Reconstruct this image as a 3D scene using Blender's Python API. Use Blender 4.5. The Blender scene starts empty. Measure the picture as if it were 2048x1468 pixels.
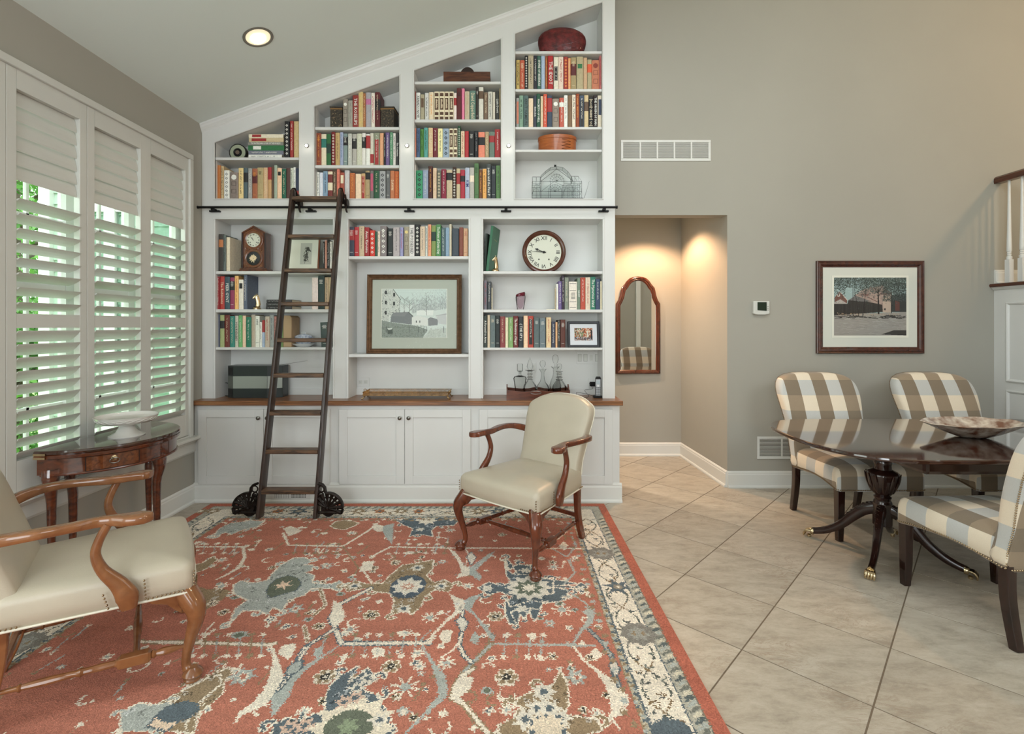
import bpy, math, random
import numpy as np
from mathutils import Vector, Matrix
random.seed(7)
SC = bpy.context.scene
COL = SC.collection
PI = math.pi
# ---------------------------------------------------------------- camera, light, exposure
CH = 1.40                      # eye height of the camera in metres
FP, CX, CY = 991.0, 1012.0, 652.0
cam_d = bpy.data.cameras.new('camera'); cam = bpy.data.objects.new('camera', cam_d); COL.objects.link(cam)
cam.location = (0, 0, CH); cam.rotation_euler = (PI/2, 0, 0)
cam_d.sensor_width = 36; cam_d.lens = FP/2048*36
cam_d.shift_x = (1024-CX)/2048; cam_d.shift_y = -(734-CY)/2048
cam_d.clip_start = 0.05; cam_d.clip_end = 200
SC.camera = cam
SC.view_settings.view_transform = 'Standard'; SC.view_settings.look = 'None'
SC.view_settings.gamma = 1.0; SC.view_settings.use_curve_mapping = False
SC.view_settings.exposure = 0.05
w = bpy.data.worlds.new('sky'); SC.world = w; w.use_nodes = True
w.node_tree.nodes['Background'].inputs[0].default_value = (0.92, 0.98, 1.0, 1)
w.node_tree.nodes['Background'].inputs[1].default_value = 4.5
def area(name, loc, rot, sx, sy, power, color=(1, 1, 1), spread=PI):
    d = bpy.data.lights.new(name, 'AREA'); d.shape = 'RECTANGLE'; d.size = sx; d.size_y = sy
    d.energy = power; d.color = color; d.spread = spread
    o = bpy.data.objects.new(name, d); o.location = loc; o.rotation_euler = rot; COL.objects.link(o); return o
def point(name, loc, power, color, r=0.05, spot=None, rot=(0, 0, 0), blend=0.6):
    d = bpy.data.lights.new(name, 'SPOT' if spot else 'POINT'); d.energy = power; d.color = color; d.shadow_soft_size = r
    if spot: d.spot_size = spot; d.spot_blend = blend
    o = bpy.data.objects.new(name, d); o.location = loc; o.rotation_euler = rot; COL.objects.link(o); return o
# soft fill lights added out of view, then the warm house lamps
area('rear_fill_light', (-1.1, -2.95, 1.7), (PI/2, 0, 0), 2.3, 2.2, 58, (0.87, 0.96, 1.0))  # added fill from behind the camera, as if from unseen windows
area('rear_fill_light', (2.6, -2.95, 3.85), (PI/2-.25, 0, 0), 2.4, 1.5, 42, (0.90, 0.95, 1.0))  # second added fill, high up behind the camera
area('overhead_fill_light', (1.0, 1.9, 4.12), (0.0, -0.34, 0), 2.2, 1.5, 46, (0.89, 0.95, 1.0))  # added overhead fill below the closed ceiling, no skylight there
area('side_fill_light', (-2.45, 0.3, 1.7), (0, -PI/2, 0), 2.0, 1.9, 44, (0.9, 1.0, 0.95))  # added fill in front of the solid left wall, no window there
area('far_fill_light', (6.4, -1.2, 3.0), (0, PI/2, 0), 2.2, 1.6, 30, (1.0, 0.97, 0.9))  # added fill off the solid right wall, brightens the left wall
point('landing_lamp_light', (5.25, 2.0, 3.87), 85, (1.0, 0.64, 0.34), 0.10)
point('hall_downlight_or_fill', (1.50, 4.90, 2.50), 88, (1.0, 0.60, 0.34), 0.03, spot=2.35, blend=0.5)
point('hall_downlight_or_fill', (0.45, 4.85, 2.50), 95, (1.0, 0.84, 0.68), 0.05, spot=2.5, blend=0.6)  # added fill further along the hall, only to brighten it
point('ceiling_downlight', (-1.667, 3.331, 3.26), 7, (1.0, 0.74, 0.48), 0.04, spot=2.0, blend=0.7)

# ---------------------------------------------------------------- helpers
def lin(c):
    c = c/255.0
    return c/12.92 if c <= 0.04045 else ((c+0.055)/1.055)**2.4
def L(r, g, b, k=1.0): return (min(1, lin(r)*k), min(1, lin(g)*k), min(1, lin(b)*k), 1.0)
def sm(*a): return dict(a)

def tag(o, label=None, cat=None, group=None, kind=None):
    if label: o['label'] = label
    if cat: o['category'] = cat
    if group: o['group'] = group
    if kind: o['kind'] = kind
    return o
def empty(name, loc=(0, 0, 0), rz=0, label=None, cat=None, group=None, parent=None):
    o = bpy.data.objects.new(name, None); COL.objects.link(o); o.empty_display_size = 0.05
    o.location = loc; o.rotation_euler = (0, 0, rz)
    if parent: o.parent = parent
    tag(o, label, cat, group); return o

class MB:
    def __init__(s): s.v = []; s.f = []; s.uv = {}; s.m = []; s.mi = 0
    def add(s, vs, fs):
        b = len(s.v); s.v.extend([tuple(p) for p in vs]); s.f.extend([tuple(i+b for i in f) for f in fs]); s.m.extend([s.mi]*len(fs)); return b
    def box(s, x0, x1, y0, y1, z0, z1):
        x0, x1 = sorted((x0, x1)); y0, y1 = sorted((y0, y1)); z0, z1 = sorted((z0, z1))
        s.add([(x0,y0,z0),(x1,y0,z0),(x1,y1,z0),(x0,y1,z0),(x0,y0,z1),(x1,y0,z1),(x1,y1,z1),(x0,y1,z1)],
              [(0,3,2,1),(4,5,6,7),(0,1,5,4),(1,2,6,5),(2,3,7,6),(3,0,4,7)]); return s
    def prism(s, poly, y0, y1, axis='y'):
        """poly = 2D outline; axis y: points are (x,z); axis z: (x,y); axis x: (y,z)"""
        n = len(poly)
        def P(p, t):
            return (p[0], t, p[1]) if axis == 'y' else ((p[0], p[1], t) if axis == 'z' else (t, p[0], p[1]))
        A = sum(poly[i][0]*poly[(i+1) % n][1]-poly[(i+1) % n][0]*poly[i][1] for i in range(n))
        if A < 0: poly = poly[::-1]
        vs = [P(p, y0) for p in poly]+[P(p, y1) for p in poly]
        fs = [tuple(range(n)), tuple(range(2*n-1, n-1, -1))]+[(i, i+n, (i+1) % n+n, (i+1) % n) for i in range(n)]
        if axis != 'y': fs = [f[::-1] for f in fs]
        s.add(vs, fs); return s
    def rings(s, rs, cap0=True, cap1=True, flip=False):
        n = len(rs[0]); vs = [p for r in rs for p in r]; fs = []
        for k in range(len(rs)-1):
            for i in range(n):
                a, b = k*n+i, k*n+(i+1) % n
                fs.append((a, b, b+n, a+n))
        if cap0: fs.append(tuple(range(n-1, -1, -1)))
        if cap1: fs.append(tuple(range((len(rs)-1)*n, len(rs)*n)))
        if flip: fs = [f[::-1] for f in fs]
        s.add(vs, fs); return s
    def lathe(s, prof, n=24, c=(0, 0, 0), sx=1, sy=1, cap=True):
        rs = [[(c[0]+r*sx*math.cos(2*PI*i/n), c[1]+r*sy*math.sin(2*PI*i/n), c[2]+z) for i in range(n)] for r, z in prof]
        return s.rings(rs, cap, cap)
    def sweep(s, pts, sizes, up=(0, 0, 1), n=10, pw=2.0, closed=False):
        """swept superellipse section; sizes = (width sideways, height along up) per point"""
        pts = [Vector(p) for p in pts]; N = len(pts); rs = []; up = Vector(up)
        if not isinstance(sizes, list): sizes = [sizes]*N
        sizes = [(q, q) if not isinstance(q, tuple) else q for q in sizes]
        for i, p in enumerate(pts):
            if closed: t = pts[(i+1) % N]-pts[i-1]
            else: t = pts[min(i+1, N-1)]-pts[max(i-1, 0)]
            t = t.normalized() if t.length > 1e-9 else Vector((0, 0, 1))
            u = up-t*up.dot(t)
            if u.length < 1e-3: u = Vector((1, 0, 0))-t*t.x
            u.normalize(); sd = t.cross(u).normalized(); w_, h_ = sizes[i]
            r = []
            for k in range(n):
                a = 2*PI*k/n; ca, sa = math.cos(a), math.sin(a)
                e = 2.0/pw
                r.append(p+sd*(w_/2*math.copysign(abs(ca)**e, ca))+u*(h_/2*math.copysign(abs(sa)**e, sa)))
            rs.append(r)
        if closed: s.rings(rs+[rs[0]], False, False, flip=True)
        else: s.rings(rs, True, True, flip=True)
        return s
    def tube(s, pts, r, n=8, **k):
        if isinstance(r, list): r = [(2*q, 2*q) for q in r]
        else: r = [(2*r, 2*r)]*len(pts)
        return s.sweep(pts, r, n=n, **k)
    def ball(s, c, r, n=10, m=6, sx=1, sy=1, sz=1):
        pr = [(r*max(0.02, math.sin(PI*k/m)), -r*sz*math.cos(PI*k/m)) for k in range(m+1)]
        return s.lathe(pr, n, c, sx, sy)
    def xf(s, M, start=0):
        for i in range(start, len(s.v)): s.v[i] = tuple(M @ Vector(s.v[i]))
        return s
    def build(s, name, mat, parent=None, smooth=False, bevel=0, seg=2, uvf=None, label=None, cat=None, group=None, kind=None, loc=None, rz=0, ang=0.6):
        me = bpy.data.meshes.new(name); me.from_pydata(s.v, [], s.f)
        mats = mat if isinstance(mat, (list, tuple)) else [mat]
        for m_ in mats: me.materials.append(m_)
        if len(mats) > 1:
            for p, i in zip(me.polygons, s.m): p.material_index = i
        if uvf:
            uvl = me.uv_layers.new(name='UVMap')
            for lp in me.loops: uvl.data[lp.index].uv = uvf(s.v[lp.vertex_index])
        me.validate()
        if smooth:
            me.polygons.foreach_set('use_smooth', [True]*len(me.polygons))
            try: me.set_sharp_from_angle(angle=ang)
            except Exception: pass
        o = bpy.data.objects.new(name, me); COL.objects.link(o)
        if parent: o.parent = parent
        if loc is not None: o.location = loc
        if rz: o.rotation_euler = (0, 0, rz)
        if bevel:
            b = o.modifiers.new('b', 'BEVEL'); b.width = bevel; b.segments = seg; b.limit_method = 'ANGLE'; b.angle_limit = 0.6
        tag(o, label, cat, group, kind); return o
def boxo(name, mat, parent, x0, x1, y0, y1, z0, z1, bevel=0, **k):
    return MB().box(x0, x1, y0, y1, z0, z1).build(name, mat, parent, bevel=bevel, **k)
def catmull(pts, k=6, closed=False):
    P = [Vector(p) for p in pts]; n = len(P); out = []
    rng = range(n) if closed else range(n-1)
    for i in rng:
        p0, p1, p2, p3 = (P[(i-1) % n], P[i], P[(i+1) % n], P[(i+2) % n]) if closed else (P[max(i-1, 0)], P[i], P[i+1], P[min(i+2, n-1)])
        for j in range(k):
            t = j/k
            out.append(0.5*((2*p1)+(p2-p0)*t+(2*p0-5*p1+4*p2-p3)*t*t+(3*p1-p0-3*p2+p3)*t*t*t))
    if not closed: out.append(P[-1])
    return out
def lerpl(vals, n):
    """resample list of floats/tuples to n entries"""
    out = []
    for i in range(n):
        t = i*(len(vals)-1)/(n-1); a = min(int(t), len(vals)-2); f = t-a
        va, vb = vals[a], vals[a+1]
        out.append(tuple(p+(q-p)*f for p, q in zip(va, vb)) if isinstance(va, tuple) else va+(vb-va)*f)
    return out
def copy_tree(o, parent=None, loc=None, rz=None, label=None, group=None):
    c = o.copy(); COL.objects.link(c)
    if parent: c.parent = parent
    if loc is not None: c.location = loc
    if rz is not None: c.rotation_euler = (0, 0, rz)
    if label: c['label'] = label
    if group: c['group'] = group
    for ch in list(o.children): copy_tree(ch, c)
    return c
_dg = bpy.context.evaluated_depsgraph_get
def text_mesh(txt, size, depth=0.0006, align='CENTER', fit=None, bold=0.0):
    cu = bpy.data.curves.new('t', 'FONT'); cu.body = txt; cu.size = size; cu.align_x = align; cu.align_y = 'CENTER'
    cu.extrude = depth; cu.resolution_u = 1; cu.offset = bold
    ob = bpy.data.objects.new('t', cu); COL.objects.link(ob)
    dg = _dg(); dg.update()
    me = bpy.data.meshes.new_from_object(ob.evaluated_get(dg))
    vs = [tuple(v.co) for v in me.vertices]; fs = [tuple(p.vertices) for p in me.polygons]
    bpy.data.objects.remove(ob); bpy.data.meshes.remove(me)
    if fit and vs:
        xs = [v[0] for v in vs]; wd = max(xs)-min(xs); c0 = (max(xs)+min(xs))/2; k = min(1.0, fit/wd) if wd > 0 else 1
        vs = [((v[0]-c0)*k, v[1], v[2]) for v in vs]
    return vs, fs

# ---------------------------------------------------------------- materials
_mc = {}
def mat(name, col, rough=0.5, metal=0.0, noise=0.0, scale=8.0, bump=0.0, coat=0.0, spec=0.5, col2=None, trans=0.0, emit=None, es=0.0, stretch=(1, 1, 1), detail=4, ior=1.45, bscale=None, sheen=0.0):
    if name in _mc: return _mc[name]
    m = bpy.data.materials.new(name); m.use_nodes = True; nt = m.node_tree; b = nt.nodes['Principled BSDF']
    b.inputs['Base Color'].default_value = col; b.inputs['Roughness'].default_value = rough; b.inputs['Metallic'].default_value = metal
    b.inputs['Specular IOR Level'].default_value = spec; b.inputs['Coat Weight'].default_value = coat; b.inputs['Coat Roughness'].default_value = 0.06
    b.inputs['Transmission Weight'].default_value = trans; b.inputs['IOR'].default_value = ior
    if sheen: b.inputs['Sheen Weight'].default_value = sheen
    if emit: b.inputs['Emission Color'].default_value = emit; b.inputs['Emission Strength'].default_value = es
    if noise or bump or col2:
        tc = nt.nodes.new('ShaderNodeTexCoord'); mp = nt.nodes.new('ShaderNodeMapping'); mp.inputs['Scale'].default_value = stretch
        nt.links.new(tc.outputs['Object'], mp.inputs[0])
        nz = nt.nodes.new('ShaderNodeTexNoise'); nz.inputs['Scale'].default_value = scale; nz.inputs['Detail'].default_value = detail
        nt.links.new(mp.outputs[0], nz.inputs['Vector'])
        if noise or col2:
            mx = nt.nodes.new('ShaderNodeMix'); mx.data_type = 'RGBA'
            c2 = col2 or tuple(list(v*(1-noise) for v in col[:3])+[1]); c1 = col if col2 else tuple([min(1, v*(1+noise*0.5)) for v in col[:3]]+[1])
            mx.inputs[6].default_value = c1; mx.inputs[7].default_value = c2
            rp = nt.nodes.new('ShaderNodeMapRange'); rp.inputs[1].default_value = 0.35; rp.inputs[2].default_value = 0.65
            nt.links.new(nz.outputs[0], rp.inputs[0]); nt.links.new(rp.outputs[0], mx.inputs[0]); nt.links.new(mx.outputs[2], b.inputs['Base Color'])
        if bump:
            n2 = nz
            if bscale:
                n2 = nt.nodes.new('ShaderNodeTexNoise'); n2.inputs['Scale'].default_value = bscale; nt.links.new(mp.outputs[0], n2.inputs['Vector'])
            bp = nt.nodes.new('ShaderNodeBump'); bp.inputs['Strength'].default_value = bump; bp.inputs['Distance'].default_value = 0.004
            nt.links.new(n2.outputs[0], bp.inputs['Height']); nt.links.new(bp.outputs[0], b.inputs['Normal'])
    _mc[name] = m; return m
def wood(name, c1, c2, rough=0.3, coat=0.3, stretch=(1, 1, 12), scale=6, dist=3.0, spec=0.5):
    if name in _mc: return _mc[name]
    m = mat(name, c1, rough, coat=coat, spec=spec); nt = m.node_tree; b = nt.nodes['Principled BSDF']
    tc = nt.nodes.new('ShaderNodeTexCoord'); mp = nt.nodes.new('ShaderNodeMapping')
    mp.inputs['Scale'].default_value = tuple(scale/v for v in stretch)
    nt.links.new(tc.outputs['Object'], mp.inputs[0])
    nz = nt.nodes.new('ShaderNodeTexNoise'); nz.inputs['Scale'].default_value = 3.0; nz.inputs['Detail'].default_value = 6; nz.inputs['Distortion'].default_value = dist*0.3
    nt.links.new(mp.outputs[0], nz.inputs['Vector'])
    cr = nt.nodes.new('ShaderNodeValToRGB'); cr.color_ramp.elements[0].position = 0.3; cr.color_ramp.elements[0].color = c2
    cr.color_ramp.elements[1].position = 0.7; cr.color_ramp.elements[1].color = c1
    nt.links.new(nz.outputs[0], cr.inputs[0]); nt.links.new(cr.outputs[0], b.inputs['Base Color'])
    return m
def glass(name, tint=(0.96, 0.98, 0.97, 1), mixf=0.86, rough=0.02):
    """thin clear glass that lets light through and still mirrors at the edges"""
    if name in _mc: return _mc[name]
    m = bpy.data.materials.new(name); m.use_nodes = True; nt = m.node_tree; nt.nodes.clear()
    out = nt.nodes.new('ShaderNodeOutputMaterial'); tr = nt.nodes.new('ShaderNodeBsdfTransparent'); gl = nt.nodes.new('ShaderNodeBsdfGlossy')
    tr.inputs[0].default_value = tint; gl.inputs['Roughness'].default_value = rough
    lw = nt.nodes.new('ShaderNodeLayerWeight'); lw.inputs[0].default_value = 1-mixf
    mx = nt.nodes.new('ShaderNodeMixShader'); nt.links.new(lw.outputs['Fresnel'], mx.inputs[0])
    nt.links.new(tr.outputs[0], mx.inputs[1]); nt.links.new(gl.outputs[0], mx.inputs[2]); nt.links.new(mx.outputs[0], out.inputs[0])
    _mc[name] = m; return m

M_white = mat('white_painted_wood', L(216, 216, 213), 0.38, noise=0.02, scale=3)
M_shut = mat('shutter_paint', L(206, 206, 200), 0.35, noise=0.02, scale=4)
M_wall = mat('grey_beige_wall_paint', L(165, 162, 152), 0.9, noise=0.03, scale=1.2, bump=0.02, bscale=300)
M_ceil = mat('ceiling_paint', L(222, 230, 226), 0.92, noise=0.02, scale=1.0)
M_trim = mat('trim_paint', L(218, 218, 213), 0.4, noise=0.01, scale=2)
M_counter = wood('chestnut_counter_wood', L(156, 106, 68), L(98, 64, 42), 0.34, 0.15, stretch=(14, 1, 1), scale=14)
M_black = mat('black_metal', L(24, 23, 23), 0.45, 0.6)
M_iron = mat('dark_cast_iron', L(44, 37, 33), 0.5, 0.75, noise=0.3, scale=30, bump=0.2)
M_nickel = mat('aged_nickel', L(130, 128, 122), 0.28, 1.0)
M_brass = mat('polished_brass', L(206, 186, 150), 0.2, 1.0, noise=0.15, scale=40)
M_oldbrass = mat('antique_brass', L(188, 156, 112), 0.32, 1.0, noise=0.4, scale=30, bump=0.1)
M_nail = mat('brass_nailhead', L(150, 130, 104), 0.28, 1.0)
M_leather = mat('cream_leather', L(186, 176, 157), 0.36, noise=0.05, scale=5, bump=0.12, bscale=260, spec=0.5)
M_welt = mat('cream_leather_welt', L(220, 214, 196), 0.45)
M_mahog = wood('red_mahogany', L(112, 56, 32), L(74, 34, 20), 0.22, 0.5, stretch=(1, 1, 3), scale=9)
M_mahog2 = wood('golden_mahogany', L(140, 92, 56), L(112, 68, 40), 0.22, 0.5, stretch=(1, 1, 1), scale=5)
M_dark = wood('dark_espresso_mahogany', L(46, 22, 16), L(24, 11, 8), 0.22, 0.5, stretch=(1, 1, 6), scale=14)
M_table = wood('polished_dark_mahogany', L(58, 28, 19), L(36, 16, 11), 0.07, 1.0, stretch=(6, 1, 1), scale=8, spec=0.7)
M_rung = wood('worn_dark_oak', L(112, 82, 58), L(44, 34, 28), 0.5, 0.1, stretch=(8, 1, 1), scale=22)
M_stile = wood('dark_ladder_oak', L(66, 45, 33), L(34, 24, 20), 0.42, 0.2, stretch=(1, 1, 10), scale=22)
M_pages = mat('paper_pages', L(214, 204, 180), 0.9, noise=0.1, scale=200)
# ================================================================ the setting
WL, WB, D2, XJ = -2.49, 4.30, 5.35, 1.92     # left wall, back wall, hall end wall, jamb of the hall opening
SL = 0.362                                    # slope of the ceiling
def zc(x): return 3.045+SL*(x-WL)
# ---- floor: grout bed plus single stone tiles laid on the diagonal
def tile_mat():
    m = mat('travertine_tile', L(190, 172, 146), 0.36, spec=0.4); nt = m.node_tree; b = nt.nodes['Principled BSDF']; N = nt.nodes.new; K = nt.links.new
    tc = N('ShaderNodeTexCoord'); oi = N('ShaderNodeObjectInfo'); ad = N('ShaderNodeVectorMath'); ad.operation = 'ADD'
    ge = N('ShaderNodeNewGeometry'); sc = N('ShaderNodeVectorMath'); sc.operation = 'SCALE'; sc.inputs['Scale'].default_value = 37.0
    cx = N('ShaderNodeCombineXYZ'); K(oi.outputs['Random'], cx.inputs[0]); K(oi.outputs['Random'], cx.inputs[1]); K(cx.outputs[0], sc.inputs[0])
    K(ge.outputs['Position'], ad.inputs[0]); K(sc.outputs[0], ad.inputs[1])
    mp = N('ShaderNodeMapping'); mp.inputs['Scale'].default_value = (1.0, 2.4, 1.0); mp.inputs['Rotation'].default_value = (0, 0, 0.5); K(ad.outputs[0], mp.inputs[0])
    n1 = N('ShaderNodeTexNoise'); n1.inputs['Scale'].default_value = 5.5; n1.inputs['Detail'].default_value = 10; n1.inputs['Roughness'].default_value = 0.78; n1.inputs['Distortion'].default_value = 0.25; K(mp.outputs[0], n1.inputs['Vector'])
    r1 = N('ShaderNodeValToRGB'); e = r1.color_ramp.elements; e[0].position = 0.30; e[0].color = L(146, 136, 122); e[1].position = 0.72; e[1].color = L(198, 190, 176)
    e2 = r1.color_ramp.elements.new(0.5); e2.color = L(178, 168, 152); K(n1.outputs[0], r1.inputs[0])
    n2 = N('ShaderNodeTexNoise'); n2.inputs['Scale'].default_value = 4.5; n2.inputs['Detail'].default_value = 10; n2.inputs['Roughness'].default_value = 0.75; n2.inputs['Distortion'].default_value = 1.2; K(mp.outputs[0], n2.inputs['Vector'])
    r2 = N('ShaderNodeValToRGB'); e = r2.color_ramp.elements; e[0].position = 0.485; e[0].color = (0, 0, 0, 1); e[1].position = 0.53; e[1].color = (0, 0, 0, 1)
    e3 = e.new(0.505); e3.color = (1, 1, 1, 1); K(n2.outputs[0], r2.inputs[0])
    mu = N('ShaderNodeMath'); mu.operation = 'MULTIPLY'; n3 = N('ShaderNodeTexNoise'); n3.inputs['Scale'].default_value = 2.0; K(ad.outputs[0], n3.inputs['Vector'])
    r3 = N('ShaderNodeMapRange'); r3.inputs[1].default_value = 0.45; r3.inputs[2].default_value = 0.7; K(n3.outputs[0], r3.inputs[0]); K(r2.outputs[0], mu.inputs[0]); K(r3.outputs[0], mu.inputs[1])
    mx = N('ShaderNodeMix'); mx.data_type = 'RGBA'; mx.inputs[7].default_value = L(150, 132, 114); K(mu.outputs[0], mx.inputs[0]); K(r1.outputs[0], mx.inputs[6])
    hs = N('ShaderNodeHueSaturation'); vr = N('ShaderNodeMapRange'); vr.inputs[3].default_value = 0.9; vr.inputs[4].default_value = 1.06; K(oi.outputs['Random'], vr.inputs[0]); K(vr.outputs[0], hs.inputs['Value']); K(mx.outputs[2], hs.inputs['Color'])
    K(hs.outputs[0], b.inputs['Base Color'])
    bp = N('ShaderNodeBump'); bp.inputs['Strength'].default_value = 0.12; bp.inputs['Distance'].default_value = 0.003; K(n1.outputs[0], bp.inputs['Height']); K(bp.outputs[0], b.inputs['Normal'])
    return m
M_tile = tile_mat()
M_grout = mat('grey_brown_grout', L(112, 98, 82), 0.9, noise=0.15, scale=30)
fl = MB().box(-2.7, 6.6, -3.4, 5.6, -0.05, -0.0016).build('floor', M_grout, kind='structure')
TS, TG, TA = 0.461, 0.0030, math.radians(45.9)
tm = MB(); h = TS/2-TG
tm.rings([[(sx*(h-q), sy*(h-q), z) for sx, sy in ((-1,-1),(1,-1),(1,1),(-1,1))] for q, z in ((0, -0.004), (0, -0.0004), (0.0004, 0.0))])
tile_me = None
P1 = Vector((0.7214*CH, 1.9968*CH)); ux = Vector((math.cos(TA), math.sin(TA))); uy = Vector((-ux.y, ux.x))
far = MB()
for i in range(-22, 22):
    for j in range(-22, 22):
        c = P1+ux*(i+0.5)*TS+uy*(j+0.5)*TS
        if not (-2.75 < c.x < 6.4 and -3.2 < c.y < 5.65): continue
        if -2.0 < c.x < 0.42 and 0.35 < c.y < 3.55: continue            # under the rug
        if c.y > WB+0.3 and c.x > XJ+0.25: continue
        if c.x < 0.9 and c.y > 4.25: continue
        seen = (c.y > 1.0 and (c.x > 0.4 and c.x < 4.7 or c.x < -1.8 and c.y > 2.2 or c.y > 3.4))
        if seen:
            if tile_me is None:
                o = tm.build('tile', M_tile, fl, loc=(c.x, c.y, 0), rz=TA); tile_me = o.data
            else:
                o = bpy.data.objects.new('tile', tile_me); COL.objects.link(o); o.parent = fl; o.location = (c.x, c.y, 0); o.rotation_euler = (0, 0, TA)
        else:
            k = len(far.v); far.add(tm.v, tm.f); far.xf(Matrix.Translation((c.x, c.y, 0)) @ Matrix.Rotation(TA, 4, 'Z'), k)
far.build('more_tiles', M_tile, fl, kind='stuff')
# ---- walls
def struct(name, mb, m, parent=None, **k): return mb.build(name, m, parent, kind=None if parent else 'structure', **k)
YW0, YW1, ZW0, ZW1 = 1.93, 3.904, 0.53, 2.745       # window opening with frame, along the left wall
mb = MB().box(WL-0.16, WL, -3.3, YW0, -0.02, 3.3).box(WL-0.16, WL, YW1, WB+0.1, -0.02, 3.3).box(WL-0.16, WL, YW0, YW1, -0.02, ZW0).box(WL-0.16, WL, YW0, YW1, ZW1, 3.3)
struct('wall_left', mb, M_wall)
zt = 6.2
mb = MB().box(WL-0.16, XJ-1.0, WB, WB+0.12, -0.02, zt).box(XJ-1.0, XJ, WB, WB+0.12, 2.363, zt).box(XJ, 6.6, WB, WB+0.12, -0.02, zt)
struct('wall_back', mb, M_wall)
struct('wall_hall_end', MB().box(-0.6, 2.05, D2, D2+0.1, -0.02, 2.7), M_wall)
struct('wall_hall_side', MB().prism([(XJ, WB+0.12), (2.1, WB+0.12), (2.1, D2+0.1), (1.89, D2+0.1), (1.89, D2)], -0.02, 2.7, 'z'), M_wall)
struct('wall_hall_far', MB().box(-0.65, -0.55, WB+0.12, D2+0.1, -0.02, 2.7), M_wall)
struct('ceiling_hall', MB().box(-0.6, 2.05, WB+0.12, D2, 2.57, 2.68), M_ceil)
mb = MB().prism([(WL-0.2, zc(WL-0.2)), (6.7, zc(6.7)), (6.7, zc(6.7)+0.12), (WL-0.2, zc(WL-0.2)+0.12)], -3.3, WB+0.12, 'y')
# (the ceiling is pierced by nothing; the downlight hangs in it)
struct('ceiling', mb, M_ceil)
struct('wall_right', MB().box(6.5, 6.6, -3.3, WB, -0.02, zt), M_wall)
mb = MB()
for a, b_, c_, d_ in ((-2.65, -2.3, 0, 6.2), (-2.3, 0.1, 0, .55), (-2.3, 0.1, 2.85, 6.2), (0.1, 1.3, 0, 6.2), (1.3, 3.9, 0, 3.1), (1.3, 3.9, 4.6, 6.2), (3.9, 6.6, 0, 6.2)):
    mb.box(a, b_, -3.1, -3.0, c_, d_)
struct('wall_rear', mb, M_wall)
# a white door casing and a brass sconce on the rear part of the room, seen in the hall mirror
# baseboards
def baseboard(name, p0, p1, hgt=0.143, t=0.016, parent=None, z=0.0):
    p0 = Vector(p0); p1 = Vector(p1); d = (p1-p0); ln = d.length; d.normalize(); a = math.atan2(d.y, d.x)
    mb = MB().prism([(0, 0), (-t-0.012, 0), (-t-0.012, 0.012), (-t-0.006, 0.022), (-t, 0.024), (-t, hgt-0.03), (-t*0.8, hgt-0.022), (-t*0.8, hgt-0.012), (-t*0.35, hgt-0.003), (0, hgt)], 0, ln, 'x')
    mb.xf(Matrix.Translation((p0.x, p0.y, z)) @ Matrix.Rotation(a, 4, 'Z'))
    return struct(name, mb, M_trim, parent)
baseboard('baseboard_left', (WL, -3.0), (WL, 3.96)).rotation_euler = (0, 0, 0)
baseboard('baseboard_back', (XJ, WB), (4.235, WB))
baseboard('baseboard_hall_end', (0.3, D2), (1.892, D2))
baseboard('baseboard_hall_side', (1.89, D2), (XJ, WB+0.0))
# ================================================================ window with plantation shutters, and the garden outside
win = empty('window_1', (0, 0, 0)); win['kind'] = 'structure'
mb = MB()
X0, X1 = WL-0.012, WL+0.030
mb.box(X0, X1, YW0, YW1, ZW1-0.042, ZW1).box(X0, X1, YW1-0.040, YW1, ZW0, ZW1-0.042).box(X0, X1, YW0, YW0+0.04, ZW0, ZW1-0.042).box(X0, X1-0.01, YW0+0.04, YW1-0.04, ZW0, ZW0+0.015)
mb.build('window_frame', M_shut, win, bevel=0.004)
mb = MB().prism([(WL-0.02, ZW0), (WL+0.062, ZW0), (WL+0.066, ZW0-0.008), (WL+0.066, ZW0-0.018), (WL+0.058, ZW0-0.026), (WL+0.03, ZW0-0.03), (WL+0.022, ZW0-0.05), (WL+0.014, ZW0-0.055), (WL+0.014, ZW0-0.12), (WL+0.006, ZW0-0.135), (WL, ZW0-0.135)], YW0-0.05, YW1+0.05, 'y')
mb.build('window_sill', M_shut, win)
# outer sash with muntins and glass
mb = MB(); xs = WL-0.125
PW = (YW1-0.04-(YW0+0.04))/4
for k in range(5):
    y = YW0+0.03+k*(YW1-YW0-0.06)/4; mb.box(xs, xs+0.05, y-0.028, y+0.028, ZW0, ZW1)
mb.box(xs, xs+0.05, YW0, YW1, ZW0, ZW0+0.07).box(xs, xs+0.05, YW0, YW1, ZW1-0.07, ZW1).box(xs, xs+0.045, YW0, YW1, 1.60, 1.65)
mb.build('window_sash', M_white, win)
mb = MB()
for k in range(4):
    y = YW0+0.03+(k+0.5)*(YW1-YW0-0.06)/4; mb.box(xs+0.012, xs+0.03, y-0.008, y+0.008, ZW0, ZW1)
for z in (0.95, 1.28, 2.0, 2.35): mb.box(xs+0.012, xs+0.03, YW0, YW1, z-0.008, z+0.008)
mb.build('window_muntins', M_white, win)
M_pane = glass('window_glass', (0.93, 0.97, 0.94, 1), 0.92)
MB().box(xs+0.019, xs+0.023, YW0, YW1, ZW0, ZW1).build('window_pane', M_pane, win)
names = ['white shutter leaf at the near end of the window, beside the armchair back', 'white louvered shutter leaf behind the hinged end of the half-round table', 'middle white shutter leaf directly behind the cake stand', 'white louvered shutter leaf next to the bookcase corner']
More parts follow.
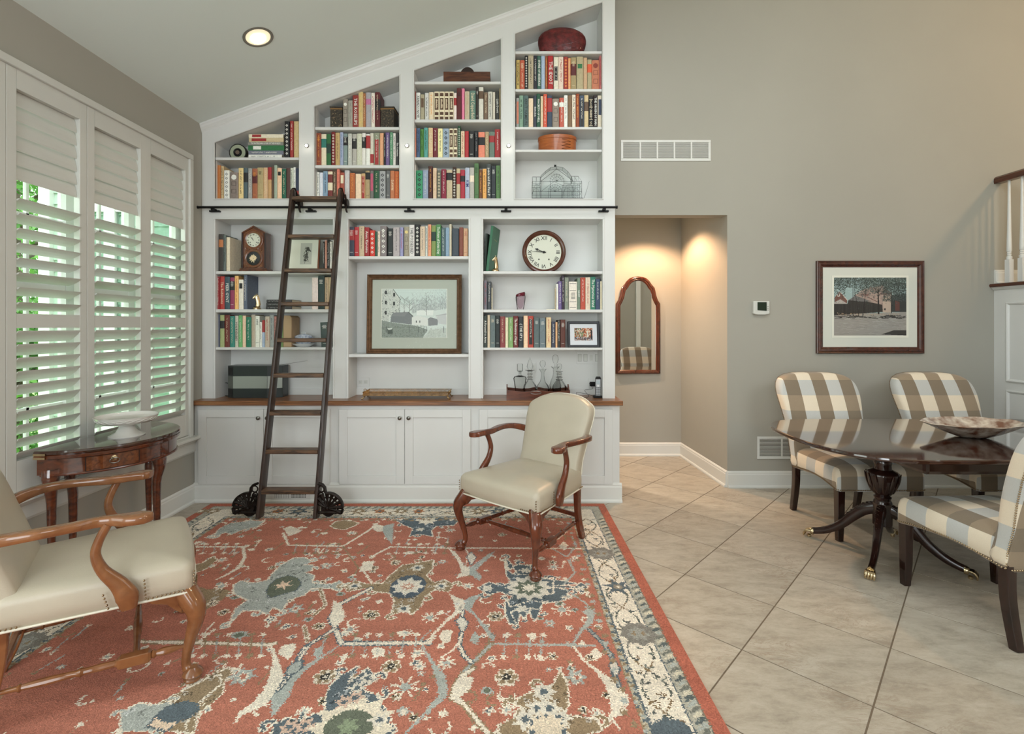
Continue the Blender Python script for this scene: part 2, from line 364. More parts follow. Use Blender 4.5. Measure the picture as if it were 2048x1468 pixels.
def louver(y0, y1, tilt):
    mb = MB(); n = 10; W, T = 0.089, 0.011
    sec = [(W/2*math.cos(2*PI*i/n), T/2*math.sin(2*PI*i/n)) for i in range(n)]
    ct, st = math.cos(tilt), math.sin(tilt)
    # room edge (+x) is raised by a positive tilt
    poly = [(x*ct-z*st, x*st+z*ct) for x, z in sec]
    mb.prism(poly, y0, y1, 'y'); return mb
OP = [(2.508, 2.879), (2.984, 3.357), (3.456, 3.826)]; OP = [(2.508-0.475, 2.879-0.475)]+OP
hinge_y = YW1-0.045
for k, (a, b_) in enumerate(OP):
    t = empty('shutter_leaf', (WL+0.0, 0, 0), 0, names[k], 'shutter', 'plantation shutter leaves')
    xa, xb = -0.022, 0.014
    pa, pb = a-0.052, b_+0.050
    fr = MB().box(xa, xb, pa, a, ZW0+0.02, 2.703).box(xa, xb, b_, pb, ZW0+0.02, 2.703)
    fr.build('shutter_stile', M_shut, t, bevel=0.003)
    boxo('shutter_rail', M_shut, t, xa, xb, a, b_, 2.602, 2.703)
    boxo('shutter_rail', M_shut, t, xa, xb-0.001, a, b_, 1.39, 1.463)
    boxo('shutter_rail', M_shut, t, xa, xb-0.001, a, b_, ZW0+0.02, 0.714)
    l_cl = louver(a+0.002, b_-0.002, math.radians(-78)); l_mid = louver(a+0.002, b_-0.002, math.radians(27)); l_low = louver(a+0.002, b_-0.002, math.radians(43))
    prot = {}
    for key, n_, z0, dz, lm in (('c', 6, 2.5635, 0.0752, l_cl), ('m', 8, 2.028, 0.0752, l_mid), ('l', 10, 1.345, 0.0683, l_low)):
        for i in range(n_):
            if key not in prot:
                prot[key] = lm.build('slat', M_shut, t, loc=(-0.012, 0, z0)); continue
            o = bpy.data.objects.new('slat', prot[key].data); COL.objects.link(o); o.parent = t; o.location = (-0.012, 0, z0-i*dz)
    if k == 3:
        for z in (2.45, 1.97, 1.50, 0.95):
            MB().lathe([(0.005, -0.04), (0.005, 0.04)], 8).build('hinge', M_shut, t, loc=(0.024, pb+0.006, z))
# ---------------- outside
def foliage_mat(name, a, b):
    m = mat(name, a, 0.6, col2=b, scale=1.5); m.node_tree.nodes['Principled BSDF'].inputs['Transmission Weight'].default_value = 0.0
    return m
M_leaf = foliage_mat('fresh_green_leaves', L(118, 168, 78), L(62, 108, 48))
M_grass = mat('lawn_grass', L(150, 190, 105), 0.9, noise=0.3, scale=3)
M_bark = mat('tree_bark', L(85, 75, 62), 0.9, noise=0.3, scale=12)
M_siding = mat('pale_mint_siding', L(176, 196, 180), 0.5, noise=0.03, scale=2)
struct('lawn_ground', MB().box(-30, WL-0.17, -14, 26, -0.5, -0.42), M_grass)
ext = empty('wall_exterior', (0, 0, 0)); ext['kind'] = 'structure'
MB().box(-4.60, WL-0.17, 5.0, 5.15, -0.45, 5.2).build('wall_sheathing', M_siding, ext)
mb = MB()
for i in range(50):
    z = -0.4+i*0.112; mb.prism([(5.0, z), (4.972, z), (4.992, z+0.118), (5.0, z+0.118)], -4.58, WL-0.17, 'x')
mb.build('siding_boards', M_siding, ext, kind='stuff')
mb = MB()
for x in (-4.60, -4.28, -3.95, -3.28, -2.95):
    mb.box(x-0.055, x+0.055, 4.93, 5.0, -0.42, 5.2)
for z in (0.35, 2.6): mb.box(-4.28, -2.95, 4.94, 5.0, z-0.06, z+0.06)
mb.build('window_casing', M_white, ext)
MB().box(-4.22, -3.33, 4.955, 4.965, 0.41, 2.54).build('dark_window_pane', glass('far_window_glass', (0.92, 0.96, 0.95, 1), 0.8), ext)
rng = np.random.default_rng(5)
def tree(x, y, hgt, rad, n, label, seed):
    r = np.random.default_rng(seed); t = empty('garden_tree', (x, y, -0.42), 0, label, 'tree', 'garden trees outside the window')
    tr = MB().tube([(0, 0, 0), (0.05, 0, hgt*0.4), (0.0, 0.1, hgt*0.8)], [0.13, 0.09, 0.03], 8)
    for k in range(14):
        a = r.uniform(0, 2*PI); z = hgt*r.uniform(0.25, 0.8); q = rad*r.uniform(0.5, 0.95)
        tr.tube([(0, 0, z), (q*0.5*math.cos(a), q*0.5*math.sin(a), z+0.25), (q*math.cos(a), q*math.sin(a), z+0.35)], [0.035, 0.02, 0.008], 5)
    tr.build('trunk', M_bark, t)
    u = r.normal(size=(n, 3)); u /= np.linalg.norm(u, axis=1)[:, None]; rr = rad*r.uniform(0.35, 1.0, (n, 1))**0.6
    clump = r.normal(size=(60, 3)); clump /= np.linalg.norm(clump, axis=1)[:, None]; ci = r.integers(0, 60, n)
    c = clump[ci]*rad*r.uniform(0.55, 0.95, (n, 1))+r.normal(size=(n, 3))*rad*0.16
    c[:, 2] = c[:, 2]*1.25+hgt*0.58
    c = c[c[:, 2] > 0.1]; n = len(c)
    d1 = r.normal(size=(n, 3)); d1 /= np.linalg.norm(d1, axis=1)[:, None]; d2 = np.cross(d1, r.normal(size=(n, 3))); d2 /= np.linalg.norm(d2, axis=1)[:, None]
    s = r.uniform(0.035, 0.06, (n, 1))
    v = np.concatenate([c-d1*s, c+d2*s*0.5, c+d1*s, c-d2*s*0.5], 1).reshape(-1, 3)
    me = bpy.data.meshes.new('crown'); me.vertices.add(n*4); me.vertices.foreach_set('co', v.ravel()); me.loops.add(n*4); me.polygons.add(n)
    me.loops.foreach_set('vertex_index', np.arange(n*4)); me.polygons.foreach_set('loop_start', np.arange(n)*4); me.polygons.foreach_set('loop_total', np.full(n, 4)); me.update()
    me.materials.append(M_leaf); o = bpy.data.objects.new('crown', me); COL.objects.link(o); o.parent = t; o['kind'] = 'stuff'
tree(-7.3, 7.3, 5.4, 1.8, 11000, 'leafy green tree seen between the slats nearest the pale wall corner', 1)
tree(-9.6, 11.6, 6.0, 2.0, 8000, 'leafy green tree standing farther back beyond the pale wall corner', 2)
tree(-6.2, 1.6, 4.6, 1.5, 6000, 'leafy green tree standing beside the lawn at the near end of the window', 3)
tree(-5.75, 5.75, 1.9, .8, 6000, 'low leafy green bush at the foot of the pale wall corner', 4)
# ================================================================ built-in bookcase wall
YF = 4.055                       # face of the upper shelving
KF = FP/YF
def fx(px, Y=YF): return (px-CX)*Y/FP
def fz(py, Y=YF): return CH-(py-CY)*Y/FP
ZR = fz(413)                     # ladder rail height
XL, XR = fx(404), fx(1230)
S2 = SL
upz = lambda x: zc(XL)+S2*(x-XL)        # top of the face, along the ceiling
opz = lambda x: upz(x)-0.185              # top of the bays
bay_u = [(fx(430), fx(598)), (fx(629.5), fx(798.5)), (fx(829), fx(1001.5)), (fx(1030.5), fx(1204))]
sh_u = [[(314, 319.5)], [(253, 259), (329.6, 335.6)], [(161.8, 167.6), (237.8, 244), (313.8, 319.4)], [(101, 106.7), (176.8, 182.5), (253, 258.2), (298.4, 303.6)]]
ZB_U = fz(397)                   # floor of the upper bays
bay_l = [(fx(431), fx(666)), (fx(697), fx(937)), (fx(966.3), fx(1205))]
sh_l = [[(542, 548.2), (618.4, 625), (694.6, 700)], [(512, 518.3), (708.5, 715)], [(542, 548), (619, 625), (695.6, 700.5)]]
ZT_L = fz(438.5); ZCT = 0.807
DZ = 0.21
bc = empty('built_in_bookcase', (0, YF, ZCT), 0, 'tall white built-in bookcase rising with the sloped ceiling above the wooden counter', 'bookcase')
def W(x0, x1, y0, y1, z0, z1): return (x0, x1, y0-YF, y1-YF, z0-ZCT, z1-ZCT)
YBK = 4.285
def bm_(): return MB()
def put(mb): return mb.xf(Matrix.Translation((0, -YF, -ZCT)))
# face frame pieces (each stile and rail a board)
ft = 0.02
def stile(x0, x1, z0, zt0, zt1, nm='face_stile'):
    put(MB().prism([(x0, z0), (x1, z0), (x1, zt1), (x0, zt0)], YF, YF+ft)).build(nm, M_white, bc)
edges = [XL]+[v for b in bay_u for v in b]+[XR]
for i in range(0, len(edges), 2):
    x0, x1 = edges[i], edges[i+1]; stile(x0, x1, ZB_U, opz(x0), opz(x1))
edges = [XL]+[v for b in bay_l for v in b]+[XR]
for i in range(0, len(edges), 2):
    x0, x1 = edges[i], edges[i+1]; stile(x0, x1, ZCT, ZT_L, ZT_L)
put(MB().prism([(XL, opz(XL)), (XR, opz(XR)), (XR, upz(XR)), (XL, upz(XL))], YF, YF+ft)).build('sloped_header', M_white, bc)
put(MB().box(XL, XR, YF, YF+ft, ZT_L, ZB_U)).build('face_rail', M_white, bc)
# crown moulding along the slope
cw = 0.058
prof = [(0, 0), (0.006, -0.004), (0.010, -0.014), (0.010, -0.022), (0.016, -0.026), (0.024, -0.046), (0.030, -0.052), (0.030, -0.062)]  # (down, out)
pc = []
for d_, o_ in ((0.0, 0.034), (0.012, 0.034), (0.016, 0.030), (0.030, 0.024), (0.046, 0.010), (0.052, 0.010), (0.058, 0.004), (0.066, 0.0)): pc.append((d_, o_))
nrm = Vector((-S2, 0, 1)).normalized()
rs = []
for x in (XL, XR):
    r = []
    for d_, o_ in [(0.0, 0.0)]+pc: r.append((x, YF-o_, upz(x)-d_*math.sqrt(1+S2*S2)))
    rs.append(r)
put(MB().rings(rs)).build('crown_moulding', M_white, bc)
# bead moulding around every bay
def bead(pts):
    n = len(pts); c = (sum(p[0] for p in pts)/n, sum(p[1] for p in pts)/n)
    def off(d):
        out = []
        for i in range(n):
            a, b, c_ = Vector(pts[i-1]), Vector(pts[i]), Vector(pts[(i+1) % n])
            e1 = (b-a).normalized(); e2 = (c_-b).normalized(); n1 = Vector((e1.y, -e1.x)); n2 = Vector((e2.y, -e2.x))
            m_ = (n1+n2); m_ = m_/max(0.3, m_.dot(n1)); out.append(b+m_*d)
        return out
    lv = []
    for d_, y in ((0.0, YF+0.01), (0.0, YF-0.003), (0.004, YF-0.008), (0.009, YF-0.007), (0.012, YF-0.002), (0.018, YF-0.001), (0.018, YF+0.003)):
        lv.append([(p.x, y, p.y) for p in off(d_)])
    return put(MB().rings(lv, False, False)).build('bead_moulding', M_white, bc, smooth=True, ang=0.7)
for x0, x1 in bay_u: bead([(x0, ZB_U), (x1, ZB_U), (x1, opz(x1)), (x0, opz(x0))])
for x0, x1 in bay_l: 
    mb = MB()
    for a, b in (((x0-0.016, ZCT), (x0, ZT_L)), ((x1, ZCT), (x1+0.016, ZT_L))): mb.box(a[0], b[0], YF-0.007, YF, ZCT, ZT_L)
    mb.box(x0-0.016, x1+0.016, YF-0.007, YF, ZT_L, ZT_L+0.016)
    put(mb).build('bead_moulding', M_white, bc, bevel=0.003)
# divider boxes behind the stiles, back panels, soffits, shelves
def divs(bays, z0, zf, nm):
    e = [XL]+[v for b in bays for v in b]+[XR]
    for i in range(0, len(e), 2):
        x0, x1 = e[i], e[i+1]
        put(MB().prism([(x0, z0), (x1, z0), (x1, zf(x1)), (x0, zf(x0))], YF+ft, YBK)).build(nm, M_white, bc)
divs(bay_u, ZB_U, opz, 'divider'); divs(bay_l, ZCT, lambda x: ZT_L, 'divider')
put(MB().box(XL, XR, YF+ft, YBK, ZT_L, ZB_U)).build('middle_deck', M_white, bc)
put(MB().prism([(XL, opz(XL)), (XR, opz(XR)), (XR, opz(XR)+0.02), (XL, opz(XL)+0.02)], YF+ft, YBK)).build('sloped_soffit', M_white, bc)
put(MB().prism([(XL, ZCT), (XR, ZCT), (XR, opz(XR)), (XL, opz(XL))], YBK, YBK+0.012)).build('back_panel', M_white, bc)
SHZ = {}
for pre, bays, shs in (('u', bay_u, sh_u), ('l', bay_l, sh_l)):
    for k, ((x0, x1), ss) in enumerate(zip(bays, shs)):
        for j, (a, b) in enumerate(ss):
            z1, z0 = fz(a), fz(b); xa = x0
            if pre == 'u' and opz(x0) < z1: xa = x0
            mb = MB().prism([(YF+0.006, z0+0.004), (YF+0.010, z0), (YBK, z0), (YBK, z1), (YF+0.010, z1), (YF+0.006, z1-0.004)], xa, x1, 'x')
            put(mb).build('shelf', M_white, bc); SHZ[(pre, k, j)] = z1
for k, (x0, x1) in enumerate(bay_l):     # low skirting behind the counter
    put(MB().box(x0, x1, YBK-0.012, YBK, ZCT, ZCT+0.052)).build('back_skirting', M_white, bc)
# picture puck lights on three stiles
for px in (614, 814.2, 1017.5):
    t = empty('puck_light', (fx(px), YF, fz(292)), 0, {614: 'small round puck light on the upright nearest the window', 814.2: 'small round puck light on the middle upper upright', 1017.5: 'small round puck light on the upright beside the oval wooden box bay'}[px], 'lamp', 'bookcase puck lights')
    b = MB().lathe([(0.017, 0), (0.017, 0.008), (0.013, 0.011)], 20); b.xf(Matrix.Rotation(PI/2, 4, 'X')); b.build('housing', M_nickel, t, smooth=True)
    b = MB().lathe([(0.012, 0.011), (0.010, 0.013), (0.004, 0.014)], 16); b.xf(Matrix.Rotation(PI/2, 4, 'X')); b.build('lens', mat('puck_lens', (1, 1, 1, 1), emit=(1.0, 0.93, 0.8, 1), es=9), t)
    point('puck_glow', (fx(px), YF-0.05, fz(296)), 0.05, (1, 0.93, 0.8), 0.01)
# ---- counter
ct = MB().prism([(3.925, ZCT-0.038), (3.918, ZCT-0.032), (3.918, ZCT-0.007), (3.925, ZCT), (YBK, ZCT), (YBK, ZCT-0.038)], WL, fx(1246, 3.92), 'x')
ct.build('wooden_counter', M_counter, None, label='long chestnut wood counter running under the bookcase shelves', cat='counter')
# ---- base cabinets
YC = 3.955; ZK = 0.130
def kx(px): return fx(px, YC)
def kz(py): return fz(py, YC)
cabs = [(kx(389), kx(670), (398.5, 529.5, 661), 'white two-door base cabinet behind the rolling ladder'), (kx(670), kx(950), (679, 810, 942), 'white two-door base cabinet under the framed farm print'), (kx(950), kx(1239), (958.5, 1092, 1225), 'white two-door base cabinet partly hidden by the leather armchair')]
zd0, zd1 = kz(967), kz(817.8)
def door(px0, px1, knobside, t, ox):
    x0, x1 = kx(px0)+0.0015-ox, kx(px1)-0.0015-ox
    d = empty('door', (x0, -0.0, 0)); d.parent = t
    wd = x1-x0; y0, y1 = -0.019, -0.001; r = 0.066
    mb = MB().box(0, r, y0, y1, zd0, zd1).box(wd-r, wd, y0, y1, zd0, zd1).box(r, wd-r, y0, y1, zd0, zd0+r).box(r, wd-r, y0, y1, zd1-r, zd1)
    mb.box(r, wd-r, y0+0.009, y1, zd0+r, zd1-r)
    o = mb.build('door', M_white, t, bevel=0.0015, seg=1, loc=(x0, 0, 0)); COL.objects.unlink(d); bpy.data.objects.remove(d)
    kxp = (wd-0.034) if knobside > 0 else 0.034
    k = MB().lathe([(0.006, 0), (0.006, 0.010), (0.011, 0.014), (0.0155, 0.019), (0.0155, 0.024), (0.010, 0.029), (0.002, 0.031)], 16)
    k.xf(Matrix.Rotation(PI/2, 4, 'X')); k.build('knob', M_nickel, o, smooth=True, loc=(kxp, y0, kz(834.6)))
for x0, x1, (a, m_, c), lb in cabs:
    t = empty('base_cabinet', (x0, YC, 0), 0, lb, 'cabinet', 'base cabinets under the wooden counter')
    MB().box(0, x1-x0, 0.0, YBK-YC, ZK-0.01, ZCT-0.038).build('body', M_white, t)
    door(a, m_, 1, t, x0); door(m_, c, -1, t, x0)
mb = MB().prism([(YC, 0), (YC-0.034, 0), (YC-0.034, 0.012), (YC-0.026, 0.022), (YC-0.02, 0.024), (YC-0.02, 0.118), (YC-0.014, 0.125), (YC-0.014, 0.135), (YC-0.006, 0.148), (YC, 0.150)], WL, kx(1243), 'x')
struct('baseboard_cabinet', mb, M_trim)
# ================================================================ books
PAL = dict(o=(185,105,58), t=(188,162,118), c=(216,200,170), k=(38,38,40), g=(40,110,60), d=(35,60,50), G=(135,135,132), b=(90,120,150), n=(50,60,82), r=(165,45,42), m=(92,34,34), w=(218,217,208), p=(228,115,150), v=(110,82,132), y=(215,190,110), e=(40,120,105), a=(140,155,135), u=(98,72,52), x=(208,112,82), s=(75,95,102), l=(150,170,190), O=(222,155,70))
CNAME = [((185,105,58),'rust orange'),((188,162,118),'tan'),((216,200,170),'cream'),((38,38,40),'black'),((40,110,60),'green'),((35,60,50),'dark green'),((145,145,140),'grey'),((90,120,150),'blue'),((50,60,82),'navy'),((170,45,42),'red'),((92,34,34),'maroon'),((218,217,208),'off-white'),((228,115,150),'pink'),((110,82,132),'purple'),((215,190,110),'mustard'),((40,120,105),'teal'),((140,155,135),'sage'),((98,72,52),'brown'),((208,112,82),'salmon'),((75,95,102),'slate'),((150,170,190),'pale blue'),((222,155,70),'golden'),((85,80,105),'grey violet'),((120,145,90),'olive green'),((145,130,115),'taupe'),((225,190,155),'peach')]
def cname(c): return min(CNAME, key=lambda q: sum((a-b)**2 for a, b in zip(q[0], c)))[1]
BK = 1.30
def bmat(c, gl=0):
    g_ = .3*c[0]+.59*c[1]+.11*c[2]; c = tuple(int((v+(g_-v)*.19)/4)*4 for v in c); return mat('book_cloth_%d_%d_%d' % c, L(*c, k=BK), 0.55, noise=0.10, scale=60)
def ncol(s, prev=None):
    return PAL[s] if s in PAL else tuple(int(v) for v in s.split('.'))
brng = random.Random(11)
ORD = ['first','second','third','fourth','fifth','sixth','seventh','eighth','ninth','tenth','eleventh','twelfth','thirteenth','fourteenth','fifteenth','sixteenth','seventeenth','eighteenth','nineteenth','twentieth','twenty-first','twenty-second','twenty-third','twenty-fourth','twenty-fifth']
def book(wd, ht, dp, col, decor, loc, label, group, extra=None):
    t = empty('book', loc, 0, label, 'book', group)
    m = bmat(col); q = 0.0035 if wd > 0.016 else 0.002; th = 0.0022
    o_ = [(-wd/2, dp), (-wd/2, q), (-wd*0.34, 0.0006), (-wd*0.2, 0), (wd*0.2, 0), (wd*0.34, 0.0006), (wd/2, q), (wd/2, dp)]
    i_ = [(wd/2-th, dp), (wd/2-th, q+th), (-wd/2+th, q+th), (-wd/2+th, dp)]
    MB().prism(o_+i_, 0, ht, 'z').build('cover', m, t)
    MB().box(-wd/2+th, wd/2-th, q+th, dp-0.004, 0.003, ht-0.0035).build('pages', M_pages, t)
    title = {}
    def quad(mbk, x0, x1, z0, z1, y=-0.0007): mbk.box(x0, x1, y, 0.0004, z0, z1)
    labels = {}
    for tok in decor:
        if not tok: continue
        k = tok[0]
        if k in 'BND':     # band / narrow panel, depth from top as fractions:  Bc.1-.4
            body = tok[1:]; cs, rngs = body.split(':'); a, b = (float(v) for v in rngs.split('-'))
            hw = wd*0.49 if k == 'B' else wd*0.33
            mbk = MB()
            if k == 'B':
                z0, z1 = ht*(1-b), ht*(1-a); pr = [(-wd/2-0.0004, 0.03), (-wd/2-0.0004, q-0.0004), (-wd*0.34, -0.0002), (-wd*0.2, -0.0008), (wd*0.2, -0.0008), (wd*0.34, -0.0002), (wd/2+0.0004, q-0.0004), (wd/2+0.0004, 0.03), (wd/2, 0.03), (wd/2, q), (0, 0.002), (-wd/2, q), (-wd/2, 0.03)]
                mbk.prism(pr, z0, z1, 'z')
            else: mbk.box(-hw, hw, -0.0010, 0.0008, ht*(1-b), ht*(1-a))
            mbk.build('spine_label', bmat(ncol(cs)), t)
        elif k == 'm':     # lengthwise lettering too small to read
            c = ncol(tok[1:] or 'w'); mbk = title.setdefault(c, MB()); z = ht*brng.uniform(0.90, 0.95); lw = min(wd*0.42, 0.011); end = ht*brng.uniform(0.12, 0.3)
            while z > end:
                g = brng.uniform(0.0025, 0.0055)
                if brng.random() < 0.16: z -= 0.007; continue
                for s_ in range(2):
                    x0 = -lw/2+lw*brng.choice((0, 0, .3, .55)); quad(mbk, x0, min(lw/2, x0+lw*brng.uniform(.35, .9)), z-g*(0.45 if s_ else 1), z-g*(0.1 if s_ else 0.72), -0.0014)
                z -= g+0.0016
        elif k == 'h':     # stacked crosswise title lines
            c = ncol(tok[1:] or 'w'); mbk = title.setdefault(c, MB()); z = ht*0.88
            for i in range(brng.choice((4, 5, 6))):
                lw = wd*brng.uniform(0.35, 0.62); g = 0.004
                x = -lw/2
                while x < lw/2-0.0015:
                    gx = brng.uniform(0.0012, 0.0028); quad(mbk, x, min(lw/2, x+gx), z-g*brng.uniform(.6, 1), z, -0.0014); x += gx+0.0008
                z -= g+0.0035
            z = ht*0.14; quad(mbk, -wd*.3, wd*.3, z, z+0.002, -0.0014)
        elif k == 'D' or k == 'q':   # repeated ornaments
            c = ncol(tok[1:]); mbk = title.setdefault(c, MB()); n = max(4, int(ht/(wd*0.9)))
            for i in range(n):
                zc_ = ht*(0.08+0.86*(i+0.5)/n); r = wd*0.28
                mbk.prism([(-r, zc_), (0, zc_-r), (r, zc_), (0, zc_+r), ( -r, zc_), (-r*.5, zc_), (0, zc_+r*.5), (r*.5, zc_), (0, zc_-r*.5), (-r*.5, zc_)], -0.0013, 0.0002)
        elif k == 'i':     # round medallion
            c = ncol(tok[1:]); r = wd*0.33; b = MB().lathe([(r, 0), (r, 0.0016)], 16); b.xf(Matrix.Translation((0, 0.0004, ht*0.82)) @ Matrix.Rotation(PI/2, 4, 'X')); b.build('medallion', bmat(c), t)
            mbk = title.setdefault(tuple(int(v*0.6) for v in col), MB())
            for z_ in (0.58, 0.3): 
                for a_ in ((-.3, .3, z_-.07, z_-.06), (-.3, .3, z_+.07, z_+.08), (-.3, -.24, z_-.06, z_+.07), (.24, .3, z_-.06, z_+.07)): quad(mbk, wd*a_[0], wd*a_[1], ht*a_[2], ht*a_[3], -0.0012)
        elif k == 't' or k == 'T':
            cs, tx = tok[1:].split('|'); c = ncol(cs)
            vs, fs = text_mesh(tx, wd*(0.95 if k == 'T' else 0.78), 0.0004, fit=ht*0.84, bold=0.0003)
            mbk = title.setdefault(c, MB()); mbk.add([(v[1], -0.0014-v[2]*0.2, ht*0.5-v[0]) for v in vs], fs)
        elif k == 'C':     # classic set: brown panels on cream with raised bands
            mbk = MB()
            for a, b in ((.05, .16), (.22, .62), (.70, .80), (.86, .95)): mbk.box(-wd*.36, wd*.36, -0.0012, 0.0006, ht*(1-b), ht*(1-a))
            mbk.build('spine_label', bmat((88, 56, 36)), t)
            mbk = title.setdefault(PAL['c'], MB()); z = ht*.74
            while z > ht*.42: quad(mbk, -wd*.18, wd*brng.uniform(.0, .2), z-0.004, z, -0.002); z -= 0.006
        elif k == 'b':     # dark cross bands at given places
            c = ncol(tok[1:]); mbk = title.setdefault(c, MB())
            for z_ in (.08, .28, .68, .92): quad(mbk, -wd*.4, wd*.4, ht*z_, ht*z_+0.003, -0.0012)
            for i in range(5): quad(mbk, -wd*.25, wd*.25, ht*(.38+.05*i), ht*(.38+.05*i)+0.004, -0.0012)
    for c, mbk in title.items(): mbk.build('lettering', mat('ink_%d_%d_%d' % c, L(*c, k=1.2), 0.45), t, kind='stuff')
    return t
YSP = YF+0.032
def shelf_row(spec, sc, ox, oy, zb, where, group, dpt=0.16):
    items = [s.strip() for s in spec.split(';') if s.strip()]
    n = len(items); out = []
    for i, s in enumerate(items):
        f = s.split(','); x0, x1, yt = (float(v) for v in f[:3]); col = ncol(f[3]); dec = f[4:]
        Y = YSP+brng.uniform(-0.004, 0.010)
        X0, X1 = (ox+x0/sc-CX)*Y/FP, (ox+x1/sc-CX)*Y/FP; zt = CH-(oy+yt/sc-CY)*Y/FP
        wd = max(0.008, X1-X0-0.0008); ht = zt-zb
        extra = ''
        for tk in dec:
            if tk.startswith('B') or tk.startswith('N'): extra = ' with %s label' % cname(ncol(tk[1:].split(':')[0])); break
            if tk.startswith('i'): extra = ' with round medallion'; break
            if tk.startswith('C'): extra = ' with brown spine panels'; break
            if tk.startswith('q'): extra = ' with repeated ornaments'; break
        lb = '%s book%s, %s from window, %s' % (cname(col), extra, ORD[i] if i < n-1 or n < 3 else 'last', where.replace('the ', ''))
        if len(lb.replace(',', '').split()) > 16: lb = lb.replace(extra, '')
        out.append(book(wd, ht, dpt+brng.uniform(-0.015, 0.02), col, dec, ((X0+X1)/2, Y, zb), lb, group))
    return out
Z1, Z2, Z3, Z4, Z5 = (7.341, 400, 220), (5.648, 610, 160), (4.078, 815, 60), (6.674, 1010, 0), (6.117, 1010, 180)
Z6, Z7, Z8 = (5.241, 400, 420), (5.063, 680, 430), (5.438, 950, 430)
R = shelf_row
ZBU = ZB_U
R('1240,1310,165,k,qw;1320,1372,160,170.52.48,mw;1378,1450,165,200.168.110,mc', *Z1, SHZ['u',0,0], 'above the shortest bay\'s bottom shelf', 'books beside the flat stack in the shortest bay')
R('235,300,810,185.105.45,mo;305,345,820,200.170.120,mk;350,430,885,w,qG;440,555,915,130.118.108,iw;563,635,850,222.195.125,mk;637,697,850,s,Bk:.15-.45;703,762,855,150.148.145,mw;765,838,860,165.90.55,Bm:.22-.48,hO;838,925,845,170.150.100,hk;928,992,845,205.165.120,mc;995,1048,840,190.145.90,Br:.0-.38;1050,1083,830,u;1085,1130,810,150.165.145;1132,1198,850,228.185.145,Nk:.12-.24;1200,1262,865,25.95.72,mc;1265,1320,850,85.55.50;1325,1366,850,200.205.185,mk;1368,1402,840,w,mk;1405,1450,855,n,Br:.72-1', *Z1, ZBU, 'bottom row of the shortest upper bay', 'books on the bottom row of the shortest upper bay')
R('428,483,215,145.132.118,iw;485,537,230,152.145.130,mG;538,602,172,150.42.38,tw|THE ROSELIPS;603,656,135,200.168.105,my;656,682,150,170.105.55,mc;685,745,140,160.155.158,B190.105.150:.18-.34;747,787,145,220.208.195,mr;790,845,137,92.32.36,Bk:.2-.5,mc', *Z2, SHZ['u',1,0], 'between two floral boxes in the second bay', 'books between the two floral boxes')
R('112,124,640,o;126,180,600,140.62.38,hO,mO;182,240,610,c,Be:.15-.42;242,292,610,38.100.50,Bd:.3-.6;297,340,585,122.30.30,qw;342,392,595,182.148.90,mu;394,430,590,150.160.185,mb;432,480,605,120.140.135,Bk:.1-.36,hw;484,528,605,180.176.170,mw;532,582,610,165.160.152,Bk:.14-.46,hw;584,640,605,190.190.165,mw;642,685,600,214.210.200,Bk:.12-.45,hw;688,733,610,w,Br:.05-.45;735,775,600,200.196.172,Br:.63-.9;778,842,595,132.138.112,Nr:.2-.95,mw;845,887,600,215.150.105;889,908,610,k,mw;908,956,592,v,mw;958,990,590,85.140.105,mw;992,1025,600,222.208.200,mk;1027,1062,600,58.58.58,tw|The Complete', *Z2, SHZ['u',1,1], 'middle row of the second upper bay', 'books on the middle row of the second upper bay')
R('108,130,1080,c,mk;131,160,1040,210.210.200,mk;163,200,1045,200.208.215;203,255,1030,120.145.172,mk;257,310,1020,122.45.40,Bc:.04-.14,Bc:.42-.68;312,355,1020,92.68.48,mc;357,390,1000,225.122.95,mr;395,443,1045,165.68.48,Nc:.1-.4;447,502,1020,185.180.180,mw;504,562,1050,185.95.45,mO;570,632,1060,225.196.165;634,680,1055,190.155.100,Nr:.1-.95,mc;682,732,1025,165.142.98,hk,Bk:.06-.3;734,775,1025,105.100.95,N190.70.100:.1-.7;777,836,1025,38.82.52,mc;840,910,1028,152.152.156,qk;915,960,1025,95.92.92,hw;962,1010,1025,190.108.60,tc|DAWN;1012,1062,1030,200.92.45,mO', *Z2, ZBU, 'bottom row of the second upper bay', 'books on the bottom row of the second upper bay')
R('58,68,500,130.40.30;70,103,510,w,tk|XANADU NOW;105,138,525,160.150.120,Nu:.15-.5;142,172,513,196.196.190,mk;175,213,507,215.195.160,mO;217,258,502,c,C;259,299,502,c,C;300,338,502,c,C;339,377,502,c,C;378,400,513,225.207.195,Br:.18-.45;402,438,473,m,hk;441,465,476,p;467,505,500,182.165.135,mt;507,556,495,85.120.105,tc|David Copperfield;558,580,465,50.46.40,hw;581,619,465,200.195.180,Bu:.12-.35;622,655,508,112.90.70,mc;657,693,503,190.185.170,mk;695,715,507,196.186.166;718,748,500,60.56.52,tw|Little Dorrit;750,758,475,t', *Z3, SHZ['u',2,1], 'upper row of the third upper bay', 'books on the upper row of the third upper bay')
R('60,70,800,x;72,103,800,70.95.130,mk;104,132,808,70.125.50,mk;134,166,797,70.150.140,mk;170,206,797,205.170.125,tc|THE APOSTLE;207,246,799,110.35.45,mw;248,286,803,225.215.150,mk;288,338,803,140.160.180,qk;340,373,803,c,C;375,407,803,c,C;410,432,783,30.75.45,qw;435,465,825,215.185.150,mr;467,500,825,182.40.48;502,542,823,k,hw;545,576,822,30.32.36,mG;578,630,832,225.120.90,Bk:.2-.5;632,664,830,165.140.100,mc;667,710,830,95.115.100,Br:.15-.4;712,758,810,165.45.45,mw', *Z3, SHZ['u',2,2], 'middle row of the third upper bay', 'books on the middle row of the third upper bay')
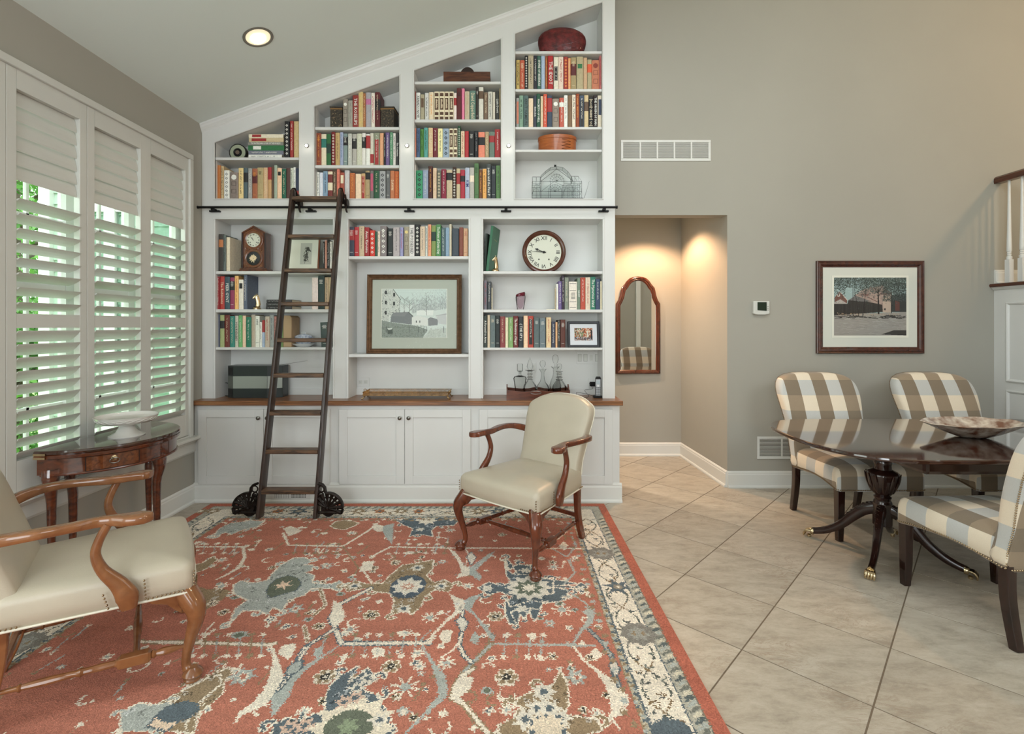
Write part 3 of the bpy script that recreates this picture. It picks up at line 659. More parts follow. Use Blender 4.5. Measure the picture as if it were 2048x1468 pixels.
R('58,68,1100,200.196.185;70,122,1145,40.140.90,qk;124,168,1143,130.145.170,mw;170,205,1110,75.35.30,mO;208,238,1125,215.180.145,mt;240,273,1145,95.95.80,qc;275,315,1135,140.30.55,mw;318,365,1140,185.165.130,Bk:.1-.35;367,397,1117,60.40.30,qw;399,430,1130,190.170.130,Br:.15-.5;432,468,1140,176.40.55,Bk:.2-.4;470,505,1123,160.170.190,T50.60.120|KIM;507,543,1122,170.166.155,B225.205.180:.25-.45;545,581,1088,75.115.65,hk;583,610,1138,110.65.35,mO;612,644,1133,225.155.70,mk;646,681,1093,70.75.72,tw|peace and the Final P;683,720,1107,45.50.55,hw;722,758,1105,85.125.70,mk', *Z3, ZBU, 'bottom row of the third upper bay', 'books on the bottom row of the third upper bay')
R('150,198,800,190.160.85,mk;200,262,803,190.80.50,hc,mc;263,306,728,k,qw;310,380,740,168.152.125,mk;382,428,745,40.42.50,mw;430,480,745,55.92.76,tw|SHARE OF BESERKAS;483,533,748,150.170.195;536,570,740,150.80.45,mO;573,642,745,176.30.32,Tw|THE IDIOT;650,712,760,210.206.182,Nk:.28-.7,mw;714,780,757,212.190.168,mr;785,838,757,160.45.38,qO;842,878,775,235.155.95,mc;880,950,765,152.132.92,Bm:.2-.55,hc;955,1045,755,166.152.112,Ng:.22-.35;1048,1097,770,186.150.110;1100,1158,795,160.146.106,B220.80.40:.15-.42;1160,1258,803,190.105.70,i140.50.35;1260,1290,725,192.100.100,mr', *Z4, SHZ['u',3,1], 'upper row of the tallest bay under the red basket', 'books on the upper row of the tallest bay')
R('137,172,97,150.150.145,Nx:.12-.85;174,224,67,115.150.125,mk;226,285,68,75.100.95,tk|KNUT HAMSUN;288,346,102,225.196.162,mc;350,387,68,55.60.70,tw|Emile Zola;388,432,47,30.80.55,tw|MACBETH OF HELL;435,468,75,215.190.150;470,514,50,215.75.45,mw;515,577,67,50.65.85,Br:.08-.5;580,660,105,140.125.110,iw;665,720,95,195.80.60,Bw:.15-.3,mw;722,767,65,w,mG;770,818,65,120.90.60;820,865,57,220.206.182,mk;868,910,45,145.60.30,mO;912,968,68,60.75.95,Nk:.15-.95,mw;970,1022,63,200.175.125,Bu:.2-.48;1025,1080,90,k,mc,bc;1082,1132,62,45.30.30,tw|THE ORIGIN OF MAN;1135,1188,67,206.190.166,Nn:.12-.6', *Z5, SHZ['u',3,2], 'second row of tallest bay above oval box', 'books on the second row of the tallest bay')
R('168,188,262,t;195,240,252,62.56.52,Bo:.15-.35;242,270,262,96.106.102,mk;274,312,285,215.196.166', *Z6, SHZ['l',0,0], 'beside the pointed mantel clock', 'books beside the mantel clock', 0.18)
R('1288,1306,330,k,mw;1308,1330,318,205.140.115;1332,1356,312,k,mw;1358,1384,330,220.212.206,mk', *Z6, SHZ['l',0,0], 'behind the ladder beside the bird print', 'books behind the ladder beside the bird print')
R('170,203,697,150.35.40,mw;206,256,695,190.55.45,tc|The Robinsons;258,310,700,60.85.92,tw|PEER GYNT;312,360,707,150.50.86,Bk:.12-.4,hw;362,402,690,236.176.96,mr;404,452,730,220.210.196,Nk:.12-.3;457,492,680,86.100.116,mw', *Z6, SHZ['l',0,1], 'beside the brass knight under the mantel clock', 'books under the mantel clock', 0.18)
R('1172,1235,710,215.196.186;1237,1302,690,40.60.55,hw;1305,1350,705,190.160.120,mk;1352,1372,705,200.175.130', *Z6, SHZ['l',0,1], 'behind the ladder on the knight\'s shelf', 'books behind the ladder on the knight shelf')
R('170,206,1095,80.85.106;208,253,1100,150.160.102,Bk:.18-.42;256,310,1100,110.45.36,mc;312,360,1112,45.126.110,mc;362,400,1108,196.186.166,tk|VON RYERSBEY;402,442,1103,95.166.92,mw;444,480,1108,226.190.156;482,532,1120,30.116.86,mw;535,577,1098,176.160.140,mt;578,623,1110,216.216.200,hk;625,648,1175,w,mk;650,678,1155,150.170.196,Br:.0-.45;680,726,1115,180.165.146,mr;728,773,1103,150.156.150,mk;775,800,1115,180.120.110,mk;845,868,1120,100.130.70,mw', *Z6, SHZ['l',0,2], 'row above the black stereo', 'books on the row above the stereo')
R('90,143,120,56.60.76,Br:.1-.45,hw;145,190,122,186.40.46,hw;192,245,112,190.166.130,mk;247,295,125,160.36.40,tw|Anna Karenina, Anna;300,352,155,212.50.36,qw;354,378,168,40.86.66;380,405,165,216.196.176,mk;407,470,112,122.112.112,hw,qw;482,535,135,40.46.48,hw;537,603,125,166.156.156,mk;607,640,125,140.140.186,mr;648,697,118,150.136.116,iy;700,753,100,206.200.196,tk|THE POSSESSED;757,808,95,k,qw;810,860,115,200.176.146,mk;863,888,112,190.196.186,mk;890,923,95,226.146.106,mr;925,970,107,116.136.66,Bd:.2-.5;972,1020,95,76.136.76,tw|The Picture of Dorian Gray;1025,1065,128,76.100.106,mw;1068,1105,128,120.150.176;1105,1130,92,190.180.160;1135,1202,135,60.70.82;1207,1248,125,130.66.50;1250,1295,135,206.156.116,hr', *Z7, SHZ['l',1,0], 'long row above the framed farm print', 'books on the row above the farm print')
R('95,130,712,110.106.116,mr;133,177,725,60.66.72,mw', *Z8, SHZ['l',2,1], 'held by the plain bookend near the glass vase', 'books by the plain bookend')
R('883,906,750,w;907,945,720,106.86.142,mw;945,972,660,56.40.60,mw;975,1018,680,120.130.116,mc;1022,1110,725,214.205.190,bk;1112,1145,685,110.126.110,tw|FAUST;1147,1200,680,186.66.50,mw;1202,1255,678,210.190.166,mr;1257,1310,672,40.116.90,tw|The Mysterious Island;1312,1360,695,56.70.100,mw;1362,1384,720,c', *Z8, SHZ['l',2,1], 'row under the round wall clock', 'books on the row under the round clock')
R('92,132,1095,56.66.60,tw|A Farewell to Arms;135,163,1087,200.180.150;165,220,1090,90.106.106,hc;222,270,1095,36.46.48,hw;272,328,1103,136.56.56,mc;330,362,1115,216.206.166;364,415,1113,120.156.90,mw;417,470,1098,106.36.32,tw|The Adventures of August;475,525,1105,42.45.50,tw|( THE SPY );528,575,1095,226.190.150;578,635,1098,180.60.46,Nk:.1-.9,mw;640,702,1112,86.100.98,hw;705,768,1122,100.116.120,hw;775,828,1113,216.186.136,mr;832,873,1160,56.60.82,mw;875,897,1165,216.160.110;900,925,1140,60.56.60,mw;930,983,1138,90.46.40,hw', *Z8, SHZ['l',2,2], 'row beside photo frame', 'books on the row beside the photo frame')
# ---- flat stacks
def flat_book(x0, x1, y0, y1, z0, col, dec, label, group, th=None, rz=0):
    """lying book, spine towards the room"""
    wd = x1-x0
    t = book(th, wd, y1-y0, col, dec, (0, 0, 0), label, group)
    t.rotation_mode = 'XYZ'; t.rotation_euler = (0, -PI/2, 0); t.location = (x1, y0, z0+th/2)
    return t
zb = SHZ['u',0,0]
def z1x(v): return (400+v/7.341-CX)*YSP/FP
ths = [(625,680,'w','mG',712,1200),(565,622,(110,112,130),'mw',712,1225),(490,563,'g','Nw:.14-.36',706,1235),(440,487,(128,125,115),'tw|THE INVISIBLE MAN & WAR OF THE WORLDS',706,1222),(380,437,(196,172,128),'Nr:.08-.5',718,1226),(325,378,(222,208,182),'Nr:.1-.36',715,1222)]
names_ = ['white flat book at the bottom of the short bay\'s stack', 'grey and white flat book, second from the bottom of the stack', 'green flat book with a pale label, in the short bay\'s stack', 'grey flat book with white lettering, in the short bay\'s stack', 'patterned tan flat book, second from the top of the stack', 'cream flat book with a red label, topmost of the stack']
z = zb
for (a, b, c, d, xa, xb), nm in zip(ths, names_):
    th = (b-a)/7.341/KF*1.03; cc = ncol(c) if isinstance(c, str) else c
    flat_book(z1x(xa), z1x(xb), YSP, YSP+0.17, z, cc, [d], nm, 'flat stack of books in the shortest bay', th=th); z += th+0.0008
z = SHZ['l',0,1]
for i, (xa, xb) in enumerate(((690, 962), (693, 960), (697, 962))):
    th = 0.0262; f = lambda v: (400+v/5.241-CX)*YSP/FP
    flat_book(f(xa), f(xb), YSP, YSP+0.2, z, (56, 60, 56), ['mG'], ['dark grey flat book at the bottom of the stack beside the brass knight', 'dark grey flat book in the middle of the stack beside the knight', 'dark grey flat book on top of the stack beside the knight'][i], 'stack of dark books beside the brass knight', th=th); z += th+0.0008
# ================================================================ flat prints are rasterised onto fine coloured grids
class Canvas:
    def __init__(s, w, h, col): s.w, s.h = w, h; s.a = np.zeros((h, w, 3)); s.a[:] = col
    def _mask(s, pts):
        P = np.array(pts, float); x0, y0 = np.floor(P.min(0)).astype(int)-1; x1, y1 = np.ceil(P.max(0)).astype(int)+1
        x0, y0, x1, y1 = max(0, x0), max(0, y0), min(s.w, x1), min(s.h, y1)
        if x1 <= x0 or y1 <= y0: return None
        X, Y = np.meshgrid(np.arange(x0, x1)+.5, np.arange(y0, y1)+.5); M = np.zeros(X.shape, bool); n = len(P)
        for i in range(n):
            (xa, ya), (xb, yb) = P[i], P[(i+1) % n]
            if ya == yb: continue
            M ^= ((Y >= min(ya, yb)) & (Y < max(ya, yb)) & (X < (xb-xa)*(Y-ya)/(yb-ya)+xa))
        return (slice(y0, y1), slice(x0, x1)), M
    def poly(s, pts, col):
        r = s._mask(pts)
        if r: s.a[r[0]][r[1]] = col
    def line(s, pts, w, col):
        ws = w if isinstance(w, (list, tuple)) else [w]*len(pts)
        for i in range(len(pts)-1):
            (xa, ya), (xb, yb) = pts[i], pts[i+1]; wm = max(ws[i], ws[i+1])/2+1
            x0, x1 = int(max(0, min(xa, xb)-wm)), int(min(s.w, max(xa, xb)+wm+1)); y0, y1 = int(max(0, min(ya, yb)-wm)), int(min(s.h, max(ya, yb)+wm+1))
            if x1 <= x0 or y1 <= y0: continue
            X, Y = np.meshgrid(np.arange(x0, x1)+.5, np.arange(y0, y1)+.5); dx, dy = xb-xa, yb-ya; l2 = dx*dx+dy*dy+1e-9
            t = np.clip(((X-xa)*dx+(Y-ya)*dy)/l2, 0, 1); d = np.hypot(X-xa-t*dx, Y-ya-t*dy)
            s.a[y0:y1, x0:x1][d < (ws[i]+(ws[i+1]-ws[i])*t)/2] = col
    def disc(s, x, y, rx, ry, col):
        s.poly([(x+rx*math.cos(2*PI*i/20), y+ry*math.sin(2*PI*i/20)) for i in range(20)], col)
    def star(s, x, y, ro, ri, n, col, ph=0.0, sq=1.0):
        s.poly([(x+(ro if i % 2 == 0 else ri)*math.cos(PI*i/n+ph), y+sq*(ro if i % 2 == 0 else ri)*math.sin(PI*i/n+ph)) for i in range(2*n)], col)
def vcol_mat(name, rough=0.6, spec=0.4, bump=0, bscale=400, noise=0.0, nscale=200):
    m = mat(name, (.5, .5, .5, 1), rough, spec=spec); nt = m.node_tree; b = nt.nodes['Principled BSDF']
    at = nt.nodes.new('ShaderNodeAttribute'); at.attribute_name = 'print'; src = at.outputs['Color']
    if noise:
        tc = nt.nodes.new('ShaderNodeTexCoord'); nz = nt.nodes.new('ShaderNodeTexNoise'); nz.inputs['Scale'].default_value = nscale; nz.inputs['Detail'].default_value = 3; nt.links.new(tc.outputs['Object'], nz.inputs['Vector'])
        mr = nt.nodes.new('ShaderNodeMapRange'); mr.inputs[1].default_value = .3; mr.inputs[2].default_value = .7; mr.inputs[3].default_value = 1-noise; mr.inputs[4].default_value = 1+noise; nt.links.new(nz.outputs[0], mr.inputs[0])
        hs = nt.nodes.new('ShaderNodeHueSaturation'); nt.links.new(mr.outputs[0], hs.inputs['Value']); nt.links.new(src, hs.inputs['Color']); src = hs.outputs[0]
        if bump:
            bp = nt.nodes.new('ShaderNodeBump'); bp.inputs['Strength'].default_value = bump; bp.inputs['Distance'].default_value = 0.004; nt.links.new(nz.outputs[0], bp.inputs['Height']); nt.links.new(bp.outputs[0], b.inputs['Normal'])
    nt.links.new(src, b.inputs['Base Color']); return m
def grid_print(name, arr, xs, ys, plane, m, parent=None, k=1.0, **kw):
    """arr (h,w,3) sRGB 0-255; xs (w+1), ys (h+1) edges; plane 'xz' (rows go down) or 'xy'"""
    h_, w_ = arr.shape[:2]; X, Y = np.meshgrid(xs, ys)
    co = np.zeros(((h_+1)*(w_+1), 3)); co[:, 0] = X.ravel(); co[:, 2 if plane == 'xz' else 1] = Y.ravel()
    i = np.arange(h_*(w_)).reshape(h_, w_); r = i//w_; c = i % w_; a = r*(w_+1)+c
    q = np.stack([a+w_+1, a+w_+2, a+1, a], -1).reshape(-1, 4)
    if ys[-1] > ys[0]: q = q[:, ::-1]
    me = bpy.data.meshes.new(name); n = len(q); me.vertices.add(len(co)); me.vertices.foreach_set('co', co.ravel()); me.loops.add(n*4); me.polygons.add(n)
    me.loops.foreach_set('vertex_index', q.ravel().astype(np.int32)); me.polygons.foreach_set('loop_start', np.arange(n)*4); me.polygons.foreach_set('loop_total', np.full(n, 4)); me.update()
    s_ = arr.reshape(-1, 3)/255.0; ln = np.where(s_ <= 0.04045, s_/12.92, ((s_+0.055)/1.055)**2.4)*k
    at = me.color_attributes.new('print', 'FLOAT_COLOR', 'CORNER'); cc = np.ones((n*4, 4)); cc[:, :3] = np.repeat(np.clip(ln, 0, 1), 4, 0); at.data.foreach_set('color', cc.ravel())
    me.materials.append(m); o = bpy.data.objects.new(name, me); COL.objects.link(o)
    if parent: o.parent = parent
    tag(o, **kw); return o
M_print = vcol_mat('printed_paper', 0.7)
M_mat = mat('grey_green_mat_board', L(176, 182, 170), 0.85); M_mat2 = mat('pale_mat_board', L(210, 212, 202), 0.85); M_wm = mat('white_inner_mat', L(226, 226, 214), 0.85)
M_pic = glass('picture_glass', (1, 1, 1, 1), 0.97, 0.03)
def frame(t, x0, x1, z0, z1, fw, m, prof, y):
    """moulded frame, profile = [(inward, out)]; outer rectangle x0..x1,z0..z1 in the thing's local space"""
    lv = []
    for d, o_ in prof: lv.append([(x0+d, y-o_, z0+d), (x1-d, y-o_, z0+d), (x1-d, y-o_, z1-d), (x0+d, y-o_, z1-d)])
    return MB().rings(lv, False, False).build('frame', m, t)
nr = np.random.default_rng(3)
def speckle(c, x0, y0, x1, y1, n, col, w=1.2, l=3):
    for _ in range(n):
        x, y = nr.uniform(x0, x1), nr.uniform(y0, y1); c.line([(x, y), (x+nr.uniform(-l, l), y+nr.uniform(-l, l))], w, col)
# ---- farm print on the bookcase ledge (in the photograph 129 x 94 pixels)
t = empty('framed_print', (0, YF+0.075, SHZ['l',1,1]), 0, 'wide bronze-framed print of a stone barn and winter farm lane', 'picture')
t.rotation_euler = (math.radians(-2.5), 0, 0)
Yp = YF+0.07; gx = lambda v: (v-CX)*Yp/FP; gz = lambda v: CH-(v-CY)*Yp/FP-SHZ['l',1,1]
x0, x1, z0, z1 = gx(733), gx(923), 0.001, gz(548.5)
M_bronze = mat('bronze_frame', L(112, 84, 62), 0.35, 0.5, noise=0.25, scale=40)
frame(t, x0, x1, z0, z1, .04, M_bronze, [(0, -0.02), (0, 0.014), (0.006, 0.018), (0.014, 0.012), (0.02, 0.016), (0.028, 0.010), (0.034, 0.012), (0.042, 0.002), (0.042, -0.01)], 0)
boxo('mat_board', M_mat, t, x0+0.03, x1-0.03, 0.002, 0.006, z0+0.03, z1-0.03)
ix0, ix1, iz0, iz1 = gx(762.3), gx(892.5), gz(675.5), gz(577.5)
boxo('inner_mat', M_wm, t, ix0-0.004, ix1+0.004, 0.0005, 0.003, iz0-0.002, iz1+0.002)
c = Canvas(260, 188, (196, 206, 200)); s2 = 2.0
def P(px, py): return ((px-430)/632*260, (py-762)/462*188)
for i in range(60): c.a[i:i+1] = np.array((190, 204, 198))+nr.normal()*2
for _ in range(1500):   # misty woods
    x = nr.uniform(120, 260); y = 95-abs(nr.normal())*28-(x-120)*0.12; g = nr.uniform(135, 185); c.line([(x, y), (x+nr.uniform(-3, 3), y-nr.uniform(2, 8))], 1, (g, g+8, g+6))
c.poly([P(430, 765), P(540, 765), P(610, 860), P(605, 980), P(520, 1020), P(490, 1085), P(430, 1080)], (186, 192, 184))
for _ in range(330):
    x, y = nr.uniform(0, 72), nr.uniform(2, 128)
    if x < 45 or y > (x-45)*1.5: c.disc(x, y, nr.uniform(.8, 2.2), nr.uniform(.6, 1.3), (95, 100, 98) if nr.random() < .6 else (215, 218, 210))
c.line([P(540, 765), P(615, 865)], 2, (70, 74, 72)); c.line([P(605, 865), P(603, 985)], 1.5, (80, 84, 82))
for px, py in ((470, 795), (548, 815), (470, 890), (550, 900), (470, 985)): x, y = P(px, py); c.poly([(x-4, y-7), (x+4, y-7), (x+4, y+7), (x-4, y+7)], (60, 64, 64))
c.poly([P(430, 1060), P(560, 1085), P(760, 1110), P(880, 1150), P(830, 1224), P(430, 1224)], (132, 141, 134))
c.poly([P(830, 1224), P(900, 1150), P(1062, 1130), P(1062, 1224)], (182, 190, 182))
speckle(c, 0, 132, 170, 188, 500, (98, 108, 96), 1, 3); speckle(c, 0, 132, 170, 188, 300, (140, 150, 136), 1, 3); speckle(c, 175, 150, 258, 186, 160, (160, 168, 160), 1, 5)
c.poly([P(520, 1030), P(545, 985), P(690, 980), P(735, 1020), P(725, 1100), P(515, 1075)], (120, 125, 126)); c.poly([P(545, 985), P(690, 980), P(650, 1022), P(520, 1020)], (128, 132, 132)); c.line([P(690, 980), P(735, 1020)], 2, (60, 64, 64))
c.poly([P(770, 965), P(935, 963), P(930, 1012), P(770, 1012)], (212, 218, 212)); c.poly([P(725, 1030), P(790, 1015), P(880, 1040), P(875, 1110), P(725, 1100)], (206, 210, 204)); c.poly([P(880, 1045), P(905, 1030), P(980, 1050), P(975, 1105), P(885, 1112)], (128, 132, 133))
c.poly([P(960, 1015), P(1060, 990), P(1062, 1100), P(985, 1090)], (186, 190, 188)); c.line([P(960, 1015), P(1060, 1000)], 1.5, (140, 144, 142))
for px, py in ((768, 1072), (802, 1072)): x, y = P(px, py); c.poly([(x-2, y-4), (x+2, y-4), (x+2, y+4), (x-2, y+4)], (80, 84, 84))
for px, b, tp in ((865, 1010, 800), (650, 985, 860), (700, 1000, 870)):
    x, y = P(px, b); _, yt = P(px, tp); c.line([(x, y), (x, yt)], [2.2, .8], (110, 116, 112))
    for _ in range(26): yy = nr.uniform(yt, y-10); d_ = nr.uniform(-22, 22); c.line([(x, yy), (x+d_*.5, yy-abs(d_)*.5), (x+d_, yy-abs(d_)*.9)], .9, (135, 142, 138))
for px in (475, 700, 790, 865, 1035, 843): x, y = P(px, 1140); c.line([(x, y-9), (x, y+14)], 2.2, (92, 97, 96))
c.line([P(430, 1130), P(700, 1125), P(860, 1120)], .8, (90, 96, 92)); c.poly([P(485, 1135), P(535, 1130), P(540, 1185), P(490, 1190)], (84, 92, 86)); c.poly([P(485, 1135), P(535, 1130), P(530, 1145), P(500, 1150)], (200, 206, 200))
grid_print('farm_picture', c.a, np.linspace(ix0, ix1, 261), np.linspace(iz1, iz0, 189), 'xz', M_print, t, 1.1).location = (0, -0.0002, 0)
boxo('picture_glass', M_pic, t, x0+0.04, x1-0.04, -0.006, -0.005, z0+0.04, z1-0.04)
# ---- town print on the back wall
Yp = WB-0.02; gx = lambda v: (v-CX)*Yp/FP; gz = lambda v: CH-(v-CY)*Yp/FP
t = empty('framed_print', (gx(1741), WB, gz(707)), 0, 'dark wood framed print of a red barn behind trees, on the grey wall', 'picture')
gx0 = gx; gx = lambda v: gx0(v)-gx0(1741); gz0 = gz; gz = lambda v: gz0(v)-gz0(707)
x0, x1, z0, z1 = gx(1634), gx(1849), gz(707), gz(521.5)
M_redfr = mat('dark_cherry_frame', L(74, 36, 24), 0.25, 0.0, noise=0.35, scale=30, coat=0.5)
frame(t, x0, x1, z0, z1, .05, M_redfr, [(0, 0), (0, 0.02), (0.006, 0.026), (0.016, 0.022), (0.024, 0.028), (0.034, 0.026), (0.044, 0.016), (0.056, 0.012), (0.056, 0.002)], 0)
boxo('mat_board', M_mat2, t, x0+0.045, x1-0.045, -0.010, -0.006, z0+0.045, z1-0.045)
ix0, ix1, iz0, iz1 = gx(1669), gx(1814), gz(671), gz(555)
boxo('inner_mat', M_wm, t, ix0-0.017, ix1+0.020, -0.0125, -0.0105, iz0-0.02, iz1+0.018)
c = Canvas(290, 232, (150, 150, 145))
def P(px, py): return ((px-920)/705*290, (py-365)/565*232)
c.poly([P(920, 365), P(1625, 365), P(1625, 740), P(920, 740)], (150, 170, 168))
c.poly([P(1120, 540), P(1200, 480), P(1390, 440), P(1480, 520), P(1475, 700), P(1120, 700)], (162, 142, 132)); c.poly([P(1150, 540), P(1280, 450), P(1480, 510), P(1390, 530), P(1260, 490), P(1255, 560)], (142, 124, 116)); c.poly([P(1395, 540), P(1475, 530), P(1475, 705), P(1400, 705)], (178, 160, 145)); c.line([P(1185, 535), P(1255, 535)], 3, (100, 40, 34)); c.line([P(1370, 525), P(1480, 525)], 3, (100, 40, 34)); c.line([P(1255, 560), P(1340, 600)], 2, (90, 40, 34))
c.poly([P(925, 560), P(975, 500), P(1050, 590), P(1045, 620), P(925, 610)], (112, 80, 71)); c.poly([P(920, 610), P(980, 575), P(1050, 620), P(920, 622)], (172, 165, 158)); c.line([P(975, 500), P(1050, 585)], 2.5, (200, 190, 180)); x, y = P(965, 535); c.poly([(x-5, y-6), (x+5, y-6), (x+5, y+6), (x-5, y+6)], (210, 200, 190)); c.poly([(x-2.5, y-3.5), (x+2.5, y-3.5), (x+2.5, y+3.5), (x-2.5, y+3.5)], (100, 50, 44))
c.poly([P(920, 620), P(1050, 620), P(1060, 585), P(1200, 590), P(1390, 630), P(1395, 700), P(1200, 715), P(920, 735)], (58, 55, 52)); c.poly([P(1060, 585), P(1130, 540), P(1290, 600), P(1200, 600)], (108, 106, 104))
for k in range(45): x = nr.uniform(0, 190); c.line([(x, 106), (x, 148)], .8, (44, 42, 40))
c.poly([P(1475, 540), P(1625, 520), P(1625, 700), P(1475, 700)], (60, 62, 60)); c.poly([P(1515, 590), P(1560, 590), P(1560, 690), P(1515, 690)], (98, 66, 60))
for _ in range(6000):
    x, y = nr.uniform(0, 290), abs(nr.normal())*34
    if 45 < x < 80 and y > 40: continue
    g = nr.uniform(38, 105); c.disc(x, y, nr.uniform(.8, 2.2), nr.uniform(.6, 1.6), (g, g+10, g+6))
for _ in range(1600): x, y = nr.uniform(195, 290), nr.uniform(20, 95); g = nr.uniform(34, 90); c.disc(x, y, nr.uniform(.8, 2.0), nr.uniform(.6, 1.6), (g, g+8, g+5))
for _ in range(120): x, y = nr.uniform(0, 110), nr.uniform(0, 60); c.disc(x, y, 1, 1, (176, 200, 205))
c.poly([P(920, 735), P(1200, 715), P(1625, 700), P(1625, 930), P(920, 930)], (146, 142, 136))
for _ in range(260): x, y = nr.uniform(0, 290), nr.uniform(160, 230); g = nr.uniform(120, 172); c.line([(x, y), (x+nr.uniform(8, 28), y+nr.uniform(-2, 2))], 1, (g, g-3, g-8))
for _ in range(90): x, y = nr.uniform(0, 290), nr.uniform(150, 164); c.line([(x, y), (x+nr.uniform(8, 26), y)], 2, (62, 60, 58))
c.poly([P(1380, 920), P(1500, 880), P(1625, 880), P(1625, 930)], (58, 56, 54)); speckle(c, 15, 143, 260, 152, 130, (185, 160, 130), 1, 3)
for a, b, cc_, d_, w_ in ((1355, 715, 1350, 480, 7), (1200, 745, 1235, 450, 3.5), (1160, 735, 1120, 470, 3), (1105, 740, 1105, 460, 3), (1480, 710, 1478, 470, 3.5)):
    c.line([P(a, b), P((a+cc_)/2, (b+d_)/2), P(cc_, d_)], [w_, w_*.8, w_*.4], (48, 44, 42))
for a in ((1350, 520, 1290, 440), (1352, 540, 1420, 490), (1352, 500, 1400, 440)): c.line([P(a[0], a[1]), P(a[2], a[3])], [3, 1], (48, 44, 42))
x, y = P(1415, 675); c.poly([(x-3, y-4), (x+3, y-4), (x+3, y+4), (x-3, y+4)], (60, 58, 56))
o = grid_print('barn_picture', c.a, np.linspace(ix0, ix1, 291), np.linspace(iz1, iz0, 233), 'xz', M_print, t, 1.1); o.location = (0, -0.0135, 0)
boxo('picture_glass', M_pic, t, x0+0.05, x1-0.05, -0.017, -0.016, z0+0.05, z1-0.05)
# ---- black photo frame on the lowest shelf beside the hall
zb = SHZ['l',2,2]; Yp = YF+0.05
t = empty('photo_frame', ((1167.5-CX)*Yp/FP, Yp, zb), 0, 'small black photo frame with a colour street photo, beside a row of books', 'picture')
t.rotation_euler = (math.radians(-8), 0, 0)
x0, x1, z1 = -0.132, 0.132, (695-642.5)/FP*Yp
frame(t, x0, x1, 0.001, z1, .02, mat('black_lacquer', L(30, 30, 34), 0.35), [(0, -0.012), (0, 0.006), (0.004, 0.009), (0.016, 0.009), (0.020, 0.004), (0.020, -0.004)], 0)
boxo('mat_board', mat('white_mat_board', L(214, 216, 220), 0.85), t, x0+0.015, x1-0.015, 0, 0.004, 0.012, z1-0.012)
c = Canvas(80, 54, (150, 110, 90))
for _ in range(500):
    x, y = nr.uniform(0, 80), nr.uniform(0, 54); cc_ = [(70, 90, 60), (190, 110, 70), (60, 60, 62), (200, 190, 175), (120, 140, 100)][nr.integers(0, 5)]
    if x > 40 and y < 40: cc_ = [(190, 105, 65), (210, 190, 165), (120, 60, 40)][nr.integers(0, 3)]
    if y > 38: cc_ = [(70, 68, 74), (180, 178, 180), (110, 90, 84)][nr.integers(0, 3)]
    c.disc(x, y, nr.uniform(1, 3), nr.uniform(1, 4), cc_)
c.poly([(55, 12), (62, 12), (62, 40), (55, 40)], (200, 196, 180)); c.poly([(72, 8), (78, 8), (78, 46), (72, 46)], (40, 40, 44))
grid_print('street_photo', c.a, np.linspace(-0.075, 0.075, 81), np.linspace(z1*.75, z1*.27, 55), 'xz', M_print, t, 1.1).location = (0, -0.0006, 0)
boxo('easel_leg', mat('black_lacquer', L(30, 30, 34)), t, -0.02, 0.02, 0.006, 0.010, 0.002, z1*.7)
# ---- bird print behind the ladder
zb = SHZ['l',0,0]; f6 = lambda v, Y: (400+v/5.241-CX)*Y/FP
Yp = YF+0.09
t = empty('framed_print', (f6(1075, Yp), Yp, zb), 0, 'thin wood framed bird engraving standing behind the rolling ladder', 'picture'); t.rotation_euler = (math.radians(-7), 0, 0)
hw = (f6(1245, Yp)-f6(905, Yp))/2; hz = (zb*0+CH-(420+250/5.241-CY)*Yp/FP)-zb
M_thin = mat('thin_oak_frame', L(120, 70, 42), 0.4)
frame(t, -hw, hw, 0.001, hz, .01, M_thin, [(0, -0.01), (0, 0.006), (0.012, 0.006), (0.012, -0.004)], 0)
boxo('mat_board', mat('cream_mat_board', L(216, 218, 202), 0.85), t, -hw+0.01, hw-0.01, 0, 0.004, 0.01, hz-0.01)
c = Canvas(60, 90, (176, 178, 166)); 
for _ in range(160): x, y = 30+nr.normal()*5, nr.uniform(16, 78); c.disc(x+(6 if y < 34 else 0), y, nr.uniform(1, 3), nr.uniform(1, 4), (52, 54, 50) if nr.random() < .7 else (110, 110, 100))
c.poly([(32, 20), (44, 22), (56, 34), (54, 38), (42, 30), (30, 34)], (66, 66, 60)); c.line([(28, 76), (24, 86)], 2, (60, 60, 56))
grid_print('bird_engraving', c.a, np.linspace(-0.026, 0.07, 61), np.linspace(hz*.78, hz*.21, 91), 'xz', M_print, t, 1.1).location = (0, -0.0005, 0)

# ================================================================ clocks
M_rose = wood('rosewood_clock_wood', L(112, 62, 36), L(66, 34, 20), 0.3, 0.5, stretch=(1, 1, 5), scale=20)
M_face = mat('cream_clock_dial', L(214, 216, 200), 0.5); M_ink = mat('black_clock_ink', L(36, 34, 32), 0.5)
def ringobj(name, r0, r1, out, m, t, cz, n=48, y=0.0, cut=None):
    """turned ring facing the room"""
    prof = [(r1, 0), (r1, out*.6), (r1*.97, out*.9), ((r0+r1)/2+(r1-r0)*.2, out), ((r0+r1)/2-(r1-r0)*.1, out*.85), (r0+(r1-r0)*.15, out*.55), (r0, out*.35), (r0, 0)]
    mb = MB().lathe(prof, n, cap=False); 
    if cut is not None:
        mb.v = [(x, max(yy, -1e9), z) for x, yy, z in mb.v]
    mb.xf(Matrix.Translation((0, y, cz)) @ Matrix.Rotation(PI/2, 4, 'X'))
    if cut is not None: mb.v = [(x, yy, max(z, cut)) for x, yy, z in mb.v]
    return mb.build(name, m, t, smooth=True)
def disco(name, r, y, cz, m, t, n=40, cx=0):
    mb = MB().lathe([(r, 0), (r, 0.002)], n); mb.xf(Matrix.Translation((cx, y, cz)) @ Matrix.Rotation(PI/2, 4, 'X')); return mb.build(name, m, t)
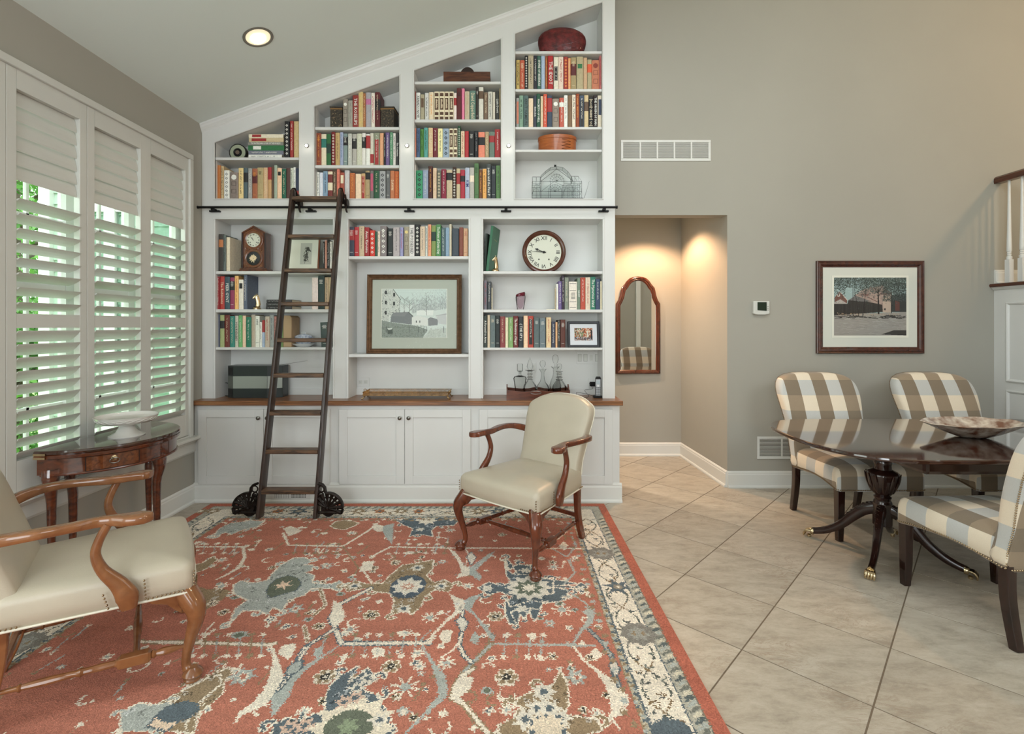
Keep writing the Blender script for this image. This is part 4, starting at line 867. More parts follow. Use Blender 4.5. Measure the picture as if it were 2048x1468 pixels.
def hand(name, ang, ln, wd, y, cz, t, spade=False):
    # ang clockwise from 12
    mb = MB(); pts = [(-wd, -ln*.15), (wd, -ln*.15), (wd*.5, ln*.6), (0, ln), (-wd*.5, ln*.6)]
    if spade: pts = [(-wd*.5, -ln*.12), (wd*.5, -ln*.12), (wd*.5, ln*.62), (wd*1.9, ln*.7), (0, ln), (-wd*1.9, ln*.7), (-wd*.5, ln*.62)]
    ca, sa = math.cos(ang), math.sin(ang)
    mb.prism([(x*ca+z*sa, -x*sa+z*ca+cz) for x, z in pts], y-0.001, y); return mb.build(name, M_ink, t)
def numerals(r, y, cz, size, t, wd=1.0):
    mb = MB()
    for i, s_ in enumerate(['XII','I','II','III','IIII','V','VI','VII','VIII','IX','X','XI']):
        a = 2*PI*i/12; vs, fs = text_mesh(s_, size, 0.0004, fit=size*1.5, bold=0.0004)
        ca, sa = math.cos(a), math.sin(a); mb.add([(v[0]*ca+(v[1]+r)*sa, y-v[2], -v[0]*sa+(v[1]+r)*ca+cz) for v in vs], fs)
    mb.build('numerals', M_ink, t)
    mb = MB()
    for i in range(60):
        a = 2*PI*i/60; q = r+size*.72; w_ = 0.0011; ca, sa = math.cos(a), math.sin(a); l_ = size*.12
        mb.prism([(x*ca+z*sa, -x*sa+z*ca+cz) for x, z in ((-w_, q), (w_, q), (w_, q+l_), (-w_, q+l_))], y-0.0006, y)
    mb.build('minute_marks', M_ink, t)
# round school clock
Yp = YF+0.10; f8x = lambda v, Y: (950+v/5.438-CX)*Y/FP; f8z = lambda v, Y: CH-(430+v/5.438-CY)*Y/FP
zb = SHZ['l',2,0]; rr = 236/5.438*Yp/FP; czr = f8z(405, Yp)-zb
t = empty('round_clock', (f8x(749, Yp), Yp, zb), 0, 'round mahogany clock with a pale roman-numeral dial', 'clock')
mb = MB(); pts = [(rr*.97*math.cos(a), max(0.0008, czr+rr*.97*math.sin(a))) for a in [2*PI*i/48 for i in range(48)]]
M_clk = mat('dark_mahogany_clock', L(84, 44, 30), 0.25, noise=0.25, scale=14, coat=0.5)
mb.prism(pts, 0, 0.05).build('case', M_clk, t)
ringobj('bezel', rr*.80, rr, 0.022, M_clk, t, czr, 56, 0, cut=0.0006)
disco('dial', rr*.82, 0.0, czr, M_face, t)
numerals(rr*.64, -0.003, czr, rr*.24, t)
hand('hour_hand', math.radians(292), rr*.45, 0.006, -0.006, czr, t, True); hand('minute_hand', math.radians(274), rr*.70, 0.0035, -0.008, czr, t)
disco('hand_hub', 0.010, -0.007, czr, M_ink, t, 16)
for sx in (-1, 1): disco('winding_hole', 0.006, -0.0025, czr-rr*.33, M_ink, t, 12, cx=sx*rr*.23)
# pointed mantel clock
Yp = YF+0.045; f6z = lambda v, Y: CH-(420+v/5.241-CY)*Y/FP
zb = SHZ['l',0,0]; t = empty('mantel_clock', (f6(560, Yp), Yp, zb), 0, 'pointed wooden mantel clock with a painted flower glass below the dial', 'clock')
u = Yp/FP/5.241; dpt = 0.11
hw = 118*u; zs = (633-222)*u; za = (633-150)*u
boxo('base', M_rose, t, -148*u, 150*u, -0.012, dpt, 0, 18*u, bevel=0.002); boxo('base_step', M_rose, t, -140*u, 140*u, -0.006, dpt-0.002, 18*u, 36*u, bevel=0.003)
MB().prism([(-hw, 36*u), (hw, 36*u), (hw, zs), (0, za-10*u), (-hw, zs)], 0.006, dpt-0.006).build('case', M_rose, t)
MB().prism([(-hw-6*u, zs), (0, za), (hw+6*u, zs), (hw+6*u, zs-12*u), (0, za-18*u), (-hw-6*u, zs-12*u)], -0.002, dpt-0.004).build('roof_moulding', M_rose, t)
for sx in (-1, 1): MB().box(sx*hw-7*u, sx*hw+7*u, -0.002, 0.010, 36*u, zs-6*u).build('column', mat('black_rosewood', L(52, 32, 26), 0.3), t, bevel=0.002)
zd, zl = (633-303)*u, (633-495)*u
MB().prism([(-95*u, 50*u), (95*u, 50*u), (95*u, zs), (0, za-34*u), (-95*u, zs)], 0.001, 0.008).build('door', wood('figured_walnut', L(134, 82, 46), L(88, 46, 24), 0.3, .5, stretch=(4, 1, 1), scale=20), t)
M_wring = wood('turned_walnut', L(126, 74, 40), L(84, 44, 22), 0.28, .5, stretch=(1, 1, 1), scale=20)
ringobj('dial_bezel', 72*u, 104*u, 0.007, M_wring, t, zd, 40, 0.002); disco('dial', 73*u, 0.001, zd, M_face, t)
ringobj('flower_bezel', 72*u, 98*u, 0.007, M_wring, t, zl, 40, 0.002); disco('flower_glass', 73*u, 0.001, zl, mat('black_painted_glass', L(30, 30, 28), 0.2), t)
for sx in (-1, 1): ringobj('roundel', 8*u, 26*u, 0.006, M_wring, t, (zd+zl)/2+2*u, 20, 0.0).location.x = sx*66*u
numerals(56*u, -0.0015, zd, 0.013, t)
hand('hour_hand', math.radians(330), 34*u, 0.0016, -0.0035, zd, t, True); hand('minute_hand', math.radians(318), 55*u, 0.0012, -0.0045, zd, t)
for sx in (-1, 1): disco('winding_hole', 0.0036, -0.001, zd-24*u, M_ink, t, 10, cx=sx*32*u)
mb = MB()
for k in range(22):
    a = k*2.4; r0 = 8*u+(k % 4)*4*u; r1 = (26+24*((k*7) % 5)/4)*u; cx_, cz_ = 0+2*u, zl+2*u
    d = (math.cos(a), math.sin(a)); n_ = (-d[1], d[0]); w_ = 6*u
    mb.prism([(cx_+d[0]*r0*.3+n_[0]*w_*.5, cz_+d[1]*r0*.3+n_[1]*w_*.5), (cx_+d[0]*r1*.7+n_[0]*w_, cz_+d[1]*r1*.7+n_[1]*w_), (cx_+d[0]*r1, cz_+d[1]*r1), (cx_+d[0]*r1*.7-n_[0]*w_, cz_+d[1]*r1*.7-n_[1]*w_), (cx_+d[0]*r0*.3-n_[0]*w_*.5, cz_+d[1]*r0*.3-n_[1]*w_*.5)], -0.0016-k*1e-5, 0.0)
mb.build('painted_flower', mat('cream_flower_paint', L(230, 210, 170), 0.5), t)

# ================================================================ upper bay objects
# red woven basket
Yp = YF+0.10; zb = SHZ['u',3,0]; f4 = lambda v, Y: (1010+v/6.674-CX)*Y/FP; u = Yp/FP/6.674
t = empty('woven_basket', (f4(760, Yp), Yp, zb), 0, 'deep red woven basket bowl alone on the topmost shelf', 'basket')
M_red = mat('red_woven_cane', L(104, 34, 34), 0.45, noise=0.55, scale=26, bump=0.6, bscale=180, coat=0.2)
pr = [(235, 0), (262, 30), (300, 90), (316, 150), (318, 190), (308, 235), (285, 270), (245, 298), (200, 316), (190, 316), (182, 304), (270, 240), (300, 180), (290, 110), (250, 40), (225, 12), (4, 10)]
SQ = 0.085/(318*u)
mb = MB(); rs = []
for r, z in pr: 
    r *= 1; rs.append([(r*u*math.cos(2*PI*i/56), r*u*SQ*math.sin(2*PI*i/56), (z*1.08)*u*(1+0.10*math.sin(2*PI*i/56)*0)) for i in range(56)])
mb.rings(rs, True, True).build('bowl', M_red, t, smooth=True)
mb = MB()   # basket weave ribs
for k in range(15):
    z = 40+k*14.0; r = np.interp(z, [p[1] for p in pr[:8]], [p[0] for p in pr[:8]])
    mb.sweep([((r*u+0.0008)*math.cos(2*PI*i/56), (r*u+0.0008)*SQ*math.sin(2*PI*i/56), z*1.08*u+0.0012*(1 if i % 2 else -1)) for i in range(56)], (0.0034, 0.0034), n=4, closed=True)
mb.build('woven_canes', M_red, t, kind='stuff')
mb = MB().sweep([(196*u*math.cos(2*PI*i/40), 196*u*SQ*math.sin(2*PI*i/40), 316*1.08*u) for i in range(40)], (0.007, 0.006), n=6, closed=True); mb.build('rim', mat('dark_red_cane', L(78, 26, 28), 0.4, bump=0.4, scale=150), t, smooth=True)
# oval shaker box
Yp = YF+0.11; zb = SHZ['u',3,3]; f5 = lambda v, Y: (1010+v/6.117-CX)*Y/FP; u = Yp/FP/6.117
t = empty('oval_box', (f5(638, Yp), Yp, zb), 0, 'oval cherry-wood lidded box alone on its shelf', 'box')
M_cherry = wood('cherry_bentwood', L(176, 98, 46), L(140, 70, 30), 0.28, .5, stretch=(5, 5, 1), scale=14)
a_, b_ = 231*u, 0.10; H = 152*u
def oval(a, b, z, n=56): return [(a*math.cos(2*PI*i/n), b*math.sin(2*PI*i/n), z) for i in range(n)]
MB().rings([oval(a_, b_, 0.0), oval(a_, b_, H)]).build('body', M_cherry, t, smooth=True)
MB().rings([oval(a_+.004, b_+.004, H-0.002), oval(a_+.004, b_+.004, H+62*u*.55), oval(a_+.001, b_+.001, H+62*u*.6), oval(a_*.6, b_*.6, H+62*u*.62)]).build('lid', M_cherry, t, smooth=True)
mb = MB()
for k in range(4):   # swallowtail fingers
    z = H*(0.10+0.25*k); x0 = 40*u; x1 = 150*u
    def S(x, z): y = -b_*math.sqrt(max(0, 1-(x/a_)**2)); return (x, y-0.0016, z)
    for s_ in (-1, 1):
        p0, p1 = S(x0, z), S((x0+x1)/2, z+s_*H*.06); p2 = S(x1, z+s_*H*.12); mb.tube([p0, p1, p2], 0.0012, 4)
mb.build('swallowtail_seam', mat('dark_seam', L(70, 34, 16), 0.5), t)
# knife box
Yp = YF+0.05; zb = SHZ['u',2,0]; f3 = lambda v, Y: (815+v/4.078-CX)*Y/FP; u = Yp/FP/4.078
t = empty('wooden_tray_box', (f3(484, Yp), Yp, zb), 0, 'old brown wooden cutlery box with a round-topped handle board', 'box')
M_ob = wood('old_walnut_box', L(104, 60, 36), L(56, 32, 22), 0.4, .2, stretch=(6, 1, 1), scale=16)
hw = 191*u; H = 100*u; D_ = 0.15
boxo('front_board', M_ob, t, -hw, hw, 0, 0.009, 0, H, bevel=0.001); boxo('back_board', M_ob, t, -hw, hw, D_-0.009, D_, 0, H)
for sx in (-1, 1): boxo('end_board', M_ob, t, sx*hw-sx*0.009, sx*hw, 0.009, D_-0.009, 0, H)
boxo('bottom_board', M_ob, t, -hw+.009, hw-.009, 0.009, D_-0.009, 0, 0.008)
MB().prism([(-hw+.009, .008), (hw-.009, .008), (hw-.009, H)]+[(62*u*math.cos(a)-0*u, H+74*u*math.sin(a)) for a in [PI*i/14 for i in range(15)]]+[(-hw+.009, H)], D_/2-0.004, D_/2+0.004).build('handle_board', mat('dark_box_handle', L(48, 32, 26), 0.4), t)
# two floral boxes
u = YSP/FP/5.648; f2 = lambda v, Y: (610+v/5.648-CX)*Y/FP
M_flor = mat('dark_floral_tapestry', L(34, 31, 27), 0.6, col2=L(78, 68, 52), scale=110, detail=3, bump=0.3)
_fm = M_flor.node_tree
for xa, xb, hh, lb, sk in ((278, 424, 255, 'dark floral box at the window end of the book row, under the slope', 0.03), (842, 1010, 255, 'dark floral box with a lid at the hall end of the short book row', -0.04)):
    Yb = YSP+0.01; x0, x1 = f2(xa, Yb), f2(xb, Yb); H = hh*u
    t = empty('floral_box', ((x0+x1)/2, Yb, SHZ['u',1,0]), sk, lb, 'box', 'pair of floral boxes'); w_ = (x1-x0)/2
    boxo('body', M_flor, t, -w_*.92, w_*.92, 0.004, 0.14, 0, H*.93, bevel=0.002)
    boxo('lid', M_flor, t, -w_, w_, 0.0, 0.145, H*.93, H*.985, bevel=0.002)
    boxo('gold_band', mat('dull_gold_band', L(140, 104, 60), 0.45), t, -w_*.93, w_*.93, 0.002, 0.142, 0.0, H*.05); boxo('gold_band', mat('dull_gold_band', L(140, 104, 60), 0.45), t, -w_*.93, w_*.93, 0.002, 0.142, H*.86, H*.91)
    MB().lathe([(.004, 0), (.009, .006), (.006, .013), (.001, .016)], 10).build('lid_knob', M_iron, t, smooth=True, loc=(0, .05, H*.985))
    mb = MB()
    for k in range(26):
        a = k*1.9; x = w_*.85*brng.uniform(-1, 1); z = H*brng.uniform(.09, .82); mb.ball((x, 0.003, z), brng.uniform(.002, .005), 6, 3, 1, .25, 1)
    mb.build('flower_dots', mat('muted_flower_thread', L(140, 120, 92), 0.7, noise=.5, scale=60), t, kind='stuff')
# lens-like dial object
Yp = YF+0.05; u = Yp/FP/7.341; t = empty('round_dial', ((400+555/7.341-CX)*Yp/FP, Yp, SHZ['u',0,0]), 0, 'round black instrument dial with a pale green ring, beside flat books', 'instrument')
R_ = 126*u; cz = R_*.76
mb = MB(); pts = [(R_*math.cos(a), max(0.0008, cz+R_*math.sin(a))) for a in [2*PI*i/40 for i in range(40)]]; mb.prism(pts, 0, 0.03).build('case', mat('black_enamel', L(28, 28, 28), 0.25), t)
ringobj('bezel', R_*.9, R_, 0.004, M_black, t, cz, 40, 0, cut=0.0006)
b = MB().lathe([(R_*.9, 0), (R_*.9, .002), (R_*.5, .0025), (R_*.5, 0)], 40, cap=False); b.xf(Matrix.Translation((0, 0, cz)) @ Matrix.Rotation(PI/2, 4, 'X')); b.v = [(x, y, max(z, .0008)) for x, y, z in b.v]; b.build('dial_ring', mat('pale_green_dial', L(158, 166, 142), 0.4), t)
ringobj('lens_ring', R_*.2, R_*.46, 0.014, M_black, t, cz, 30, 0.002); disco('lens', R_*.3, -0.004, cz, mat('brown_lens_glass', L(110, 96, 84), 0.05, spec=1), t)
# glass greenhouse model
Yp = YF+0.06; zb = ZB_U; u = Yp/FP/6.117; f5z = lambda v: (1320-v)*u
t = empty('glass_greenhouse', (f5(640, Yp), Yp, zb), 0, 'leaded glass greenhouse model on a black base', 'ornament')
gx = lambda v: (v-640)*u
boxo('base', mat('dark_grey_base', L(52, 52, 52), 0.5), t, gx(330), gx(960), 0, 0.13, 0, f5z(1288), bevel=0.001)
lead = MB(); gl = MB(); lr = 0.0011
def seg(*ps, r=lr): lead.tube([(gx(a), y, f5z(b)) for a, b, y in ps], r, 4)
y0g, y1g = 0.008, 0.122
for yy in (y0g, y1g):
    for a in (338, 443, 722, 845, 940): seg((a, 1288, yy), (a, 1083, yy))
    seg((338, 1210, yy), (940, 1210, yy)); seg((338, 1083, yy), (443, 1083, yy)); seg((722, 1083, yy), (940, 1083, yy)); seg((338, 1115, yy), (443, 1115, yy)); seg((722, 1110, yy), (940, 1110, yy))
    for c0, rr_ in ((391, 44), (785, 55), (893, 44)):
        for k in range(8): a0, a1 = PI*k/8, PI*(k+1)/8; seg((c0+rr_*math.cos(a0), 1210-88*math.sin(a0), yy), (c0+rr_*math.cos(a1), 1210-88*math.sin(a1), yy), r=.0007)
        seg((c0, 1288, yy), (c0, 1115, yy), r=.0007)
for a in (338, 940): seg((a, 1083, y0g), (a, 1083, y1g)); seg((a, 1210, y0g), (a, 1210, y1g)); seg((a, 1288, y0g), (a, 1083, y0g))
ym = (y0g+y1g)/2
for a, b in ((340, 437), (822, 910)):
    seg((a, 1005 if a < 500 else 998, ym), (b, 1005 if a < 500 else 998, ym), r=.0016)
    for q in (a, (a+b)/2, b):
        for yy in (y0g, y1g): seg((q, 1005 if a < 500 else 998, ym), (q+(0 if a < 500 else (q-822)*.35), 1083, yy), r=.0009)
# central barrel roof with gable front
arcp = [(443, 1083), (443, 1005), (500, 950), (560, 905), (640, 893), (715, 905), (775, 955), (822, 1020), (835, 1083)]
for yy in (y0g+.02, y1g-.02): seg(*[(a, b, yy) for a, b in arcp])
for a, b in arcp[1:-1]: seg((a, b, y0g+.02), (a, b, y1g-.02))
seg((443, 1083, y0g-.006), (635, 935, y0g-.006), (835, 1083, y0g-.006), r=.0015); seg((443, 1210, y0g-.006), (600, 1090, y0g-.006), (722, 1145, y0g-.006), r=.001); seg((635, 935, y0g-.006), (635, 893, ym))
for c0, zc_, rx, rz_ in ((635, 1083, 85, 85), (612, 1210, 80, 85)):
    for sc_ in (1.0, .62):
        for k in range(10): a0, a1 = PI*k/10, PI*(k+1)/10; seg((c0+rx*sc_*math.cos(a0), zc_-rz_*sc_*math.sin(a0), y0g-.004), (c0+rx*sc_*math.cos(a1), zc_-rz_*sc_*math.sin(a1), y0g-.004), r=.0008)
    for k in range(9): a0 = PI*k/8; seg((c0, zc_, y0g-.004), (c0+rx*1.15*math.cos(a0), zc_-rz_*1.1*math.sin(a0), y0g-.004), r=.0008)
seg((443, 1083, y0g), (835, 1083, y0g)); seg((555, 1288, y0g-.004), (555, 1083, y0g-.004)); seg((695, 1288, y0g-.004), (695, 1210, y0g-.004)); seg((535, 1288, y0g), (535, 1210, y0g))
lead.build('lead_bars', M_black, t, kind='stuff')
boxo('finial', M_black, t, gx(610), gx(637), ym-.004, ym+.004, f5z(893), f5z(855))
G = glass('greenhouse_glass', (0.97, 0.985, 0.98, 1), 0.93)
for a, b in ((338, 443), (443, 722), (722, 940)):
    MB().box(gx(a), gx(b), y0g, y0g+.0008, f5z(1288), f5z(1083)).build('glass_pane', G, t); MB().box(gx(a), gx(b), y1g, y1g+.0008, f5z(1288), f5z(1083)).build('glass_pane', G, t)
for (a, b), (c_, d_) in zip(arcp[:-1], arcp[1:]): gl.add([(gx(a), y0g+.02, f5z(b)), (gx(c_), y0g+.02, f5z(d_)), (gx(c_), y1g-.02, f5z(d_)), (gx(a), y1g-.02, f5z(b))], [(0, 1, 2, 3)])
gl.build('roof_glass', G, t)
MB().prism([(gx(a), f5z(b)) for a, b in arcp], y0g+.02, y0g+.0205).build('gable_glass', G, t)
for (a, b) in ((340, 437), (822, 910)):
    for yy in (y0g, y1g): MB().add([(gx(a), yy, f5z(1083)), (gx(b), yy, f5z(1083)), (gx(b), ym, f5z(1003)), (gx(a), ym, f5z(1003))], [(0, 1, 2, 3)]) if False else None
    g2 = MB(); g2.add([(gx(a), y0g, f5z(1083)), (gx(b), y0g, f5z(1083)), (gx(b), ym, f5z(1003)), (gx(a), ym, f5z(1003)), (gx(b), y1g, f5z(1083)), (gx(a), y1g, f5z(1083))], [(0, 1, 2, 3), (3, 2, 4, 5)]); g2.build('roof_glass', G, t)
st = empty('thin_rod', (f5(958, Yp+.01), Yp+.01, zb), 0, 'thin dark wire rod propped beside the glass greenhouse', 'rod')
MB().tube([(0, 0, 0.001), (102*u*.5, .05, 140*u), (102*u, .12, 292*u)], [0.0016, 0.0013, 0.0006], 6).build('wire', M_black, st)
# ================================================================ lower bay objects
def knight(loc, H, rz, lb):
    t = empty('knight_bookend', loc, rz, lb, 'bookend', 'brass chess knight bookends')
    MB().lathe([(H*.25, 0), (H*.25, H*.05), (H*.20, H*.09), (H*.22, H*.13), (H*.16, H*.18), (H*.02, H*.2)], 24).build('base', M_brass, t, smooth=True)
    k = H
    # neck and head as swept body leaning forward, facing -x
    pts = catmull([(0.05*k, 0, .15*k), (.07*k, 0, .35*k), (.05*k, 0, .55*k), (0.0, 0, .75*k), (-.04*k, 0, .88*k)], 4)
    mb = MB().sweep(pts, lerpl([(.20*k, .30*k), (.17*k, .27*k), (.15*k, .25*k), (.14*k, .24*k), (.10*k, .16*k)], len(pts)), up=(1, 0, 0), n=12, pw=2.4); mb.build('neck', M_brass, t, smooth=True)
    pts = [(.05*k, 0, .84*k), (-.06*k, 0, .80*k), (-.16*k, 0, .72*k), (-.22*k, 0, .66*k)]
    MB().sweep(pts, [(.13*k, .2*k), (.13*k, .2*k), (.10*k, .14*k), (.08*k, .10*k)], up=(0, 0, 1), n=10).build('muzzle', M_brass, t, smooth=True)
    for s_ in (-1, 1): MB().sweep([(0.0, s_*.04*k, .88*k), (.01*k, s_*.045*k, .94*k), (0.02*k, s_*.045*k, 1.0*k)], [.05*k, .045*k, .01*k], n=6).build('ear', M_brass, t)
    mb = MB()
    for i in range(7): z = (.3+.09*i)*k; x = (.20-.015*i)*k; mb.prism([(x-.06*k, z), (x+.02*k, z-.03*k), (x+.01*k, z+.05*k)], -.02*k, .02*k)
    mb.build('mane', M_brass, t)
knight((f6(583, YSP), YSP+.02, SHZ['l',0,1]), 172/5.241*YSP/FP, 0.5, 'brass chess knight bookend beside the tall slate book under the mantel clock')
knight((f8x(222, YSP), YSP+.01, SHZ['l',2,0]), 176/5.438*YSP/FP, 0.6, 'brass chess knight bookend in front of the leaning green book')
# leaning green book and the dark thin one behind it
t = empty('leaning_book', (f8x(122, YSP)+.006, YSP+.01, SHZ['l',2,0]), 0, 'tall green book leaning above the knight bookend', 'book', 'leaning books beside the round clock')
H = 500/5.438*YSP/FP; dp_ = .19; M_gb = mat('green_book_cloth', L(58, 112, 84), 0.4, noise=.08, scale=30)
mb = MB(); mb.box(-.011, -.0085, 0, dp_, 0, H).box(.0085, .011, 0, dp_, 0, H).box(-.0085, .0085, 0, .003, 0, H); mb.build('cover', M_gb, t); boxo('pages', M_pages, t, -.0085, .0085, .003, dp_-.004, .004, H-.004)
vs, fs = text_mesh('Yeomanry', .018, .0002, fit=.08); mb = MB(); mb.add([(.0112, .10+v[0], H*.72+v[1]) for v in vs], fs); mb.build('lettering', mat('gilt_ink', L(190, 175, 120), .4), t)
t.rotation_euler = (0, math.radians(7), math.radians(-16))
t = empty('leaning_book', (f8x(98, YSP)+.004, YSP+.03, SHZ['l',2,0]), 0, 'dark green book partly hidden behind the tall leaning green book', 'book', 'leaning books beside the round clock')
H = 420/5.438*YSP/FP; mb = MB(); mb.box(-.008, -.006, 0, .16, 0, H).box(.006, .008, 0, .16, 0, H).box(-.006, .006, 0, .003, 0, H); mb.build('cover', mat('black_green_cloth', L(52, 62, 56), .5), t); boxo('pages', M_pages, t, -.006, .006, .003, .156, .003, H-.003)
t.rotation_euler = (0, math.radians(3), math.radians(-14))
# plain bent bookends
for xf_, zf_, dirn, lb in ((182, 790, 1, 'plain polished bookend holding two dark books at the window end'), (878, 793, -1, 'plain polished bookend holding the book row under the round clock')):
    t = empty('metal_bookend', (f8x(xf_, YSP), YSP+.002, SHZ['l',2,1]), 0, lb, 'bookend', 'plain bent metal bookends'); H = (1027-zf_)/5.438*YSP/FP
    MB().box(0 if dirn > 0 else -.003, .003 if dirn > 0 else 0, 0, .09, 0, H).build('upright', M_brass, t, bevel=.0008); MB().prism([(0, 0), (0, .09), (dirn*.075, .06), (dirn*.08, .045), (dirn*.075, .03)][::1], .0003, .003, 'z').build('foot', M_brass, t)
# glass vase with a red lip
Yv = YF+.10; u = Yv/FP/5.438; t = empty('glass_vase', (f8x(493, Yv), Yv, SHZ['l',2,1]), 0, 'small clear glass vase with a red flared lip', 'vase')
G1 = glass('clear_blown_glass', (.93, .87, .90, 1), .84, .03); G2 = mat('ruby_glass_lip', L(130, 40, 62), 0.08, trans=.5, spec=1)
def vring(r, z, tilt=0, lob=0): return [(r*(1+lob*math.cos(3*a))*math.cos(a), r*(1+lob*math.cos(3*a))*math.sin(a), z+tilt*math.cos(a)) for a in [2*PI*i/28 for i in range(28)]]
MB().rings([vring(r*u, z*u, tt*u, lo) for r, z, tt, lo in ((34, 0, 0, 0), (36, 6, 0, 0), (44, 50, 0, .04), (52, 100, 0, .05), (54, 140, 2, .04), (50, 165, 7, .03), (46, 160, 7, .03), (48, 130, 2, .04), (38, 50, 0, .04), (10, 14, 0, 0))]).build('bowl', G1, t, smooth=True)
MB().rings([vring(r*u, z*u, tt*u, lo) for r, z, tt, lo in ((51, 150, 5, .03), (53, 170, 10, .03), (46, 182, 14, .06), (40, 178, 14, .06), (48, 165, 9, .03))], False, False).build('lip', G2, t, smooth=True)
# big tan board box and the leaning dark book, third row behind the ladder
t = empty('storage_box', (f6(915, YSP+.02), YSP+.02, SHZ['l',0,2]), 0, 'tan rounded-top box standing behind the ladder beside the books', 'box')
wd, H = 92/5.241*YSP/FP, 332/5.241*YSP/FP
MB().prism([(-wd/2, 0), (wd/2, 0), (wd/2, H-.015), (wd/2-.015, H), (-wd/2, H)], 0, .16).build('body', mat('tan_card', L(172, 144, 110), .6, noise=.06, scale=20), t, bevel=.004)
MB().prism([(-wd/2+.002, .002), (wd/2-.002, .002), (wd/2-.002, H-.017), (wd/2-.017, H-.002), (-wd/2+.002, H-.002)], -.002, .0005).build('front_flap', mat('light_tan_card', L(178, 150, 116), .6), t)
bt = book(66/5.241*YSP/FP*1.3, 262/5.241*YSP/FP, .16, (60, 75, 72), ['hw'], (f6(1315, YSP), YSP, SHZ['l',0,2]), 'dark slate book leaning behind the ladder beside the tureen', 'book leaning beside the tureen'); bt.rotation_euler = (0, math.radians(-3), 0)
# tureen on a plate
Yt = YF+.12; u = Yt/FP/5.241
t = empty('serving_plate', (f6(1085, Yt), Yt, SHZ['l',0,2]), 0, 'white oval plate under the blue and white tureen', 'plate')
M_china = mat('white_china', L(212, 214, 214), .12, coat=.5); M_blue = mat('blue_and_white_china', L(206, 212, 220), .12, coat=.5, col2=L(150, 165, 190), scale=55, detail=2)
def ov(a, b, z, n=36): return [(a*u*math.cos(2*PI*i/n), b*u*math.sin(2*PI*i/n), z*u) for i in range(n)]
MB().rings([ov(70, 50, 0), ov(78, 56, 6), ov(132, 90, 30), ov(134, 92, 34), ov(80, 58, 14), ov(20, 14, 10)]).build('dish', M_china, t, smooth=True)
t = empty('soup_tureen', (f6(1085, Yt), Yt, SHZ['l',0,2]+14*u), 0, 'small blue and white lidded tureen behind the ladder rung', 'tureen')
MB().rings([ov(50, 38, 0), ov(56, 42, 8), ov(82, 60, 30), ov(92, 66, 60), ov(88, 64, 82), ov(94, 68, 86), ov(90, 64, 90)]).build('bowl', M_blue, t, smooth=True)
lt = MB().rings([ov(92, 66, 88), ov(86, 62, 98), ov(60, 44, 112), ov(24, 18, 118), ov(8, 6, 120)]); lo = lt.build('lid', M_blue, t, smooth=True)
MB().tube(catmull([(-18*u, 0, 118*u), (-16*u, 0, 132*u), (0, 0, 138*u), (16*u, 0, 132*u), (18*u, 0, 118*u)], 4), 5*u, 6).build('lid_handle', M_china, lo, smooth=True)
for s_ in (-1, 1): MB().tube(catmull([(s_*86*u, 0, 72*u), (s_*108*u, 0, 80*u), (s_*106*u, 0, 56*u), (s_*86*u, 0, 48*u)], 4), 4*u, 6).build('side_handle', M_blue, t, smooth=True)
# stereo
zb = ZCT; Ys = YF+.02; g = lambda v, Y: (430+v/7.585-CX)*Y/FP; u = Ys/FP/7.585
x0, xa, xb, x1 = g(160, Ys), g(275, Ys), g(790, Ys), g(985, Ys); H = (1172-685)*u
t = empty('tabletop_stereo', ((x0+x1)/2, Ys, ZCT), 0, 'black and silver curved tabletop stereo on the counter', 'radio'); xc = (x0+x1)/2; xa -= xc; xb -= xc; x0 -= xc; x1 -= xc
pl = [(x0, .035), (xa, 0), ((xa+xb)/2, .005), (xb, 0), (x1, .05), (x1, .16), (x0, .16)]
MB().prism(pl, 0, H, 'z').build('body', mat('charcoal_plastic', L(44, 50, 50), .3), t, bevel=.002)
def pband(e, z0, z1, nm, m, pr): MB().prism([(x-0*e, y-e) for x, y in pr]+[(pr[-1][0], pr[-1][1]+.002), (pr[0][0], pr[0][1]+.002)], z0, z1, 'z').build(nm, m, t)
M_gr = mat('silver_grille', L(150, 156, 148), .45, .3, bump=.2, bscale=500)
pband(.0015, H*.30, H*.68, 'silver_grille', M_gr, [(xa, 0), ((xa+xb)/2, .005), (xb, 0)]); pband(.0012, H*.30, H*.68, 'side_grille', mat('olive_grey_grille', L(92, 96, 90), .5), [(x0+.002, .034), (xa-.002, .001)]); pband(.0012, H*.30, H*.68, 'side_grille', M_gr, [(xb+.003, .001), (x1-.002, .049)])
for s_ in ((x0+.004, .033, xa-.006, .003),): 
    for za in (.05, .72): pband(.0012, H*za, H*(za+.23), 'speaker_vent', mat('black_gloss', L(18, 20, 20), .15), [(s_[0], s_[1]), (s_[2], s_[3])])
vs, fs = text_mesh('BOSE', .011, .0004, bold=.0002); mb = MB(); mb.add([(v[0]*1.3+v[1]*.25+(xa+xb)/2+.008, .0028-v[2], v[1]+H*.395) for v in vs], fs); mb.build('maker_lettering', mat('silver_ink', L(220, 220, 214), .3), t)
MB().tube([(x1-.03, .10, H), (x1-.02, .12, H+.005), (x1+.17, .14, H+.034)], [.0015, .0013, .001], 6).build('antenna', M_nickel, t)
cd = empty('electric_cable', (xc+x0, Ys+.08, ZCT), 0, 'black cable running from the stereo to the bay side', 'cable')
MB().tube(catmull([(.0, 0, .012), (-.03, .02, .004), (-.07, .04, .003), (-.085, .06, .001)], 5), .003, 6).build('lower_cord', M_black, cd); MB().tube(catmull([(.0, 0, .095), (-.02, .0, .11), (-.05, .02, .115), (-.078, .05, .11)], 5), .003, 6).build('upper_cord', M_black, cd)
